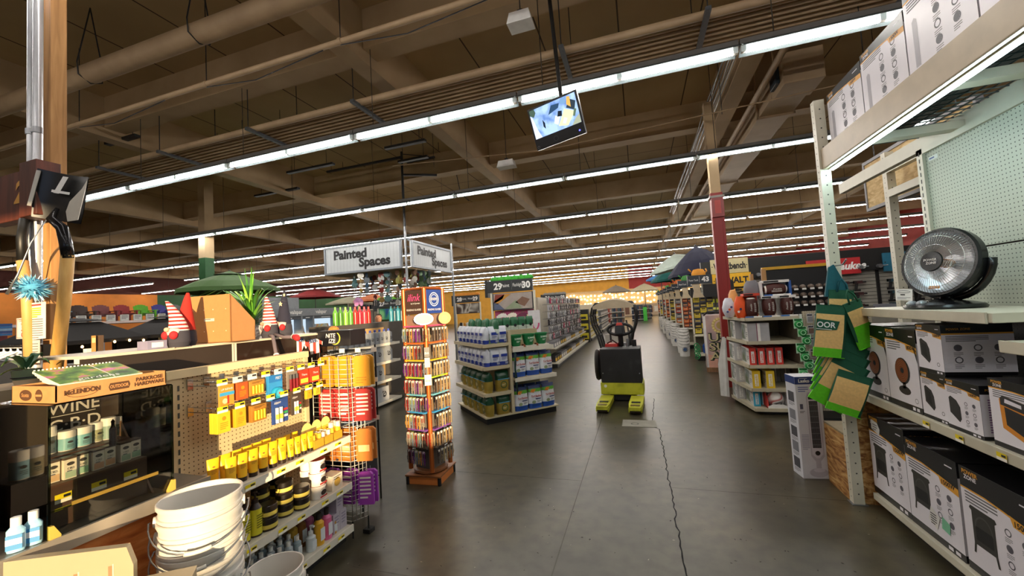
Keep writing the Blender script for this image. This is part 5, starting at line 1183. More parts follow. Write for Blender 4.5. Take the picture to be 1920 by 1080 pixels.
q = MB(); q.box(0, .3, 0, .02, 0, .55, K('cfcdd0')); f = faceY(0, 0, 0); q.ring(f, .18, .25, .1, .04, K('c04a78'), .002, 14, .18, 2.5, 6.2); q.build('white_pack', loc=(-2.62, 9.4, 1.0), label='white pack with a pink curve beside the pink panel', cat='pack')
q = MB(); q.box(-2.65, -2.3, 9.38, 9.7, .0, 1.0, K('c9c4b8')); q.build('white_plinth', label='pale plinth under the white pack near the pink panel', cat='plinth')
# fixtures beyond: sign 23-28 ends and the far gondolas
for i, (x0, x1, y, n, wd, tc) in enumerate(((-7.7, -6.6, 15.9, ('28', '29'), ('Wall Covering', 'Window'), 'd88b2c'), (-5.0, -3.8, 21.5, ('24', '25'), ('Plumbing', 'Electrical'), '8a8a86'), (-9.9, -8.8, 13.4, ('27', '28'), ('Stain', 'Brushes'), '6fc23a'))):
    t, f = endcap_sign(x0, x1, y, 1.95 if i else 2.0, n, wd, tc, ('black aisle sign with orange toppers over a dark wood poster', 'black aisle sign far down the left of the main aisle', 'black aisle sign with a lime topper over a blue green poster')[i], poster_mat('poster_%d' % i, [[(.4, '3c2a22'), (.5, 'c9c3b8'), (.6, '4a352b')], [(.4, 'a86c4a'), (.6, 'c98a64')], [(.4, '1d4d8a'), (.5, '3d9a72'), (.6, '8fcf8a')]][i], 2.2))
    t = thing('end_shelf', ('shelf of cans and rolls under the orange topped sign', 'pale shelf far left of the main aisle', 'shelf of spray cans under the lime topped sign')[i], 'shelf', (x0, y+.3, 0))
    q = MB(); q.box(-.05, 1.2, .3, .36, 0, 1.1, CREAM); q.build('back_panel', t)
    q = MB()
    for z in (.1, .5, .9): q.box(-.05, 1.2, -.15, .3, z-.03, z, CREAM)
    q.build('board', t)
    for j, z in enumerate((.1, .5, .9)):
        for s_ in range(7):
            q = MB(); q.lathe([(.0, 0), (.06, 0), (.06, .2), (.04, .23), (.0, .23)], K(('8c2f2a', '2f6b8a', 'c9c4ba', '3d8a52', '222226', 'c98a2c', 'd8d8d4')[(s_+j*2+i) % 7], .4), 10); q.build('paint_can', loc=(x0+.03+.17*s_, y+.37, z+.001), label='small can on the %s shelf under the %s, %s from the left' % (('bottom', 'middle', 'top')[j], ('orange topped sign', 'far left sign', 'lime topped sign')[i], od(s_)), cat='can', group='cans on the aisle end shelves')
for i, (y0, y1) in enumerate(((17.6, 22), (23.2, 29), (30.5, 38))):
    gondola(-3.5, -2.05, y0, y1, 1.6, 'cream gondola further down the left side of the main aisle, %s' % ('nearest one', 'middle one', 'farthest one')[i])
    q = MB(); q.box(-.24, 0, -.2, .2, 0, .3, K(('c9b52c', '55585c', '8f3a2c')[i])); q.rect(faceX(0, -.2, 0), .05, .06, .35, .2, WHITE); p = q.build('goods_carton', cat='carton', group='cartons on the far left gondolas', label='x')
    k = 0
    for z in (.151, .501, .901):
        for s_ in range(int((y1-y0)/.45)):
            o = p if not k else dup(p, (0, 0, 0)); k += 1; o.location = (-2.14, y0+.25+.45*s_, z); o['label'] = '%s carton on the %s far left gondola, %s along the %s board' % (('yellow', 'grey', 'rust red')[i], ('nearest', 'middle', 'farthest')[i], od(s_), {.151: 'low', .501: 'middle', .901: 'top'}[z])
t = thing('yellow_bin_stand', 'black stand of yellow bins at the near end of the far left gondola', 'stand', (-2.5, 17.1, 0)); q = MB(); q.box(0, .4, 0, .4, 0, 1.4, K('1f2022')); q.build('frame', t)
for z in (.15, .55, .95):
    q = MB(); q.box(.03, .37, -.12, 0, z, z+.25, K('cdbf2a')); q.rect(faceY(.03, -.12, z), .05, .05, .28, .15, INK); q.build('bin', t)
# ---------------------------------------------------------------- spinning reading glasses tower
SPX, SPY = -2.08, 3.55
COPR = K('c4692f', .3, .55); WOODB = ramp_mat('base_wood', [(.3, '6e3d20'), (.7, '9c6234')], 5, (1, 8, 1), .45)
t = thing('glasses_spinner', 'tall copper trimmed spinner tower of reading glasses on a square wooden base', 'display stand', (SPX, SPY, 0), .05)
q = MB(); q.box(-.17, .17, -.17, .17, .0, .075, K('d07a3a', .5)); q.box(-.185, .185, -.185, .185, .075, .09, WOODB)
for sx in (-1, 1):
    for sy in (-1, 1): q.cyl((sx*.165, sy*.165, 0), (sx*.165, sy*.165, .076), .018, BLACK, 10)
q.build('base', t, bev=.003)
q = MB(); q.lathe([(.15, .09), (.165, .1), (.165, .12), (.14, .125)], K('8d5a36', .4), 24); q.build('turntable', t)
q = MB(); q.box(-.1, .1, -.1, .1, .12, 1.52, K('6f675f', .4), Mx.Rotation(-.26, 4, 'Z')); q.build('core', t)
FA = [(-105, 0), (-15, 1), (75, 2), (165, 3)]
for a in (-60, 30, 120, 210):
    r_ = math.radians(a); q = MB(); q.cyl((.192*math.cos(r_), .192*math.sin(r_), .12), (.192*math.cos(r_), .192*math.sin(r_), 1.87), .022, COPR, 12); q.build('corner_post', t)
for a, k in FA:
    r_ = math.radians(a); n = V((math.cos(r_), math.sin(r_), 0)); rt = V((-n.y, n.x, 0)); o = n*.12-rt*.115
    f = Fr((o.x, o.y, 1.62), rt, ZR); q = MB(); q.prism([(0, 0), (.23, 0), (.23, .235), (0, .235)], .02, ('46332c', '24408c', '46332c', '24408c')[k] and K(('46332c', '24408c', '46332c', '24408c')[k], .4), f); g = Fr(f.p(0, 0, .02), rt, ZR)
    if k % 2 == 0:
        q.text(g, 'ilink', .115, .13, .07, K('ff4a86', .4, e=.15), 'c', sk=.3, bold=-.005, maxw=.19); q.text(g, 'by i-n Eyewear', .14, .1, .014, WHITE, 'c', maxw=.12); q.text(g, 'READING GLASSES', .115, .035, .018, WHITE, 'c', maxw=.19)
    else:
        q.ring(g, .115, .14, .07, .008, WHITE); q.ring(g, .115, .14, .05, .005, WHITE); q.text(g, 'READERS', .115, .13, .026, WHITE, 'c', maxw=.09); q.text(g, 'READING GLASSES', .115, .03, .018, WHITE, 'c', maxw=.19)
    q.build('header_panel', t)
    q = MB(); f2 = Fr((o.x, o.y, 1.51), rt, ZR); q.prism([(0, 0), (.23, 0), (.23, .1), (0, .1)], .012, K('8a6d5c', .35), f2); q.build('lower_panel', t)
    for j in range(8):
        z = 1.5-.165*j; c = ('d8547a', 'd9662c', 'e0b02c', 'a9c23a', '6fb0c4', '3d8fc9', '7a4a9a', '59504a')[j]
        q = MB(); q.prism([(.0, 0), (.23, 0), (.23, .014), (.0, .014)], .055, K(c, .4), Fr((o.x, o.y, z-.004), rt, ZR)); q.build('tier_rail', t)
q = MB(); q.lathe([(.0, 1.862), (.17, 1.862), (.185, 1.875), (.17, 1.885), (.0, 1.885)], COPR, 4, Mx.Rotation(-.26+PI/4, 4, 'Z'), False); q.build('top_rim', t)
q = MB(); f = Fr((.2*math.cos(-1.047), .2*math.sin(-1.047)-.03, 1.57), (.87, .5, 0), ZR); q.disc(f, 0, 0, .085, K('a9a6a4', .5), .0, 22, .05); q.ring(f, 0, 0, .09, .008, CHROME, .001, 22, .055); q.build('oval_mirror', t)
q = MB(); q.ring(f, .2, 0, .06, .03, K('d08a4a'), -.01, 16); q.disc(f, .2, 0, .05, K('d9965a'), -.012, 16); q.build('side_disc', t)
for z, c, w_ in ((1.23, '33302f', .05), (1.14, 'b9b2a8', .05), (.97, 'd9d4c8', .065)):
    q = MB(); q.prism([(-w_/2, 0), (w_/2, 0), (w_/2, .1), (-w_/2, .1)], .006, K(c, .4), Fr((.218*.5, -.218*.87, z-.03), (.87, .5, 0), ZR)); g = Fr((.218*.5+.003, -.218*.87-.006, z-.03), (.87, .5, 0), ZR)
    if z > 1.2 or z < 1: q.text(g, 'ilink', 0, .035, .022, WHITE if z > 1.2 else INK, 'c', maxw=w_*.8)
    q.build('tag_card', t)
# reading glasses, folded temples hanging down
def glasses(c, card, lens='8f8478'):
    q = MB(); f = Fr((0, -.012, 0), XR, ZR)
    for s_ in (-1, 1): q.ring(f, s_*.016, -.085, .018, .004, K(c, .35), 0, 12, .022); q.ring(Fr((0, -.0125, 0), (-1, 0, 0), ZR), s_*.016, -.085, .018, .004, K(c, .35), 0, 12, .022)
    q.box(-.022, -.017, -.014, -.009, -.13, -.012, K(c, .35)); q.box(.012, .018, -.018, -.012, -.135, -.012, K(c, .35)); q.box(-.005, -.001, -.022, -.018, -.13, -.02, K(lens, .3))
    q.box(-.022, .022, -.006, -.004, -.07, .0, K(card, .5)); q.rect(faceY(-.022, -.006, -.07), .006, .04, .038, .062, 'e8e2d6'); q.cyl((0, .05, -.004), (0, -.03, -.004), .0025, STEEL, 4)
    return q
gl = {}
PAL = {0: [('8f2a2a', '4a2020'), ('2a2426', '8a3a2c'), ('c9913f', '46302a'), ('7a8f9a', '8a8f3a'), ('a89c8a', '8f3524'), ('6e2f7a', '3a3030')], 1: [('a08a5e', '1f1d24'), ('8a6a44', '2c2430'), ('b09a70', '4a4044'), ('4a3a30', '241f22'), ('a88c62', '5a4c40')]}
r_ = random.Random(12)
for a, k in FA[:2]:
    rr = math.radians(a); n = V((math.cos(rr), math.sin(rr), 0)); rt = V((-n.y, n.x, 0))
    for j in range(8):
        for i in range(5):
            for dpt in ((0,) if 0 < i < 4 else (0, 1)):
                if dpt and j % 2: continue
                ci = r_.choice(PAL[k]); o_ = gl.get(ci)
                p = n*(.185-.04*dpt)+rt*(-.092+.046*i+(.035 if i == 4 else -.035)*dpt); W_ = Mx.Translation((SPX, SPY, 0)) @ Mx.Rotation(.05, 4, 'Z') @ V((p.x, p.y, 1.487-.165*j))
                lab = 'reading glasses, %s side of the spinner, %s%s of the %s tier down' % (('dark panel', 'blue panel')[k], 'outer pair ' if dpt else '', od(i), od(j))
                if o_ is None: o = gl[ci] = glasses(ci[0], ci[1]).build('reading_glasses', label=lab, cat='glasses', group='glasses on the spinner tower')
                else: o = dup(o_, (0, 0, 0), None, lab)
                o.location = W_; o.rotation_euler.z = rr+PI/2+.05+r_.uniform(-.12, .12)

# ---------------------------------------------------------------- hanging two sided sign
SGN = K('c3c8cb', .5, n=.03); SFR = K('8a9098', .45, .3)
t = thing('painted_spaces_sign', 'hanging pale corner sign reading Painted Spaces on two faces', 'sign', (0, 0, 0))
def sign_face(f, W, Hh):
    q = MB(); q.prism([(0, 0), (W, 0), (W, Hh), (0, Hh)], -.05, SGN, f)
    for i in range(1, int(W/.115)): q.rect(f, i*.115, .05, i*.115+.008, Hh-.05, K('a3a8ab', .5), .001)
    q.build('sign_board', t)
    q = MB(); b = .055
    for x0, y0, x1, y1 in ((0, 0, W, b), (0, Hh-b, W, Hh), (0, b, b, Hh-b), (W-b, b, W, Hh-b)): q.prism([(x0, y0), (x1, y0), (x1, y1), (x0, y1)], .03, SFR, f)
    q.build('frame', t)
    q = MB()
    for d, c in ((.006, INK),):
        q.text(f, 'Painted', W*.13, Hh*.53, Hh*.3, c, d=d, bold=.045, maxw=W*.47, sx=1.1); q.text(f, 'Spaces', W*.46, Hh*.2, Hh*.3, c, d=d, bold=.045, maxw=W*.42, sx=1.1)
        # slab serifs under the stems
    for x, y in ((.14, .53),): q.rect(f, W*x-.02, Hh*y, W*x+.12, Hh*y+.02, INK, .007)
    q.build('lettering', t)
sign_face(Fr((-8.92, 9.6, 2.94), XR, ZR), 2.68, .83)
sign_face(Fr((-5.94, 9.62, 2.94), YR, ZR), 2.45, .77)
q = MB(); q.box(-8.9, -6.2, 9.66, 12.1, 2.93, 2.95, K('9a8c70', .7)); q.box(-8.9, -6.0, 9.66, 9.7, 3.74, 3.78, SFR); q.box(-6.03, -5.99, 9.6, 12.1, 3.68, 3.72, SFR); q.build('top_bar', t)
q = MB()
for x, y in ((-6.12, 9.62), (-5.93, 12.12)): q.cyl((x, y, 0), (x, y, 5.95 if y < 10 else 3.95), .035, STEEL, 10)
q.build('pole', t)
q = MB()
for z in (3.55, 3.35, 3.15): q.cyl((-6.12, 9.62, z), (-6.12, 12.1, z), .015, STEEL, 6)
q.build('rail', t)
t = thing('cable_drop', 'grey power drop with black strut arms above the corner sign', 'bracket', (-5.72, 9.0, 0))
q = MB(); q.cyl((0, 0, 3.95), (0, 0, 5.95), .03, DKM, 8); q.build('pole', t)
q = MB(); q.box(-2.45, 0, -.03, .03, 5.78, 5.83, DKM); q.box(0, .9, -.02, .03, 5.3, 5.35, DKM, Mx.Rotation(.5, 4, 'Z')); q.box(-.1, .75, .4, .45, 5.8, 5.85, DKM); q.box(.1, 1.2, 1.2, 1.25, 5.8, 5.85, DKM); q.build('strut_arm', t)
q = MB()
for x in (-2.3, -1.9, 1.1): q.cyl((x, 0, 5.8), (x, 0, 6), .008, DKM, 4)
q.tube([(0, .03, 5.9), (.5, .6, 5.95), (1.1, 1.0, 5.5), (1.2, 1.0, 4.9), (1.4, 1.1, 4.7)], .012, DKM, 5); q.build('cable', t)
# wind chimes under the sign
CH = ['8a3a34', 'a9894a', '44607a', '64805a', 'c9c9c4', '7a5a44', '7a8288', 'd9d5c8', '4a6f70', '98944a']
r_ = random.Random(21); pc = {}
for k in range(34):
    x = r_.uniform(-8.3, -6.05); y = r_.uniform(9.75, 11.0); n = 3+k % 3; L = .3+.65*r_.random(); c = CH[k % 10]; c2 = CH[(k*3+4) % 10]
    q = MB(); q.cyl((0, 0, -L), (0, 0, 0), .004, K('b9b9b4', .3, .5), 3)
    for i in range(n):
        z = -L+.03+(L-.1)*i/max(1, n-1); a = r_.uniform(-.6, .6); f = Fr((0, 0, z), (math.cos(a), math.sin(a), 0), ZR); R_ = .06+.045*r_.random()
        q.prism([(R_*math.cos(2*PI*s/12), R_*math.sin(2*PI*s/12)) for s in range(12)], .008, K((c, c2)[i % 2], .25, .3), f)
    if k % 3 == 0:
        for s in range(4): q.cyl((.04*math.cos(s*1.57), .04*math.sin(s*1.57), -L-.25), (.04*math.cos(s*1.57), .04*math.sin(s*1.57), -L), .008, CHROME, 5)
    q.build('wind_chime', loc=(x, y, 2.93), label='wind chime with %s discs under the corner sign, %s hung from the sign frame' % (('red', 'amber', 'blue', 'green', 'silver', 'brown', 'slate', 'cream', 'teal', 'olive')[k % 10], od(k)), cat='wind chime', group='wind chimes under the corner sign')
# ---------------------------------------------------------------- checkout counter at the left
BRN = ramp_mat('dark_laminate', [(.3, '4a3b30'), (.7, '5c4a3c')], 2.2, (1, 1, 3), .4); PINE = ramp_mat('post_pine', [(.3, '8f6436'), (.5, 'ab7c48'), (.7, 'b98a54')], 3, (9, 9, .7), .65, 4, dist=.6)
OSB_SUN = ramp_mat('sunlit_strand_board', [(.25, '9a4d1e'), (.45, 'c46f33'), (.6, 'd98a49'), (.75, 'e6a868')], 12, (1, .4, 1.4), .6, 6, dist=1.3)  # low sun's orange glow put into the board colour
t = thing('checkout_counter', 'checkout counter with a steel edge and strand board front coloured sunlit orange', 'counter', (0, 0, 0))
q = MB(); q.box(-2.8, -2.15, .2, 1.48, .82, .858, K('6f675d', .35)); q.build('worktop', t)
q = MB(); q.box(-2.155, -2.14, .2, 1.48, .8, .862, K('b5aca0', .3, .6)); q.build('edge_trim', t)
q = MB(); q.box(-2.2, -2.17, .2, 1.48, .0, .8, OSB_SUN); q.box(-2.8, -2.2, 1.45, 1.48, 0, .8, OSB_SUN); q.build('front_board', t)
q = MB(); q.cyl((-2.12, .3, .45), (-2.12, 1.45, .45), .016, K('b58a66', .35, .6), 10); q.build('bumper_rail', t)
q = MB(); q.box(-3.4, -2.95, .5, 1.48, 0, 1.37, K('8d7a5e', .6)); q.build('register_hutch', label='tan register hutch behind the pine post', cat='cabinet')
# acrylic display case
CLR = clear_mat('clear_acrylic', 'f4f4f0'); ACR = clear_mat('acrylic_edge', 'b9c9b4')
t = thing('acrylic_case', 'clear acrylic display case with a black back panel reading wine and CBD on the counter', 'display case', (0, 0, 0)); zt = 1.352
q = MB(); q.box(-2.165, -2.161, .91, 1.32, .96, zt, CLR); q.box(-2.165, -2.161, .91, 1.32, .86, .955, CLR); q.build('front_pane', t)
q = MB(); q.box(-2.55, -2.165, .906, .91, .86, zt, CLR); q.build('side_pane', t); q = MB(); q.box(-2.55, -2.165, 1.32, 1.324, .86, zt, CLR); q.build('side_pane', t)
q = MB(); q.box(-2.55, -2.161, .906, 1.324, zt, zt+.004, CLR); q.build('top_pane', t)
q = MB()
for y in (.908, 1.322): q.box(-2.167, -2.158, y-.004, y+.004, .86, zt, ACR)
q.box(-2.166, -2.158, .91, 1.32, .955, .962, ACR); q.build('edge', t)
q = MB(); q.box(-2.16, -2.155, .97, 1.26, .958, .972, K('c9a44a', .3, .7)); q.build('brass_hinge', t)
q = MB(); q.prism([(0, 0), (.03, 0), (.03, .01), (.01, .05), (0, .05)], .02, K('c9a84e', .4), Fr((-2.165, .905, .86), YR, ZR)); q.build('corner_clip', t); q = MB(); q.prism([(-.03, 0), (0, 0), (0, .05), (-.01, .05), (-.03, .01)], .02, K('c9a84e', .4), Fr((-2.165, 1.325, .86), YR, ZR)); q.build('corner_clip', t)
q = MB(); q.box(-2.54, -2.53, .92, 1.31, .862, zt, K('3a2f28', .5)); f = faceX(-2.53, .92, .862)
q.rect(f, .02, .3, .32, zt-.862, K('2a2421', .5)); SIL = K('c9c2b8', .4); q.text(f, 'WINE', .135, .405, .05, SIL, bold=.01, maxw=.18, d=.003); q.rect(f, .14, .393, .3, .396, SIL, .003); q.text(f, 'C\u00b7B\u00b7D', .14, .328, .05, SIL, bold=.01, maxw=.18, d=.003); q.build('back_panel', t)
q = MB(); q.box(-2.53, -2.37, .94, 1.27, 1.105, 1.115, K('54392a', .5)); q.box(-2.37, -2.25, .94, 1.27, 1.02, 1.03, K('54392a', .5)); q.box(-2.375, -2.37, .94, 1.27, .862, 1.105, K('5c4030', .5)); q.box(-2.255, -2.25, .94, 1.27, .862, 1.02, K('4c372b', .5))
q.prism([(-2.22, .862), (-2.53, .862), (-2.53, 1.2), (-2.46, 1.2)][::-1], .008, K('7a5a42', .5), Fr((0, .94, 0), XR, ZR)); q.prism([(-2.22, .862), (-2.53, .862), (-2.53, 1.2), (-2.46, 1.2)][::-1], .008, K('7a5a42', .5), Fr((0, 1.28, 0), XR, ZR)); q.build('stepped_riser', t)
q = MB()
for y in (.96, 1.07, 1.18): price_tag(q, faceX(-2.25, y, .955), 0, 0, .05, .035)
q.build('price_tag', t)
def tin(r, h, lab, labc, cap='e9e4dc', capk=.36):
    q = MB(); q.lathe([(.0, 0), (r*.95, 0), (r, .004), (r, h*(1-capk)), (r*1.03, h*(1-capk)), (r*1.03, h-.004), (r*.97, h), (.0, h)], labc, 20, bands=[K('cfc9c0'), K('cfc9c0'), labc, K(cap, .4), K(cap, .4), K(cap, .4), K(cap, .4)]); f = Fr((r*1.003, -r*.5, 0), YR, ZR)
    q.disc(f, r*.5, h*.44, r*.35, K('3a3a38'), .002, 12, h*.06); q.lines(f, r*.1, h*.32, r*.8, 3, h*.06, K('5a6a6a'), None, .002); return q
for i, (y, r, h, c, x) in enumerate(((.96, .026, .105, '5e6468', -2.45), (1.005, .024, .115, '5e6468', -2.455), (1.055, .027, .085, '7fb0b5', -2.44), (1.11, .032, .085, '7fb4bb', -2.45), (1.165, .024, .088, '9a9a7a', -2.46), (1.205, .026, .1, '8ba39a', -2.45), (1.245, .02, .09, '6d7a5e', -2.47))):
    tin(r, h, 0, K(c, .3)).build('supplement_tin', loc=(x, y+.025, 1.116), label='white lidded tin on the upper step inside the acrylic case, %s from the left' % od(i), cat='tin', group='tins in the acrylic case')
for i, (y, c) in enumerate(((.96, 'd8b48a'), (1.005, 'a9bfa5'), (1.05, '9fc4a8'), (1.095, 'd9a77f'), (1.14, 'dba87c'), (1.19, 'a9bfa5'), (1.235, 'a3c2a6'))):
    q = MB(); q.box(-.02, .02, -.019, .019, 0, .085, K('e6dcc8', .4)); q.box(-.021, .021, -.02, .02, .078, .086, BRN); f = faceX(.02, -.019, 0); q.rect(f, .003, .004, .036, .03, K(c, .4)); q.disc(f, .019, .06, .012, K('40382f'), .0015, 12, .007); q.text(f, 'CBD', .019, .038, .008, INK, 'c', maxw=.02); q.lines(f, .008, .034, .022, 1, .01, GREYINK)
    q.build('tea_box', loc=(-2.31+.012*(i % 2), y+.015, 1.031), label='small square carton on the lower step inside the acrylic case, %s from the left' % od(i), cat='carton', group='cartons in the acrylic case')
q = MB(); q.lathe([(.0, 0), (.013, 0), (.013, .07), (.006, .085), (.006, .1), (.008, .102), (.0, .115)], K('2a1d14', .2), 12); q.build('dropper_bottle', loc=(-2.29, 1.165, 1.117), label='slim dark dropper bottle with a gold neck at the middle of the acrylic case', cat='bottle')
for i, (y, c) in enumerate(((.84, '8fb5c4'), (.80, 'b0a586'))): tin(.03, .12, 0, K(c, .3)).build('side_tin', loc=(-2.52, y+.0, 1.03), label='white lidded tin left of the acrylic case, %s one' % ('right', 'left')[i], cat='tin', group='tins left of the case')
q = MB(); q.box(-2.62, -2.45, .6, .89, .86, 1.03, K('3a3230', .5)); q.build('tin_riser', label='dark riser under the two tins left of the acrylic case', cat='riser')
# cardboard tray with magazines
CBX = K('c98f58', .7, s=30); t = thing('cardboard_tray', 'shallow printed cardboard tray on top of the acrylic case', 'tray', (-2.47, .93, zt+.006))
q = MB(); L_, W_, h_ = .375, .30, .066; q.box(0, W_, 0, L_, 0, .004, CBX); q.box(0, .004, 0, L_, .004, h_, CBX); q.box(0, W_, L_-.004, L_, .004, h_, CBX); q.box(.0, W_, 0, .004, .004, h_, CBX); q.box(W_-.004, W_, 0, L_, .004, h_, CBX); q.build('body', t)
q = MB(); PR = K('5a3a22', .7); f = faceX(W_, 0, 0)
q.text(f, 'McLENDON', .078, .026, .017, PR, 'c', bold=.05, maxw=.11); q.ring(f, .078, .03, .05, .002, PR, .001, 20, .02); q.poly([(.165, .014), (.23, .014), (.235, .03), (.23, .046), (.165, .046), (.16, .03)], PR, f); q.text(f, 'OUTDOOR', .197, .024, .013, CBX, 'c', bold=.03, maxw=.065); q.text(f, 'PARKROSE', .308, .037, .015, PR, 'c', bold=.05, maxw=.11); q.text(f, 'HARDWARE', .308, .016, .015, PR, 'c', bold=.05, maxw=.115)
f = faceY(0, 0, 0); q.disc(f, .1, .03, .042, PR, .001, 20, .022); q.text(f, 'Scotts', .1, .024, .014, CBX, 'c', bold=.02, maxw=.07); q.disc(f, .19, .03, .024, PR, .001, 16, .024); q.rect(f, .17, .026, .21, .034, CBX, .0015); q.build('printing', t)
COV = ramp_mat('garden_cover', [(.36, '2a4420'), (.46, '4d7a2f'), (.53, '7a9a3a'), (.57, 'b9a83a'), (.61, 'b8568e'), (.7, 'd99ac0')], 16, r=.4)
for i in range(5):
    z = zt+.013+.011*i; q = MB(); q.box(0, .2, 0, .27, 0, .009, K('e6e0cf', .6), top=COV); f = Fr((.2, 0, .0095), YR, (-1, 0, 0))
    q.text(f, 'gardens', .06, .012, .03, WHITE, sk=.2, maxw=.15); q.rect(f, .17, .0, .174, .2, WHITE, .0005)
    for k in range(22): q.cyl((0, .006+.012*k, .0), (0, .006+.012*k, .013), .0035, WHITE, 5)
    o_ = q.build('garden_calendar', loc=(-2.43+.012*i, 1.0-.012*i, z+.062), rz=.1-.03*i, label='spiral bound garden calendar with pink flowers in the cardboard tray, %s from the bottom' % od(i), cat='calendar', group='garden calendars in the tray'); o_.rotation_euler.y = .26
# sanitiser bottles, paper bags
for i in range(2):
    q = MB(); q.lathe([(.0, 0), (.022, 0), (.024, .01), (.024, .075), (.012, .09), (.012, .095)], K('9cc8e0', .12), 16, sy=.6); q.lathe([(.0135, .09), (.0135, .12), (.0, .121)], WHITE, 14); f = faceX(.0, -.018, .015); q.rect(Fr((-.02, -.015, .012), XR, ZR), 0, 0, .04, .05, K('3f8ac4', .4), .001); q.rect(Fr((-.02, -.0155, .03), XR, ZR), 0, 0, .04, .02, K('e6dfe2'), .0015)
    q.build('sanitiser_bottle', loc=(-2.185-.004*i, .835+.045*i, .859), rz=.9, label='clear blue hand sanitiser bottle on the counter, %s one' % ('near', 'far')[i], cat='bottle', group='sanitiser bottles')
for i in range(3):
    q = MB(); q.box(0, .22, 0, .3, 0, .018, K(('efe6cc', 'e4d6b0', 'f2ecd8')[i], .7)); q.build('paper_pad', loc=(-2.42+.006*i, .50-.008*i, .859+.0185*i), rz=.05*i, label='cream paper pad stacked on the counter at the left edge, %s from the bottom' % od(i), cat='paper', group='cream paper pads')
# post with conduits, shovels and notices, group scaled outward about the camera
t = thing('pine_post', 'square pine post rising to the ceiling behind the acrylic case', 'post', (0, 0, 0)); t['kind'] = 'structure'
q = MB(); q.box(-3.64, -3.56, 1.5, 1.58, .0, 6, PINE); q.build('timber', t, bev=.004)
for x in (-3.765, -3.70):
    q = MB(); q.cyl((x, 1.5, 0), (x, 1.5, 6), .024, K('c9ccd2', .3, .35), 14); q.build('conduit', t)
    q = MB()
    for z in (1.6, 2.62, 2.98): q.lathe([(.03, z-.02), (.03, z+.02)], STEEL, 10, Mx.Translation((x, 1.5, 0)))
    q.build('conduit_clamp', t)
RDW = ramp_mat('red_stained_wood', [(.3, '4a2418'), (.7, '70392a')], 4, (7, 7, .8), .5)
t = thing('lane_sign_box', 'red stained wooden sign box around the pine post, number 2 on its left face', 'sign', (0, 0, 0))
q = MB(); q.box(-4.05, -3.70, 1.42, 1.49, 2.37, 2.68, RDW); q.box(-3.60, -3.42, 1.38, 1.49, 2.36, 2.70, RDW); q.box(-3.70, -3.60, 1.45, 1.49, 2.37, 2.68, K('2a1610', .6)); q.build('board', t, bev=.004)
q = MB(); q.text(faceY(-3.79, 1.42, 2.48), '2', .04, .0, .13, K('e0a54a', .4), d=.004, bold=.04, sk=.2); q.build('numeral', t)
BLD = K('141416', .3); LOCV = Mx.Translation((-3.33, 1.46, 2.47)) @ Mx.Rotation(.53, 4, 'Z') @ Mx.Rotation(.196, 4, 'Y') @ Mx.Scale(1.3, 4)
t = thing('lane_shovel', 'black square shovel with a white numeral 1 mounted as a lane sign', 'shovel', (0, 0, 0))
q = MB(); vs = []; n = 8
for j in range(5):
    for i in range(n+1):
        u = -1+2*i/n; v = j/4; vs.append((u*.1*(1 if j < 4 else .96), -.03*u*u*(1-.35*v)+.012*v, .11-.225*v))
q.add(vs, [(j*(n+1)+i, (j+1)*(n+1)+i, (j+1)*(n+1)+i+1, j*(n+1)+i+1) for j in range(4) for i in range(n)], BLD, True); q.add([(x, y+.004, z) for x, y, z in vs], [(j*(n+1)+i, j*(n+1)+i+1, (j+1)*(n+1)+i+1, (j+1)*(n+1)+i) for j in range(4) for i in range(n)], BLD, True); obj_m(q, 'blade', t, LOCV)
q = MB(); q.prism([(.06, -.115), (.098, -.1), (.098, .1), (.085, .05), (.05, -.02), (.045, -.07)], .003, K('c9c4ba', .3, .3), Fr((0, -.026, 0), XR, ZR)); q.prism([(-.1, -.07), (-.098, .1), (-.082, .1), (-.085, -.07)][::-1], .003, K('c4c0b8', .4), Fr((0, -.032, 0), XR, ZR)); obj_m(q, 'worn_edge', t, LOCV)
q = MB(); q.text(Fr((-.025, -.018, .015), XR, ZR), '1', 0, 0, .075, WHITE, bold=.05, sk=.25); q.box(-.035, .035, -.02, -.018, .012, .024, WHITE); obj_m(q, 'numeral', t, LOCV)
S0 = LOCV @ V((0, -.015, -.06)); S1 = LOCV @ V((0, -.03, -.115))
q = MB(); q.tube([S0, S1, (-3.25, 1.42, 2.26), (-3.235, 1.43, 2.16), (-3.24, 1.44, 2.08)], .02, K('232326', .2, .6), 12, rr=[.01, .024, .028, .029, .029]); q.build('socket', t)
q = MB(); q.tube([(-3.24, 1.44, 2.1), (-3.30, 1.45, 1.82), (-3.41, 1.46, 1.38)], .031, ramp_mat('ash_handle', [(.3, 'c9994f'), (.7, 'deb56a')], 4, (9, 9, .8), .5), 12); q.build('handle', t)
t = thing('lane_shovel', 'second lane shovel mostly hidden behind the chrome conduit at left', 'shovel', (0, 0, 0))
q = MB(); q.tube([(-3.69, 1.44, 2.37), (-3.67, 1.42, 2.24), (-3.66, 1.42, 2.08)], .025, BLACK, 10); q.build('socket', t)
q = MB(); q.tube([(-3.66, 1.42, 2.1), (-3.63, 1.43, 1.86), (-3.62, 1.44, 1.45)], .028, K('cfa061', .5), 10); q.build('handle', t)
t = thing('feather_duster', 'blue feather duster hung by a wire from the sign box', 'duster', (-3.50, 1.40, 1.918)); r_ = random.Random(3)
q = MB(); q.lathe([(.04*math.sin(a)*(1+.1*math.sin(5*a)), -.045*math.cos(a)) for a in [PI*k/9 for k in range(10)]], K('4f9dc4', .8, n=.3, s=40), 14, Mx.Scale(1.3, 4))
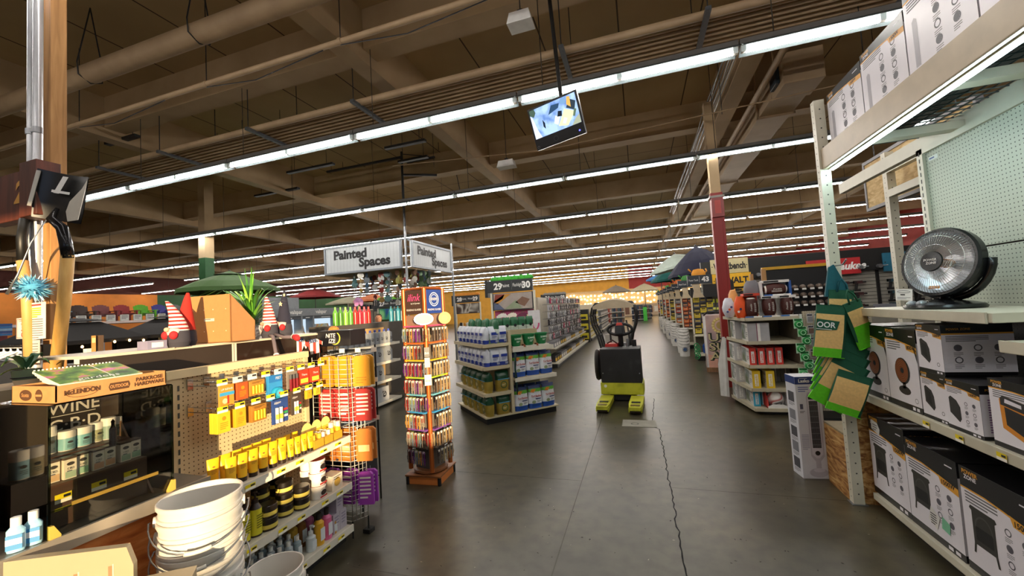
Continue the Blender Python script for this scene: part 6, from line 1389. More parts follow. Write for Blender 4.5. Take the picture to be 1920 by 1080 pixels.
for i in range(260):
    a, b = r_.uniform(0, 2*PI), math.acos(r_.uniform(-1, 1)); d = V((math.sin(b)*math.cos(a), math.sin(b)*math.sin(a), math.cos(b))); sd = d.orthogonal()*.004; l = r_.uniform(.06, .078)
    q.add([d*.045+sd, d*.045-sd, d*l*1.3], [(0, 1, 2)], ('6fb8d8', 'a9d4e4', '3f86b0')[i % 3])
q.build('feathers', t)
q = MB(); q.tube([(.1, .02, .42), (.06, -.03, .27), (.02, -.07, .07), (-.01, -.1, -.04)], .0045, STEEL, 6, rr=[.0035, .004, .006, .008]); q.build('wire', t)
t = thing('posted_notice', 'typed notice with yellow highlighted lines taped to the post', 'notice', (0, 0, 0)); f = faceY(-3.655, 1.44, 1.6)
q = MB(); q.prism([(0, 0), (.195, .008), (.195, .232), (.0, .232)], .002, K('e2dcd6', .6), f); q.prism([(.05, -.14), (.135, -.14), (.135, 0), (.05, 0)], .002, K('cfc8c2', .6), f); q.build('paper', t)
q = MB(); q.rect(f, .02, .212, .15, .222, 'a23a3a', .003); q.lines(f, .02, .2, .13, 5, .013, K('d8cf2e'), .008, .003); q.lines(f, .02, .13, .15, 9, .014, GREYINK, .005, .003); q.lines(f, .06, -.02, .06, 7, .016, GREYINK, .005, .003); q.build('print', t)
q = MB(); q.box(-3.575, -3.535, 1.46, 1.5, 1.50, 1.57, BLACK); q.box(-3.565, -3.555, 1.457, 1.46, 1.51, 1.56, K('c9b9a0')); q.build('scanner_hook', label='small black switch box on the pine post', cat='switch')
# potted plant on the hutch
t = thing('potted_pothos', 'trailing plant with striped green leaves in a two tone pot on the register hutch', 'plant', (-3.05, 1.2, 1.371))
PS = Mx.Scale(.56, 4)
q = MB(); q.lathe([(.0, 0), (.07, 0), (.085, .06), (.095, .15), (.088, .15), (.07, .12), (.0, .12)], K('d9c3a0', .5), 20, bands=[K('d9c3a0', .5), K('d9c3a0', .5), K('6a7a5e', .5), K('8a8a6e', .5), K('5a4a3a'), K('3a2d22')]); obj_m(q, 'pot', t, PS)
q = MB(); q.lathe([(.097, .075), (.097, .085)], INK, 20); obj_m(q, 'band', t, PS)
for i, (a, l, up, c) in enumerate(((-2.6, .17, .1, '6f8f5a'), (3.0, .2, .07, 'b9c9a0'), (-1.2, .15, .15, '4a7a52'), (-.4, .12, .14, '3f6a48'), (.8, .13, .1, '5a8a4a'), (-2.0, .13, .02, '9abf5a'), (2.0, .12, .16, '3f6a48'))):
    q = MB(); d = V((math.cos(a), math.sin(a), 0)); sd = V((-d.y, d.x, 0)); pts = []
    for k in range(7):
        u = k/6; w_ = .045*math.sin(PI*min(1, u*1.05+.02))**.8; cpt = d*(l*u+.02)+V((0, 0, .15+up*math.sin(u*2.2)-.05*u*u)); pts.append((cpt-sd*w_+V((0, 0, .012)), cpt, cpt+sd*w_+V((0, 0, .012))))
    vs = [p for r in pts for p in r]; q.add(vs, [(3*k+s, 3*k+s+1, 3*k+s+4, 3*k+s+3) for k in range(6) for s in (0, 1)], K(c, .35), True); q.tube([(0, 0, .12), pts[0][1]], .004, K('5a7a3a'), 4); obj_m(q, 'leaf', t, PS)
q = MB(); q.lathe([(.0, 0), (.03, 0), (.032, .05), (.0, .05)], K('cfe0de', .3), 14, bands=[K('efe6d6'), K('a9d4cc', .3), K('8a8078')]); q.build('small_jar', loc=(-2.9, .96, 1.30), label='small pale jar at the left edge beside the cardboard tray', cat='jar')
q = MB(); q.box(-2.94, -2.82, .7, 1.1, 0, 1.30, K('4a3f38', .5)); q.build('register_stand', label='dark register stand behind the acrylic case', cat='stand')
# white buckets in front of the counter
BW = K('d9d4cc', .42, n=.03)
def bucket(R_, Hh, loc, lab, grp, rz=0., full=True):
    t = thing('white_bucket', lab, 'bucket', loc, rz, grp); q = MB(); s = R_/.15
    prof = [(.0, 0), (.128*s, 0), (.132*s, .004), (.146*s, Hh-.1), (.152*s, Hh-.1), (.152*s, Hh-.088), (.147*s, Hh-.086), (.147*s, Hh-.066), (.154*s, Hh-.065), (.154*s, Hh-.053), (.148*s, Hh-.051), (.148*s, Hh-.02), (.156*s, Hh-.018), (.156*s, Hh-.002), (.152*s, Hh), (.147*s, Hh-.002), (.141*s, Hh-.1), (.126*s, .006), (.0, .006)]
    q.lathe(prof, BW, 40, cap=False); q.build('pail', t)
    q = MB()
    for sg in (-1, 1): q.lathe([(.022, 0), (.022, .012), (.0, .014)], BW, 12, Mx.Translation((sg*.15*s, 0, Hh-.075)) @ Mx.Rotation(sg*PI/2, 4, 'Y'))
    q.build('handle_ear', t)
    q = MB(); pts = [(.172*s, 0, Hh-.075)]+[(.178*s*math.cos(a), -.178*s*math.sin(a), Hh-.075-.1*math.sin(a)) for a in [PI*k/16 for k in range(17)]]+[(-.172*s, 0, Hh-.075)]; q.tube(pts, .0032, STEEL, 6); h_ = q.build('bail_handle', t)
    q = MB(); q.tube([(.178*s*math.cos(a), -.178*s*math.sin(a), Hh-.075-.1*math.sin(a)) for a in [PI*(.42+.02*k) for k in range(9)]], .009, BW, 8); q.build('grip', h_)
    return t
for i in range(7): bucket(.15, .37, (-1.94, 1.3, .0715*i+.075), 'white bucket in the nested stack before the counter, %s' % ('on top, showing its open rim' if i == 6 else od(i)+' from the floor'), 'nested white buckets by the counter', .9+.5*(i % 2)-.3*(i % 3))
q = MB(); q.box(-2.1, -1.78, 1.14, 1.46, 0, .074, WD); q.build('wooden_block', label='wooden block under the nested white buckets', cat='block')
bucket(.13, .37, (-1.88, 1.607, .0), 'single low white bucket standing on the floor right of the stack', 'x', .6)
# beige resin chair in the very front corner
RES = K('a8977a', .45, n=.04); t = thing('resin_chair', 'beige resin chair back and arm in the bottom left corner', 'chair', (-1.877, 1.013, 0)); ax = V((-.76, -.65, 0)); nn = V((.65, -.76, 0))
f = Fr((0, 0, 0), -ax, ZR)   # looks towards the camera; x runs towards the bucket stack
q = MB(); q.prism([(-.345, .35), (0, .35), (0.0, .745), (-.02, .815), (-.345, .855)], .03, RES, f, -.03); q.build('backrest', t, bev=.008)
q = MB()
for x in (-.06, -.155, -.25): q.rect(f, x-.012, .36, x, .76, K('8d6f4e', .6), .0005); q.rect(f, x, .36, x+.004, .765, K('e0d2ae', .4), .001)  # flat strips: slot shade and a lit edge painted on the back
q.build('painted_slot', t)
q = MB(); q.prism([(0, .0), (.2, -.02), (.22, -.3), (.2, -.5), (.06, -.5), (0, -.02)][::-1], .035, RES, Fr((0, 0, .66), -ax, (-nn.x, -nn.y, 0))); q.build('armrest', t, bev=.01)
q = MB(); q.prism([(-.345, .36), (.06, .36), (.06, .4), (-.345, .4)], .45, RES, f, 0); q.build('seat', t, bev=.01)
for x, d in ((.02, .42), (.02, -.02), (-.3, .42), (-.3, -.02)):
    q = MB(); p = f.p(x, 0, d); q.cyl((p.x, p.y, 0), (p.x, p.y, .38 if d < .1 else .66), .03, RES, 10); q.build('leg', t)

# ---------------------------------------------------------------- near gondola of lotions
PGB = peg_mat('beige_pegboard', 'c9b48c', '5c4a2e', (0, 1, 1)); BGE = K('cbb78f', .45, n=.05); SHW = K('c9c3b4', .45)
t = thing('lotion_gondola', 'beige pegboard gondola of yellow lotions beside the bucket stack', 'shelf', (0, 0, 0))
q = MB(); q.box(-2.52, -2.5, 1.57, 2.44, .1, 1.36, PGB); q.build('pegboard', t)
q = MB(); q.box(-2.54, -2.48, 1.49, 1.57, 0, 1.38, BGE); f = faceX(-2.48, 1.49, 0)
for i in range(24): q.rect(f, .055, .12+.05*i, .066, .15+.05*i, HOLE)
q.box(-2.54, -2.48, 2.43, 2.46, 0, 1.38, BGE); q.box(-2.54, -2.47, 1.49, 2.46, 1.34, 1.385, K('dcc79c', .5)); q.build('frame', t)
for z, x1, nm in ((.757, -2.1, 'top'), (.42, -2.1, 'middle'), (.12, -2.1, 'bottom')):
    q = MB(); q.box(-2.5, x1, 1.5, 2.44, z-.03, z, SHW); q.box(x1, x1+.012, 1.5, 2.44, z-.04, z+.008, K('d6d0c2', .45)); b_ = q.build('board', t)
    for i in range(5):
        q = MB(); price_tag(q, faceX(x1+.012, 1.62+.165*i+.03*(i % 2), z-.034), 0, 0, .06, .03); q.build('price_tag', b_)
q = MB(); q.box(-2.5, -2.16, 1.5, 2.44, 0, .08, BLACK); q.build('kick_plate', t)
hk = 0
def hook(y, z, tagc, lab):
    global hk
    q = MB(); q.tube([(-2.5, y, z), (-2.28, y, z), (-2.255, y, z+.012)], .003, CHROME, 5); q.tube([(-2.5, y, z+.03), (-2.245, y, z+.022)], .0025, CHROME, 5); q.box(-2.502, -2.49, y-.015, y+.015, z-.02, z+.04, CHROME); price_tag(q, faceX(-2.243, y-.03, z+.004), 0, 0, .06, .034, tagc)
    q.build('peg_hook', label=lab, cat='hook', group='chrome peg hooks'); hk += 1
for i in range(9): hook(1.62+.09*i, 1.285, 'e9e2d4' if i in (1, 2, 4) else 'e9d21c', 'chrome peg hook with a price tag on the beige pegboard, %s of the upper row' % od(i))
for i in range(8): hook(1.62+.1*i, 1.135, 'e9d21c', 'chrome peg hook with a price tag on the beige pegboard, %s of the lower row' % od(i))
def hang_bag(w, h, d, c, kind, y, z, lab, cat='pack', n=1, x=-2.285):
    for i in range(n):
        q = MB(); q.box(-d, 0, -w/2, w/2, -h, 0, K(c, .4)); f = faceX(0, -w/2, -h)
        if kind == 'lip': q.rect(f, 0, h*.5, w, h*.66, '3f9fd0'); q.text(f, 'LIP REPAIR', w/2, h*.76, h*.09, WHITE, 'c', maxw=w*.8); q.disc(f, w*.35, h*.25, w*.18, 'f3c9a0'); q.rect(f, w*.5, h*.1, w*.62, h*.5, 'c0392b', .002)
        elif kind == 'yellow': q.disc(f, w*.5, h*.7, w*.16, 'c98a1a'); q.lines(f, w*.2, h*.5, w*.6, 4, h*.09, K('b98a1e'))
        elif kind == 'red': q.rect(f, w*.1, h*.1, w*.9, h*.4, 'e8d44a'); q.text(f, 'Thera', w/2, h*.6, h*.14, WHITE, 'c', sk=.2, maxw=w*.8)
        elif kind == 'carded':
            for k in range(4): q.cyl((.012, w*(-.36+.2*k), -h*.85), (.012, w*(-.36+.2*k), -h*.3), w*.075, K('e6b72a', .35), 8)
            q.lines(f, w*.15, h*.92, w*.7, 2, h*.07, K('5a3a1e'))
        elif kind == 'tin': q.lathe([(.0, .03), (h*.2, .03), (h*.23, .02), (h*.23, .0)], K('2aa0c8', .3), 24, Mx.Translation((.0, 0, -h*.72)) @ Mx.Rotation(PI/2, 4, 'Y')); q.disc(Fr((.031, 0, -h*.72), YR, ZR), 0, 0, h*.14, K('57c0dc')); q.rect(f, 0, h*.72, w, h, '2b78c0'); q.text(f, 'FEET', w*.7, h*.82, h*.1, WHITE, 'c', maxw=w*.4); q.disc(Fr((.0315, 0, -h*.72), YR, ZR), 0, 0, h*.05, 'd8453a', .002)
        elif kind == 'tubes':
            for k in range(3): q.cyl((.014, w*(-.3+.3*k), -h*.95), (.014, w*(-.3+.3*k), -h*.35), w*.11, K('7a1420', .25), 8); q.cyl((.014, w*(-.3+.3*k), -h*.35), (.014, w*(-.3+.3*k), -h*.12), w*.1, K('4a4a4e', .3), 8)
        elif kind == 'zipper':
            q.text(f, 'zippo', w*.3, h*.8, h*.1, WHITE, 'c', sk=.3, maxw=w*.5)
            for k in range(2): q.cyl((.012, w*(-.3+.25*k), -h*.95), (.012, w*(-.3+.25*k), -h*.35), w*.09, K('dfe6ea', .3), 8); q.cyl((.014, w*(-.3+.25*k), -h*.8), (.014, w*(-.3+.25*k), -h*.6), w*.092, K('e2e04a', .3), 8)
            for k in range(3): q.rect(f, w*.62, h*(.2+.13*k), w*.95, h*(.29+.13*k), ('e4e0dc', '3a9a4a', 'b5302a')[k], .002)
        q.cyl((-d*.5, 0, -.004), (-d*.5-.001, 0, .03), .003, CHROME, 4)
        q.build('hanging_pack', loc=(x-(d+.004)*i, y, z-.004), label=lab if n == 1 else lab+', %s from the front' % od(i), cat=cat, group=None if n == 1 else lab, bev=.002)
hang_bag(.085, .12, .012, 'e8923a', 'lip', 1.68, 1.285, 'orange and blue lip repair card on the upper hook row')
hang_bag(.07, .1, .012, 'c0582a', 'yellow', 1.775, 1.28, 'rusty orange card pack on the upper hook row', n=2)
hang_bag(.1, .09, .03, 'b9843a', 'carded', 1.87, 1.275, 'brown carded pack of yellow lip balms on the upper hook row', n=2)
hang_bag(.1, .16, .012, '3a93cf', 'tin', 2.0, 1.285, 'blue foot cream card with a round turquoise tin', n=2)
hang_bag(.085, .13, .01, '8a8078', 'tubes', 2.13, 1.283, 'clear pack of three dark red tubes on the upper hook row')
hang_bag(.08, .1, .02, 'd23a2a', 'red', 2.23, 1.28, 'red and yellow pouch on the upper hook row, left one'); hang_bag(.08, .1, .02, 'd8402c', 'red', 2.33, 1.28, 'red pouch with white script on the upper hook row, right one')
hang_bag(.075, .115, .03, 'e8bd2e', 'yellow', 1.66, 1.135, 'bulging yellow pouch on the lower hook row', n=2); hang_bag(.065, .11, .02, 'dfa828', 'yellow', 1.76, 1.135, 'deep yellow pouch beside the bulging ones', n=2)
hang_bag(.1, .1, .03, 'a9762f', 'carded', 1.88, 1.125, 'brown carded pack of yellow sticks on the lower hook row', n=2)
hang_bag(.12, .16, .012, '2f4a8a', 'zipper', 2.03, 1.13, 'dark blue card with two white pens on the lower hook row'); hang_bag(.08, .14, .012, '4a3f38', 'zipper', 2.16, 1.13, 'brown card with striped pens on the lower hook row')
hang_bag(.05, .06, .02, 'e0a82a', 'yellow', 2.27, 1.13, 'small amber pouch on the lower hook row, left one'); hang_bag(.05, .06, .02, 'e6b63a', 'yellow', 2.35, 1.14, 'small amber pouch on the lower hook row, right one')
# lotion tubes: flat crimped top, round dark cap below
YT = K('edb51e', .35); CPD = K('2a1c14', .4)
def lotion(w, h):
    q = MB(); n = 12; rows = []
    for j in range(6):
        u = j/5; rx = w/2*(.8+.2*u); ry = w/2*(.75*(1-u)+.03); rows.append([(ry*math.cos(2*PI*k/n), rx*math.sin(2*PI*k/n), h*.16+h*.84*u) for k in range(n)])
    q.add([p for r in rows for p in r], [(j*n+k, j*n+(k+1) % n, (j+1)*n+(k+1) % n, (j+1)*n+k) for j in range(5) for k in range(n)], YT, True); q.add(rows[-1], [tuple(range(n))], YT)
    o = q; return o
def tube_thing(w, h, loc, lab, rz=0.):
    t = thing('lotion_tube', lab, 'tube', loc, rz, 'yellow lotion tubes'); lotion(w, h).build('body', t)
    q = MB(); q.lathe([(.0, 0), (w*.36, 0), (w*.37, h*.16), (.0, h*.16)], CPD, 14); q.build('cap', t)
    q = MB(); f = Fr((w*.27, -w/2, h*.35), YR, ZR); f.u = V((-.32*w/h*1.3, 0, 1)).normalized(); f.n = f.r.cross(f.u); q.disc(f, w*.5, h*.36, w*.11, K('8a5a1a'), .004, 10, h*.03); q.lines(f, w*.28, h*.28, w*.44, 5, h*.035, K('b07a1a'), None, .004); q.build('print', t); return t
ta = tube_thing(.06, .15, (-2.16, 1.64, .758), 'x'); tb = tube_thing(.045, .125, (-2.15, 1.86, .758), 'x')
for i in range(6): o = ta if not i else dup(ta, (0, 0, 0)); o.location = (-2.16, 1.6+.064*i, .758); o['label'] = 'large yellow lotion tube in the front row, %s from the bucket stack' % od(i); o.rotation_euler.z = -.3
for i in range(6): o = dup(ta, (-2.25, 1.57+.064*i, .758), -.3, 'large yellow lotion tube in the back row, %s from the bucket stack' % od(i))
for i in range(4): o = tb if not i else dup(tb, (0, 0, 0)); o.location = (-2.15, 1.975+.052*i, .758); o['label'] = 'small yellow lotion tube in the front row, %s right of the large tubes' % od(i); o.rotation_euler.z = -.3
for i in range(3): dup(tb, (-2.26, 1.99+.06*i, .758), -.3, 'small yellow lotion tube in the back row, %s right of the large tubes' % od(i))
for i in range(3):
    q = MB(); q.box(-.09, .02, -.045, .045, 0, .055, K('c9962a', .5)); q.box(-.09, -.085, -.045, .045, 0, .1, K('e0b040', .5)); q.prism([(.045*math.cos(a), .06*math.sin(a)) for a in [PI*k/10 for k in range(11)]], .004, K('f0d27a', .5), Fr((-.088, 0, .1), YR, ZR)); b = q.build('balm_box', loc=(-2.15, 2.19+.0*i+.085*i, .758), label='open carton of yellow balms with a round back card, %s from the left' % od(i), cat='carton', group='open balm cartons')
    for k in range(6):
        q = MB(); q.cyl((-.07+.032*(k//2), -.025+.05*(k % 2), .01), (-.07+.032*(k//2), -.025+.05*(k % 2), .085), .012, K(('f0c63a', 'efe8da')[i == 1], .35), 8); q.build('balm_stick', b)
for i in range(3):
    q = MB(); q.lathe([(.0, 0), (.019, 0), (.019, .07), (.017, .08), (.017, .12), (.0, .12)], YT, 12, bands=[YT, YT, YT, K('e6dccb', .3), K('e6dccb', .3)]); q.build('spray_can', loc=(-2.2+.02*i, 2.395-.0*i-.045*(i % 2), .758), label='pale capped yellow can at the far end of the top shelf, %s one' % od(i), cat='can', group='pale capped cans')
# middle shelf
def pump_bottle(loc, lab):
    t = thing('spray_bottle', lab, 'bottle', loc, 0, 'yellow labelled spray bottles'); q = MB(); q.lathe([(.0, 0), (.03, 0), (.032, .01), (.032, .15), (.018, .175), (.015, .18)], K('d9cf32', .35), 20, bands=[CPD, CPD, K('d2c830', .4), CPD, CPD]); q.lines(Fr((.033, -.02, .04), YR, ZR), 0, .08, .04, 6, .013, K('6a641a')); q.build('body', t)
    q = MB(); q.lathe([(.016, .175), (.016, .2), (.006, .205), (.006, .225), (.013, .228), (.012, .24), (.0, .24)], CPD, 12); q.box(.0, .03, -.005, .005, .228, .236, CPD); q.build('pump', t)
for i in range(3): pump_bottle((-2.17, 1.6+.072*i, .421), 'dark bottle with yellow label and black pump, %s from the bucket stack' % od(i))
q = MB(); q.lathe([(.0, 0), (.046, 0), (.048, .005), (.048, .012), (.0485, .012), (.0485, .034), (.048, .034), (.05, .04), (.05, .066), (.046, .07), (.0, .07)], CPD, 24, bands=[CPD]*3+[K('d8c45a', .4)]*2+[K('1d1713', .3)]*5)
p0 = q.build('cream_jar', cat='jar', group='black cream jars', label='x'); k = 0
for y, x, n in ((1.82, -2.165, 2), (1.86, -2.27, 3), (1.965, -2.2, 3), (2.0, -2.3, 3), (2.06, -2.165, 2), (1.93, -2.36, 2)):
    for j in range(n): o = p0 if not k else dup(p0, (0, 0, 0)); o.location = (x, y, .421+.0705*j); k += 1; o['label'] = 'flat black jar with a gold band, %s in the %s pile' % (od(j)+' from below', od((1.82, 1.86, 1.965, 2.0, 2.06, 1.93).index(y)))
q = MB(); q.lathe([(.0, 0), (.046, 0), (.05, .07), (.053, .07), (.053, .085), (.0, .085)], WHITE, 22, bands=[WHITE, K('e9e3dc', .4), K('c23028', .4), K('e6e0da', .4), K('a9422f', .4)]); f = Fr((.049, -.03, .01), YR, ZR); q.disc(f, .03, .03, .024, K('2a201c'), .003, 10, .018); q.rect(f, 0, .0, .06, .01, 'b5322e', .003); q.text(f, 'HOOF', .03, .05, .01, INK, 'c', d=.003)
p0 = q.build('balm_tub', cat='tub', group='white and red tubs', label='x'); k = 0
for y, x, n in ((2.2, -2.17, 3), (2.23, -2.28, 4)):
    for j in range(n): o = p0 if not k else dup(p0, (0, 0, 0)); o.location = (x, y, .421+.0855*j); k += 1; o['label'] = 'white tub with red trim on the middle shelf, %s from below in the %s pile' % (od(j), 'front' if y < 2.21 else 'back')
q = MB(); q.box(-.05, .05, -.05, .05, 0, .1, K('d9cdb9', .5)); f = faceX(.05, -.05, 0); q.disc(f, .05, .05, .03, 'c9a24a'); q.lines(f, .015, .09, .07, 2, .014, GREYINK); q.build('soap_carton', loc=(-2.18, 2.34, .421), label='square pale carton at the far end of the middle shelf', cat='carton')
# bottom shelf
def bottle(c, cap, r, h, name, loc, lab, grp, pump=False):
    q = MB(); cb = K(cap, .4); q.lathe([(.0, 0), (r, 0), (r, h*.7), (r*.45, h*.8), (r*.5, h*.8), (r*.5, h), (.0, h)], K(c, .35), 14, bands=[K(c, .35)]*4+[cb]*2); q.rect(Fr((r+.0005, -r*.6, h*.15), YR, ZR), 0, 0, r*1.2, h*.4, K('cfd6da', .4), .001)
    if pump: q.cyl((0, 0, h), (0, 0, h+.03), .004, cb, 6); q.box(-.004, .03, -.006, .006, h+.028, h+.038, cb)
    return q.build(name, loc=loc, label=lab, cat='bottle', group=grp)
for j in range(3):
    for i in range(5): bottle(('a9b2b8', '8fa0a8', 'b5bac0')[(i+j) % 3], 'e2e0da', .024, .13, 'lotion_bottle', (-2.19-.07*j, 1.78+.065*i, .121), 'small white capped bottle on the bottom shelf, %s of the %s row back' % (od(i), od(j)), 'small white capped bottles')
bottle('c4ccd0', 'd9dcde', .03, .12, 'pump_bottle', (-2.16, 2.12, .121), 'clear pump bottle with a blue label on the bottom shelf', 'x', True)
for i, (c, y, h) in enumerate((('d9a52a', 2.19, .2), ('d86a96', 2.26, .2), ('b98a3a', 2.32, .12))): bottle(c, '2a211c', .032 if h > .15 else .022, h, 'powder_bottle', (-2.16, y, .121), '%s bottle with a dark cap on the bottom shelf' % ('yellow powder', 'pink powder', 'small amber')[i], None)
for i in range(4): bottle(('a9822a', '8a5a2a', 'c06a8a', '5a4a2a')[i], '2a211c', .032, .2, 'powder_bottle', (-2.27, 2.08+.068*i, .121), 'shampoo bottle in the dim back row of the bottom shelf, %s from the left' % od(i), 'back row bottles')
for i in range(3):
    q = MB(); q.box(-.12, .03, -.032, .032, 0, .13, K('b5adb8', .3)); q.lines(faceX(.03, -.03, .02), .01, .09, .04, 4, .02, K('8a8296')); q.build('soap_pack', loc=(-2.16, 2.37+.0*i-.0, .121) if 0 else (-2.17-.0*i, 2.365+.066*(i-.5) if i < 2 else 2.365-.0, .121+(.131 if i == 2 else 0)), label='lilac wrapped block at the far end of the bottom shelf, %s' % ('left', 'right', 'on top')[i], cat='pack', group='lilac wrapped blocks')
# wire wing rack at the end of the gondola
WW = K('d8d4ca', .3, .5); t = thing('wire_wing_rack', 'white wire grid wing at the far end of the lotion gondola', 'rack', (0, 0, 0))
def grid(a, b, z0, z1, nm, step=.036):
    q = MB(); a, b = V(a), V(b); L = (b-a).length
    z = z0
    while z <= z1: q.tube([a+V((0, 0, z)), b+V((0, 0, z))], .002, WW, 4); z += step
    for i in range(5): p = a+(b-a)*i/4; q.tube([p+V((0, 0, z0)), p+V((0, 0, z1))], .0035, WW, 5)
    q.build(nm, t)
grid((-2.46, 2.48, 0), (-2.13, 2.48, 0), .12, 1.33, 'front_grid'); grid((-2.13, 2.48, 0), (-2.07, 2.58, 0), .12, 1.33, 'side_grid')
q = MB()
for p in ((-2.46, 2.48), (-2.13, 2.48), (-2.07, 2.58)): q.cyl((*p, 0), (*p, .12), .006, BLACK, 6)
q.box(-2.10, -2.04, 2.55, 2.61, 0, .03, BLACK); q.build('foot', t)
q = MB()
for z in (1.34, 1.1, .8):
    for x, y in ((-2.36, 2.62), (-2.22, 2.64), (-2.08, 2.66)): q.tube([(x, 2.49, z), (x+.02, y+.06, z)], .003, WW, 4); q.box(x-.01, x+.04, y+.055, y+.06, z, z+.035, K('ece8dc'))
q.build('hook', t)
for j, (z, c, h, w_, nm) in enumerate(((1.33, 'cf921f', .23, .13, 'golden yellow work glove'), (1.08, 'ae2d2b', .24, .13, 'red carded glove'), (.78, 'c4742c', .24, .12, 'orange carded glove'), (.46, '9a3aa8', .24, .12, 'purple pack'))):
    for i in range(6):
        x = -2.36+.15*(i % 3); y = 2.52+.05*(i//3)+.02*(i % 3); q = MB(); q.prism([(-w_/2, -h), (w_/2, -h), (w_/2*.95, -.02), (w_/2*.6, 0), (-w_/2*.6, 0), (-w_/2*.95, -.02)], .022, K(c, .55), faceY(0, 0, 0)); f = faceY(-w_/2, -.022, -h)
        if j in (1, 3): q.lines(f, w_*.15, h*.85, w_*.7, 6, h*.12, K('e9ddd4'), None, .002)
        elif j == 2: q.rect(f, w_*.15, h*.3, w_*.85, h*.5, 'f0c98a', .002)
        else: q.lines(f, w_*.2, h*.3, w_*.6, 3, h*.08, K('b97a1a'), None, .002)
        q.cyl((0, 0, -.004), (0, 0, .02), .003, STEEL, 4); q.build('glove_pack', loc=(x, y, z), rz=.15*(i % 3), label='%s on the wire wing rack, %s one' % (nm, od(i)), cat='pack', group='packs on the wire wing rack')
# ---------------------------------------------------------------- divider behind the gondola and what stands on it
t = thing('counter_divider', 'dark brown divider wall with a pale ledge behind the lotion gondola', 'partition', (0, 0, 0))
q = MB(); q.box(-2.76, -2.745, 1.27, 2.06, .9, 1.49, K('372d26', .4, s=3)); q.build('matte_panel', t)
q = MB(); q.box(-2.76, -2.745, 2.09, 2.95, .9, 1.49, K('2e211b', .12)); q.build('gloss_panel', t)
q = MB(); q.box(-2.765, -2.74, 2.06, 2.07, .9, 1.49, K('d9d2c4')); q.box(-2.765, -2.74, 2.08, 2.09, .9, 1.49, K('d9d2c4')); q.build('seam_strip', t)
q = MB(); q.box(-3.3, -2.735, 1.5, 2.97, 1.49, 1.505, K('d6cab6', .45)); q.box(-3.3, -2.735, 1.28, 1.5, 1.49, 1.505, K('d6cab6', .45)); q.build('ledge', t)
q = MB(); q.box(-3.3, -2.78, 1.55, 2.95, 0, 1.49, K('3a3029', .6)); q.build('cabinet', t)
t = thing('cardboard_bin', 'brown cardboard bin with sloping sides on the divider ledge', 'box', (-2.84, 1.98, 1.506), .07)
q = MB(); CB2 = K('b9824f', .7, s=30, n=.05); q.box(-.18, .18, 0, .006, 0, .33, CB2); q.box(-.18, .18, .184, .19, 0, .1, CB2); q.box(-.18, .18, 0, .19, 0, .006, CB2)
for x in (-.18, .174): q.prism([(0, 0), (.19, 0), (.19, .14), (0, .33)], .006, CB2, Fr((x, 0, 0), YR, ZR))
q.build('body', t)
q = MB(); f = faceY(-.18, 0, 0)
for x in (.03, .13, .21, .32):
    for z in (.2, .08): q.disc(f, x, z+.06*(z > .1)*.5, .004, K('e3cfae'))
q.rect(f, .13, .15, .22, .17, 'd9cdbb'); q.lines(f, .14, .167, .07, 1, .01, GREYINK, .006, .002); q.build('label_and_holes', t)
STR = None
def stripes(name, a, b, k, axis=2):
    mt, N, L = newmat(name); bs = N['Principled BSDF']; bs.inputs['Roughness'].default_value = .85
    tc = N.new('ShaderNodeTexCoord'); sp = N.new('ShaderNodeSeparateXYZ'); m1 = N.new('ShaderNodeMath'); m1.operation = 'MULTIPLY'; m1.inputs[1].default_value = k
    m2 = N.new('ShaderNodeMath'); m2.operation = 'FRACT'; m3 = N.new('ShaderNodeMath'); m3.operation = 'GREATER_THAN'; m3.inputs[1].default_value = .5
    mx = N.new('ShaderNodeMix'); mx.data_type = 'RGBA'; mx.inputs[6].default_value = lin(a); mx.inputs[7].default_value = lin(b)
    L.new(tc.outputs['Object'], sp.inputs[0]); L.new(sp.outputs[axis], m1.inputs[0]); L.new(m1.outputs[0], m2.inputs[0]); L.new(m2.outputs[0], m3.inputs[0]); L.new(m3.outputs[0], mx.inputs[0]); L.new(mx.outputs[2], bs.inputs['Base Color']); return mt
RWS = stripes('red_white_stripe', 'efe8dc', 'b5322e', 42); FLG = stripes('flag_stripe', 'efe6d8', 'b5382e', 34, 0)
FEL, NVF, BRD, RFL = K('3c3a44', .9), K('262638', .9), K('d9cfc2', .95, bump=.6, s=60), K('c9252a', .8)
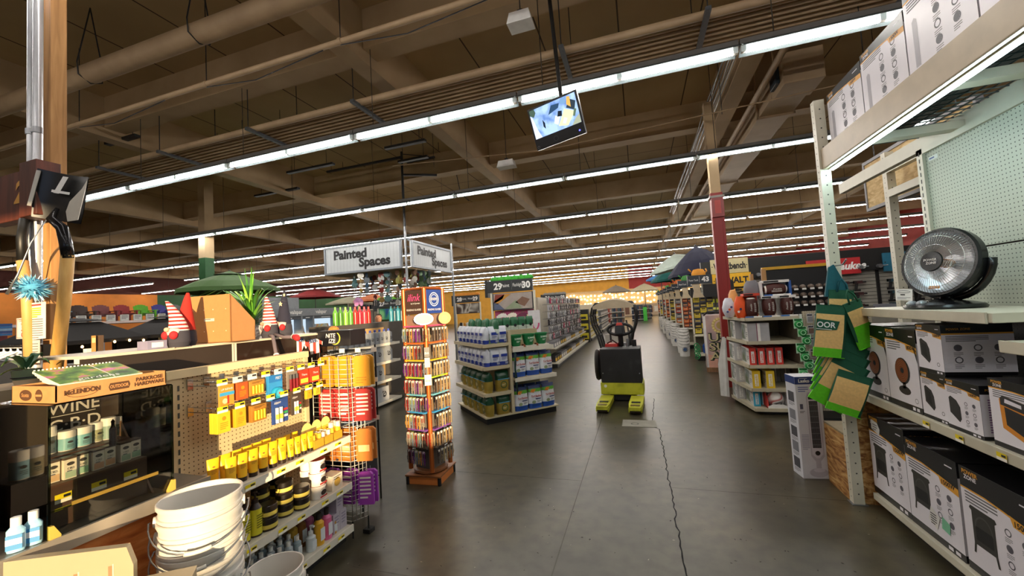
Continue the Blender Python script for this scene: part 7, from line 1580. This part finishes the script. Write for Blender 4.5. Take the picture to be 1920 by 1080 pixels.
def gnome(name, loc, lab, hat, lean, hh, legs=True, star=False, rz=0.):
    t = thing(name, lab, 'doll', loc, rz)
    q = MB(); q.lathe([(.0, 0), (.05, .0), (.06, .03), (.055, .09), (.035, .13), (.0, .14)], FEL, 16); q.build('body', t)
    q = MB(); n = 9; pr = []
    for j in range(n+1):
        u = j/n; r_ = .045*(1-u)**.8+.008; pr.append((lean*u*u*hh, 0, .1+hh*u, r_))
    vs = [(x+r_*math.cos(2*PI*k/14), y+r_*math.sin(2*PI*k/14), z) for x, y, z, r_ in pr for k in range(14)]
    q.add(vs, [(j*14+k, j*14+(k+1) % 14, (j+1)*14+(k+1) % 14, (j+1)*14+k) for j in range(n) for k in range(14)], hat, True); q.build('hat', t)
    q = MB(); q.lathe([(.0, .0), (.012, .005), (.04, .07), (.05, .12), (.0, .14)], BRD, 12, Mx.Translation((.0, -.03, -.01)), sy=.6); q.lathe([(.014*math.sin(a), -.014*math.cos(a)) for a in [PI*k/6 for k in range(7)]], K('e3b695', .7), 10, Mx.Translation((0, -.066, .11))); q.build('beard_and_nose', t)
    if star:
        q = MB(); f = faceY(0, 0, 0)
        for x, z, s_ in ((.02, .26, .02), (.06, .33, .014)): q.prism([((s_ if i % 2 == 0 else s_*.45)*math.cos(PI/2+i*PI/5)+x, (s_ if i % 2 == 0 else s_*.45)*math.sin(PI/2+i*PI/5)+z) for i in range(10)], .004, K('e8d9b0'), f, .045)
        q.build('star', t)
    for s_ in (-1, 1):
        q = MB(); q.lathe([(.022*math.sin(a), -.026*math.cos(a)) for a in [PI*k/7 for k in range(8)]], RFL, 12, Mx.Translation((s_*.035, -.05, .075))); q.build('mitten', t)
    if legs:
        for p in legs:
            q = MB(); q.tube(p, .013, K('6a5f66', .9), 8); e, d = V(p[-1]), (V(p[-1])-V(p[-2])).normalized(); q.tube([e, e+d*.03], .019, WHITE, 10); lg = q.build('leg', t)
            q = MB(); q.tube([e+d*.015, e+d*.04+V((.012, -.012, -.004)), e+d*.05+V((.03, -.03, -.01)), e+d*.055+V((.045, -.045, -.012))], .02, RFL, 10, rr=[.019, .023, .021, .014]); q.build('boot', lg)
gnome('gnome_doll', (-2.755, 2.37, 1.506), 'sitting gnome doll with a red striped hat, its booted leg hanging over the ledge', RWS, -.12, .22, [[(.03, -.03, .02), (.09, -.05, .01), (.13, -.07, -.08), (.15, -.08, -.12)], [(.04, 0, .03), (.16, -.02, .0), (.26, -.03, .0)]])
gnome('gnome_doll', (-2.75, 2.50, 1.506), 'gnome doll with a dark star hat beside the striped one', NVF, .05, .27, False, True)
gnome('gnome_doll', (-2.74, 1.72, 1.506), 'gnome doll with a leaning red striped hat left of the cardboard bin', RWS, -.55, .19, False)
gnome('gnome_doll', (-2.8, 1.8, 1.506), 'gnome doll with a plain red hat tucked against the cardboard bin', K('b5281f', .9), .1, .24, False)
q = MB(); q.box(-.09, .0, -.05, .05, 0, .05, K('8f8aa3', .5)); q.rect(faceX(0, -.05, 0), .02, .01, .08, .04, WHITE); q.build('small_gift_box', loc=(-2.73, 1.60, 1.506), label='small lilac box left of the leaning gnome doll', cat='box')
for i, (x, y, z, r) in enumerate(((-2.75, 2.64, 1.45, .25), (-2.69, 2.73, 1.43, -.15))):
    t = thing('flag_shirt', 'small flag patterned doll shirt draped over the divider end, %s one' % ('left', 'right')[i], 'doll clothing', (x, y, z), 0, 'flag patterned shirts'); M = Mx.Rotation(.9, 4, 'Z') @ Mx.Rotation(r, 4, 'Y') @ Mx.Scale(.72, 4)
    q = MB(); q.prism([(-.05, -.13), (.05, -.13), (.06, -.02), (.09, -.05), (.1, -.01), (.04, .04), (-.04, .04), (-.1, -.01), (-.09, -.05), (-.06, -.02)], .03, FLG, faceY(0, 0, 0)); obj_m(q, 'shirt', t, M)
    q = MB(); q.prism([(-.05, 0), (.05, 0), (.04, .042), (-.04, .042)], .034, K('3a4468', .9), faceY(0, -.0, 0))
    for a in range(4):
        for b in range(2): q.disc(faceY(0, -.0345, 0), -.036+.024*a, .012+.018*b, .004, WHITE, .001, 6)
    obj_m(q, 'star_yoke', t, M)
# planter with strappy leaves
t = thing('spider_plant', 'tall strappy green plant in a white patterned bowl on the divider ledge', 'plant', (-2.81, 2.26, 1.506))
q = MB(); q.lathe([(.0, 0), (.05, 0), (.075, .05), (.078, .1), (.07, .1), (.06, .08), (.0, .08)], ramp_mat('diamond_glaze', [(.45, 'e9e6e0'), (.55, '9a9a98')], 60, (1, 1, 1), .4, 0), 22); q.build('bowl', t)
r_ = random.Random(5); cols = ('4a8a2c', '6fae3a', '3a7028', '8fc04a')
for i in range(26):
    a = r_.uniform(0, 2*PI); L = r_.uniform(.3, .62); sp = r_.uniform(.05, .3) if i > 4 else .42; d = V((math.cos(a), math.sin(a), 0)); w_ = .011; pts = []
    if i < 5: d = V((-.9, -.5+.2*i, 0)).normalized(); L = .66
    for k in range(8):
        u = k/7; c = d*(sp*u**1.5)+V((0, 0, .09+L*(u-.35*u**3*(sp/.2)))); sd = V((-d.y, d.x, 0))*w_*math.sin(PI*min(1, .25+u*.75)); pts += [c-sd, c+sd]
    q = MB(); q.add(pts, [(2*k, 2*k+1, 2*k+3, 2*k+2) for k in range(7)], K(cols[i % 4], .4), True); q.build('leaf', t)
q = MB()
for i in range(160):
    a = r_.uniform(0, 2*PI); d = V((math.cos(a), math.sin(a), r_.uniform(.1, 1))); p = d*r_.uniform(.02, .08); p.z = abs(p.z)+.09; s_ = V((-d.y, d.x, .3))*.008; q.add([p-s_, p+s_, p+d*.025], [(0, 1, 2)], ('4d5f2c', '6a3f38', '3f5a2a')[i % 3])
tag(q.build('moss', t), kind='stuff')
# sign and black rack by the end of the gondola
t = thing('black_goods_rack', 'black wire rack behind the wire wing topped by the dark lettered sign', 'rack', (-2.52, 2.95, 0))
q = MB()
for x in (-.2, .2):
    for y in (-.12, .12): q.cyl((x, y, 0), (x, y, 1.37), .008, BLACK, 6)
for z in (.2, .5, .8, 1.1, 1.33):
    for i in range(5): q.tube([(-.2, -.12+.06*i, z), (.2, -.12+.06*i, z)], .004, BLACK, 4)
q.build('frame', t)
for j in range(4):
    for i in range(3):
        q = MB(); q.box(-.06, .06, -.1, .1, 0, .18, K(('1c1c1e', '26262a', '3a3a3e')[(i+j) % 3])); q.rect(faceY(-.06, -.1, 0), .01, .03, .11, .12, 'b9b4aa'); q.build('dark_pack', loc=(-2.65+.13*i, 2.95, .205+.3*j), label='dark pack in the rack behind the wire wing, %s of the %s tier up' % (od(i), od(j)), cat='pack', group='dark packs in the black rack')
t = thing('moon_sign', 'dark sign board lettered in white with a yellow crescent on the black rack', 'sign', (-2.745, 2.83, 1.385))
q = MB(); q.box(0, .36, 0, .2, 0, .135, K('16161c', .4)); q.build('board', t, bev=.003)
q = MB(); f = faceY(0, 0, 0); q.text(f, 'NITE', .15, .075, .036, WHITE, 'c', bold=.01, sk=.15, maxw=.1); q.text(f, 'IZE', .165, .028, .036, WHITE, 'c', bold=.01, sk=.15, maxw=.07)
a0 = [(-1.9+2.9*k/14) for k in range(15)]; q.poly([(.2+.056*math.cos(a), .068+.056*math.sin(a)) for a in a0]+[(.188+.056*math.cos(a), .07+.052*math.sin(a)) for a in a0[::-1]], K('e0d84a'), f, .002); q.build('lettering', t)
q = MB(); q.box(-2.9, -2.7, 3.0, 3.2, 0, .01, BLACK); q.cyl((-2.8, 3.1, 0), (-2.8, 3.1, 1.47), .01, BLACK, 6); q.lathe([(.05*math.sin(a)*(1+.06*(k % 2)), .05-.045*math.cos(a)) for k, a in enumerate([PI*k/10 for k in range(11)])], K('b9792f', .7, s=90, n=.4), 16, Mx.Translation((-2.8, 3.1, 1.46))); q.build('woven_ball_stand', label='amber woven ball on a thin stand behind the dark lettered sign', cat='ornament')

# ---------------------------------------------------------------- motor oil shelves
t = thing('oil_gondola', 'cream gondola of grey motor oil jugs facing the aisle', 'shelf', (0, 0, 0)); OB = ramp_mat('tan_board', [(.3, 'a8854f'), (.7, 'c09a62')], 8, r=.6)
q = MB(); q.box(-4.97, -4.95, 5.0, 6.85, .1, 1.4, OB); q.build('back_board', t); q = MB(); q.box(-4.95, -4.56, 5.0, 6.85, 0, .05, BLACK); q.build('kick_plate', t)
for z in (1.12, .79, .46, .08):
    q = MB(); q.box(-4.95, -4.5, 5.0, 6.7, z-.03, z, SHW); q.box(-4.5, -4.488, 5.0, 6.7, z-.04, z+.006, K('d6d0c2', .45)); q.build('board', t)
OG = K('8d9298', .4); OGD = K('23242a')
def oil_mark(q, f, x, y, s_): q.ring(f, x, y, s_, s_*.35, OGD, .002, 14, s_*.9, -2.6, 1.6); q.ring(f, x, y-s_*.1, s_*.7, s_*.3, OGD, .002, 12, s_*.5, .8, 5.2); q.poly([(x-s_*.9, y+s_*.2), (x-s_*.2, y+s_*.9), (x-s_*.9, y+s_*1.1)], OGD, f, .002)
t0 = thing('oil_bottle', 'x', 'bottle', (0, 0, 0), 0, 'motor oil bottles'); q = MB(); q.box(-.05, .05, -.045, .045, 0, .2, OG); q.box(-.035, .035, -.03, .03, .2, .225, OG, tp=.5); oil_mark(q, faceX(.05, -.045, 0), .05, .09, .03); q.build('body', t0, bev=.01); q = MB(); q.cyl((0, 0, .22), (0, 0, .26), .02, K('2a3f9a'), 12); q.build('cap', t0)
for i in range(10): o = t0 if not i else dup(t0, (0, 0, 0)); o.location = (-4.57, 5.25+.135*i, 1.121); o['label'] = 'grey oil bottle with a blue cap on the top oil shelf, %s from the left' % od(i)
t0 = thing('oil_jug', 'x', 'jug', (0, 0, 0), 0, 'motor oil jugs'); q = MB(); q.prism([(-.11, 0), (.11, 0), (.11, .2), (.02, .3), (-.06, .3), (-.11, .24)], .13, OG, Fr((-.13, 0, 0), YR, ZR)); oil_mark(q, faceX(.0, -.11, 0), .11, .14, .045); q.build('body', t0, bev=.014); q = MB(); q.cyl((-.065, -.02, .3), (-.065, -.02, .325), .025, K('2c2c34'), 12); q.build('cap', t0); q = MB(); q.tube([(-.065, .1, .2), (-.065, .075, .275), (-.065, .02, .3)], .014, OGD, 6); q.build('handle', t0)
for j, z in enumerate((.791, .461)):
    for i in range(5 - j): o = t0 if not (i+j) else dup(t0, (0, 0, 0)); o.location = (-4.52, 5.3+.27*i, z); o['label'] = 'grey oil jug on the %s oil shelf, %s from the left' % (('second', 'third')[j], od(i))
for i in range(3):
    q = MB(); q.box(-.2, 0, -.17, .17, 0, .26, K('a5a8ad', .5)); oil_mark(q, faceX(0, -.17, 0), .2, .13, .06); q.build('oil_carton', loc=(-4.52, 5.45+.36*i, .081), label='grey oil carton on the bottom oil shelf, %s from the left' % od(i), cat='carton', group='oil cartons', bev=.004)
# green and red bottles behind on a ledge, and the person between them
q = MB(); q.box(-5.6, -5.0, 5.6, 8.0, 0, 1.5, K('4a443e', .6)); q.build('paint_counter', label='dark counter behind the oil shelves carrying coloured bottles', cat='counter')
for i in range(12):
    c = ('5f9a3a', '4a7f2f', '7fb04a', '57923a', 'b5322e', 'a82a3a', 'c23f4a', 'b5302a', '2f7a8a', '1f4a5a', '3a8a9a', '244a52')[i]
    y = 5.75+.13*i+(.62 if i > 7 else 0); q = MB(); q.lathe([(.0, 0), (.045, 0), (.045, .22), (.02, .28), (.02, .33), (.0, .33)], K(c, .25), 12); q.build('coloured_bottle', loc=(-5.15, y, 1.501), label='%s bottle standing behind the oil shelves, %s of four' % (('green', 'red', 'teal')[i//4], od(i % 4)), cat='bottle', group='coloured bottles behind the oil shelves')
q = MB(); r_ = random.Random(2)
for i in range(26):
    d = V((r_.uniform(-1, 1), r_.uniform(-1, 1), r_.uniform(-.4, 1))).normalized()*.07; q.disc(Fr(d+V((0, 0, .06)), (.3, 1, 0), (0, 0, 1)), 0, 0, .035, ('d9a3d0', 'c98ac4')[i % 2], .004*i/26, 7)
q.cyl((0, 0, -.35), (0, 0, .06), .012, K('5a7a4a'), 6); q.lathe([(.0, -.36), (.04, -.36), (.045, -.28), (.0, -.28)], K('e2d9d0'), 12)
q.build('pink_orchid', loc=(-5.3, 6.55, 1.862), label='pale purple orchid head above the red bottles', cat='plant')
t = thing('person', 'person with dark hair and a dark top standing behind the oil shelves', 'person', (-5.95, 8.05, 0), .5)
def skin_body(t, name, pts, edges, rad, mat, sub=1):
    me = bpy.data.meshes.new(name); me.from_pydata(pts, edges, []); o = bpy.data.objects.new(name, me); C.objects.link(o); o.parent = t; me.materials.append(mat)
    m = o.modifiers.new('skin', 'SKIN'); m.use_smooth_shade = True
    for v, r in zip(me.skin_vertices[0].data, rad): v.radius = (r, r*.8) if not isinstance(r, tuple) else r
    me.skin_vertices[0].data[0].use_root = True
    s = o.modifiers.new('sub', 'SUBSURF'); s.levels = s.render_levels = sub; return o
SKN = K('c98d6a', .55)
pts = [(0, 0, .86), (0, .0, 1.05), (0, .01, 1.25), (0, .0, 1.38), (0, 0, 1.44), (.17, 0, 1.33), (.22, .02, 1.05), (.22, -.08, .84), (-.17, 0, 1.33), (-.22, .02, 1.05), (-.22, -.08, .84), (.09, 0, .8), (.1, 0, .45), (.1, 0, .06), (.1, -.12, .03), (-.09, 0, .8), (-.1, 0, .45), (-.1, 0, .06), (-.1, -.12, .03)]
ed = [(0, 1), (1, 2), (2, 3), (3, 4), (3, 5), (5, 6), (6, 7), (3, 8), (8, 9), (9, 10), (0, 11), (11, 12), (12, 13), (13, 14), (0, 15), (15, 16), (16, 17), (17, 18)]
skin_body(t, 'body', pts, ed, [(.15, .11), (.13, .1), (.15, .11), (.09, .08), .05, .055, .042, .03, .055, .042, .03, .08, .058, .04, .03, .08, .058, .04, .03], K('23242c', .8))
q = MB(); q.lathe([(.0, -.115), (.035, -.108), (.055, -.08), (.068, -.04), (.074, 0), (.076, .04), (.066, .085), (.04, .112), (.0, .12)], SKN, 20, Mx.Translation((0, -.01, 1.555)), sy=1.2)
q.lathe([(.045, -.15), (.045, -.05)], SKN, 12, Mx.Translation((0, .005, 1.55))); q.prism([(-.013, -.025), (.013, -.025), (.006, .02), (-.006, .02)], .022, SKN, faceY(0, -.092, 1.55))
for s_ in (-1, 1):
    q.lathe([(.0, -.01), (.014, 0), (.0, .01)], WHITE, 8, Mx.Translation((s_*.028, -.085, 1.575)) @ Mx.Rotation(PI/2, 4, 'X')); q.disc(faceY(s_*.028, -.0975, 1.575), 0, 0, .006, K('2a1a14'), .0, 8); q.box(s_*.028-.016, s_*.028+.016, -.098, -.088, 1.594, 1.599, K('2a1c16')); q.lathe([(.0, -.02), (.012, 0), (.0, .025)], SKN, 8, Mx.Translation((s_*.077, 0, 1.56)))
q.box(-.022, .022, -.092, -.082, 1.497, 1.507, K('a5544a')); q.build('head', t)
q = MB(); q.lathe([(.079, -.02), (.083, .03), (.076, .085), (.05, .12), (.0, .13)], K('1e1512', .6), 20, Mx.Translation((0, .008, 1.558)), sy=1.15, a0=-.35, a1=PI+.35); q.lathe([(.078, .06), (.06, .108), (.0, .131)], K('1e1512', .6), 20, Mx.Translation((0, 0, 1.557)), sy=1.2); q.build('hair', t)

# ---------------------------------------------------------------- paint centre, umbrellas, chairs far left
PG = K('7f848a', .5); t = thing('paint_centre', 'grey paint tinting centre with white lettered headers and lit blue panels', 'display', (0, 0, 0))
q = MB(); q.box(-14.3, -14, 12.0, 17.0, 1.84, 2.17, PG); q.box(-14.3, -14.05, 12.0, 13.55, 2.17, 2.64, K('8a9096', .5)); q.build('header', t)
q = MB(); f = faceX(-14, 12, 1.84)
for y in (1.35, 2.75, 4.2): q.text(f, 'valspar', y, .1, .16, WHITE, 'c', bold=.02)
q.build('lettering', t)
q = MB(); q.box(-14.5, -14.45, 12, 17, 0, 1.84, PG)
for y in (12, 13.6, 14.25, 15.75, 16.95): q.box(-14.45, -14, y, y+.08, 0, 1.84, PG)
q.build('frame', t)
LB = glow('lit_paint_panel', 'cfe4f4', .55)
for i, (a, b) in enumerate(((12.1, 13.6), (13.7, 14.25), (14.35, 15.75), (15.85, 16.95))):
    q = MB(); q.box(-14.44, -14.42, a, b, .9, 1.7, LB); q.build('lit_panel', t); q = MB(); q.box(-14.4, -14.02, a, b, 1.7, 1.82, K('3d444c')); q.rect(faceX(-14.02, a, 1.7), (b-a)*.3, .04, (b-a)*.7, .08, 'c9cdd2'); q.build('sub_header', t)
    q = MB(); q.prism([(.05, .95), (b-a-.1, .95), (b-a-.25, 1.45), (.05, 1.45)], .02, poster_mat('swatch_%d' % i, [(.35, 'd9e6ec'), (.45, 'e9d45a'), (.55, 'd98a6a'), (.65, 'a9cfe0')], 4), Fr((-14.35, a, 0), YR, ZR)); q.build('swatch_board', t)
q = MB(); q.box(-14.4, -13.6, 12, 17, 0, .9, K('4a4a4c')); q.build('counter', t)
q = MB(); q.box(-14.5, -14, 17.1, 19.5, 2.0, 2.05, CREAM); q.box(-14.5, -14.45, 17.1, 19.5, 0, 2.4, K('8a8270')); q.build('paint_shelf', label='shelf of paint cans right of the paint centre', cat='shelf')
for i in range(9):
    q = MB(); q.cyl((0, 0, 0), (0, 0, .24), .1, K(('2b3558', '6a6a72', '1f2430')[i % 3], .4), 12); q.build('paint_can', loc=(-14.2, 17.3+.25*i, 2.051), label='dark paint can on the shelf right of the paint centre, %s from the left' % od(i), cat='can', group='paint cans by the paint centre')
umbrella(-9.62, 7.2, 2.93, 1.08, .42, K('4d6f3a', .7), 'large olive green patio umbrella behind the cardboard bin', vent=True)
umbrella(-19.4, 20, 3.6, 1.5, .5, K('8a2a2c', .7), 'dark red patio umbrella above the paint centre', vent=True)
umbrella(-16.8, 20, 2.95, 1.35, .4, K('a8a58c', .7), 'sage grey patio umbrella right of the dark red one')
umbrella(-13.6, 18, 2.85, 1.0, .32, K('d97a4a', .7), 'orange patio umbrella behind the wind chimes')
t = thing('green_column', 'dark green building column with a tan top behind the olive umbrella', 'column', (-11.85, 8.2, 0)); t['kind'] = 'structure'
q = MB(); q.box(-.13, .13, -.13, .13, 0, 3.6, K('24582e', .5)); q.build('lower_casing', t); q = MB(); q.box(-.13, .13, -.13, .13, 3.6, 5.9, BEAM); q.build('upper_casing', t)
# shelf of adirondack chairs
t = thing('high_shelf', 'long white high shelf along the orange wall carrying coloured chairs', 'shelf', (0, 0, 0)); q = MB(); q.box(-30.4, -28.2, 10.6, 20, 2.12, 2.25, K('d9c9c4')); q.build('board', t)
q = MB()
for y in (10.8, 14, 17, 19.8):
    for x in (-29.8, -28.4): q.box(x, x+.08, y, y+.08, 0, 2.12, STEEL)
q.build('upright', t)
def adirondack(name, c, loc, lab, rz):
    t = thing(name, lab, 'chair', loc, rz, 'adirondack chairs on the high shelf'); m_ = K(c, .5)
    q = MB()
    for i in range(6): x = -.3+.12*i; h_ = 1.0-.9*(x+.0)**2*1.2; q.prism([(x-.055, .3), (x+.055, .3), (x+.07, h_), (x-.07, h_)], .03, m_, Fr((0, .25, 0), XR, (0, .28, 1)))
    q.build('back', t); q = MB(); q.prism([(-.3, 0), (.3, 0), (.3, .6), (-.3, .6)], .04, m_, Fr((0, -.35, .42), XR, (0, 1, -.22))); q.build('seat', t)
    for s_ in (-1, 1):
        q = MB(); q.box(s_*.38-.07, s_*.38+.07, -.42, .35, .56, .6, m_); q.build('arm', t); q = MB(); q.box(s_*.36-.03, s_*.36+.03, -.38, -.26, 0, .56, m_); q.box(s_*.33-.03, s_*.33+.03, .25, .35, 0, .56, m_); q.build('leg', t)
for i, (y, c, nm) in enumerate(((12.35, '6f8a9a', 'slate blue'), (13.4, '3c2a24', 'dark brown'), (14.35, '6a2a2c', 'maroon'), (15.3, '8a2c30', 'dark red'), (16.25, '5fae2a', 'lime green'), (17.2, '2a2a8a', 'royal blue'), (18.1, '6a6a66', 'grey'))):
    adirondack('adirondack_chair', c, (-28.8, y, 2.251), '%s adirondack chair on the high shelf before the orange wall' % nm, PI/2-.04)
for i in range(14):
    q = MB(); q.box(0, .05, 0, .4, 0, .35, K('d4d6d2')); q.lines(faceX(.05, 0, 0), .05, .3, .3, 3, .08, GREYINK); q.build('shelf_card', loc=(-28.25, 11.0+.62*i, 2.251), label='white information card along the front of the high chair shelf, %s from the left' % od(i), cat='card', group='cards on the high shelf')
for i in range(2):
    y = 14.5+2.5*i; q = MB()
    for k in range(60): a, b = r_.uniform(0, 6.28), r_.uniform(0, 1); d = V((math.cos(a)*.3, math.sin(a)*.3, .2+.3*b)); q.add([d, d+V((.1, .05, .08)), d+V((0, .1, .1))], [(0, 1, 2)], ('7a8a4a', '8a7a4a', '4a5a3a')[k % 3])
    q.cyl((0, 0, 0), (0, 0, .4), .1, K('5a4a3a'), 8); q.build('potted_shrub', loc=(-29.9, y, 2.251), label='leafy potted shrub between the chairs on the high shelf, %s one' % ('left', 'right')[i], cat='plant')
# dark gazebos with string lights
for i, (x, y, w_, tz) in enumerate(((-18.5, 8.35, 1.38, 2.12), (-18.0, 11.2, 1.38, 2.15))):
    t = thing('gazebo', 'black canopied gazebo below the coloured chairs, %s one' % ('left', 'right')[i], 'gazebo', (x, y, 0)); BKF = K('211e1d', .8)
    q = MB(); q.box(-w_, w_, -w_, w_, tz-.7, tz-.1, BKF, tp=.35); q.box(-w_, w_, -w_, w_, tz-.82, tz-.7, BKF); q.box(-.65, .65, -.65, .65, tz-.06, tz+.06, BKF, tp=.1); q.build('canopy', t)
    for sx in (-1, 1):
        for sy in (-1, 1): q = MB(); q.box(sx*w_*.95-.05, sx*w_*.95+.05, sy*w_*.95-.05, sy*w_*.95+.05, 0, tz-.8, BLACK); q.build('post', t)
    q = MB(); q.box(-w_*.9, -w_*.85, -w_*.95, w_*.95, 0, tz-.8, BLACK); q.build('curtain', t)
    for k in range(7): q = MB(); q.lathe([(.035*math.sin(a), -.045*math.cos(a)) for a in [PI*s/5 for s in range(6)]], glow('string_bulb', 'ffc97a', 9), 8, Mx.Translation((w_+.02, -w_*.9+w_*.3*k, tz-.86-.05*math.sin(k)))); q.build('string_bulb', t)
# things behind the register: hanger rack, sale sign, small goods
t = thing('hanger_rack', 'rail of white hangers with dark clothes left of the post', 'clothes rack', (-5.6, 2.0, 0)); q = MB(); q.cyl((-.6, 0, 1.56), (.5, 0, 1.54), .015, CHROME, 8)
for x in (-.58, .48): q.cyl((x, 0, 0), (x, 0, 1.56), .015, CHROME, 8)
q.build('rail', t)
for i in range(9): x = -.5+.11*i; q = MB(); q.tube([(x-.06, -.2, 1.4), (x, 0, 1.5), (x, 0, 1.55), (x, 0, 1.5), (x+.06, .2, 1.4)], .012, WHITE, 5); h_ = q.build('hanger', t); q = MB(); q.box(x-.04, x+.04, -.19, .19, .75, 1.41, K(('1c1c20', '2a2028', '23262e')[i % 3], .9), tp=.8); q.build('garment', t)
t = thing('clearance_sign', 'red printed clearance sign reading 30% off on a white pole', 'sign', (-5.77, 2.2, 1.61)); q = MB(); q.box(0, .27, 0, .01, 0, .2, K('ead9c9')); q.build('card', t); q = MB(); f = faceY(0, 0, 0); RD = K('c5322a'); q.text(f, 'CLEARANCE', .135, .165, .022, RD, 'c', maxw=.23); q.text(f, 'SUMMER', .135, .13, .02, RD, 'c', maxw=.2); q.text(f, '30%', .135, .075, .042, RD, 'c', bold=.04, sk=.2); q.text(f, 'OFF', .135, .02, .042, RD, 'c', bold=.04, sk=.2)
for x0, y0, x1, y1 in ((.01, .01, .26, .014), (.01, .186, .26, .19), (.01, .01, .014, .19), (.256, .01, .26, .19)): q.rect(f, x0, y0, x1, y1, RD)
q.build('printing', t); q = MB(); q.cyl((.2, .015, -1.61), (.2, .015, 0), .018, WHITE, 8); q.build('pole', t)
q = MB(); q.box(-5.0, -3.45, 2.1, 2.5, 0, 1.36, K('2a2624', .6)); q.build('impulse_counter', label='dark low counter beyond the pine post with small goods', cat='counter')
for i, (x, z, w_, h_, c, nm, ct) in enumerate(((-4.75, 1.361, .1, .06, 'd9d4cc', 'pale card dispenser', 'box'), (-4.62, 1.361, .05, .13, 'd0cfca', 'white canister with a red band', 'canister'), (-4.5, 1.361, .09, .1, 'a5a2a8', 'silver leaning bin', 'bin'), (-4.36, 1.361, .14, .1, '8a9a3a', 'yellow and green packet tray', 'tray'), (-4.2, 1.361, .1, .07, '25222a', 'dark open carton', 'carton'))):
    q = MB(); q.box(0, w_, 0, .1, 0, h_, K(c, .5)); f = faceY(0, 0, 0)
    if i == 1: q.rect(f, 0, .03, w_, .08, 'c0302a')
    if i == 3: q.rect(f, .03, .03, .08, .09, 'e8dfd0'); q.rect(f, 0, .08, w_, .1, '2fae4a')
    if i == 2: q.rect(f, 0, .1, .06, .24, 'b9854a', .003); q.rect(f, .01, .18, .06, .22, 'e8c98a', .004); q.box(.0, .06, .02, .05, .1, .24, K('5a4432'))
    q.build('counter_item', loc=(x, 2.15, z), label='%s on the dark low counter beyond the post' % nm, cat=ct)
q = MB(); q.box(-4.9, -3.4, 1.95, 2.08, 0, 1.33, K('e6dcc4')); q.build('pale_ledge', label='pale cream ledge in front of the dark low counter', cat='ledge')
q = MB(); q.box(-30, -28, 5, 10.4, 0, 1.75, K('7d2a2e')); q.build('red_canopy_table', label='dark red covered table far left behind the hangers', cat='table')
q = MB()
for i in range(5): q.box(-27.9, -27.6, 8.8, 10.4, 1.76+.11*i, 1.86+.11*i, K(('2b6fae', '1c4a8a', '8ab4d4')[i % 3]))
q.build('folded_loungers', label='stack of folded blue loungers on the dark red table far left', cat='lounger')
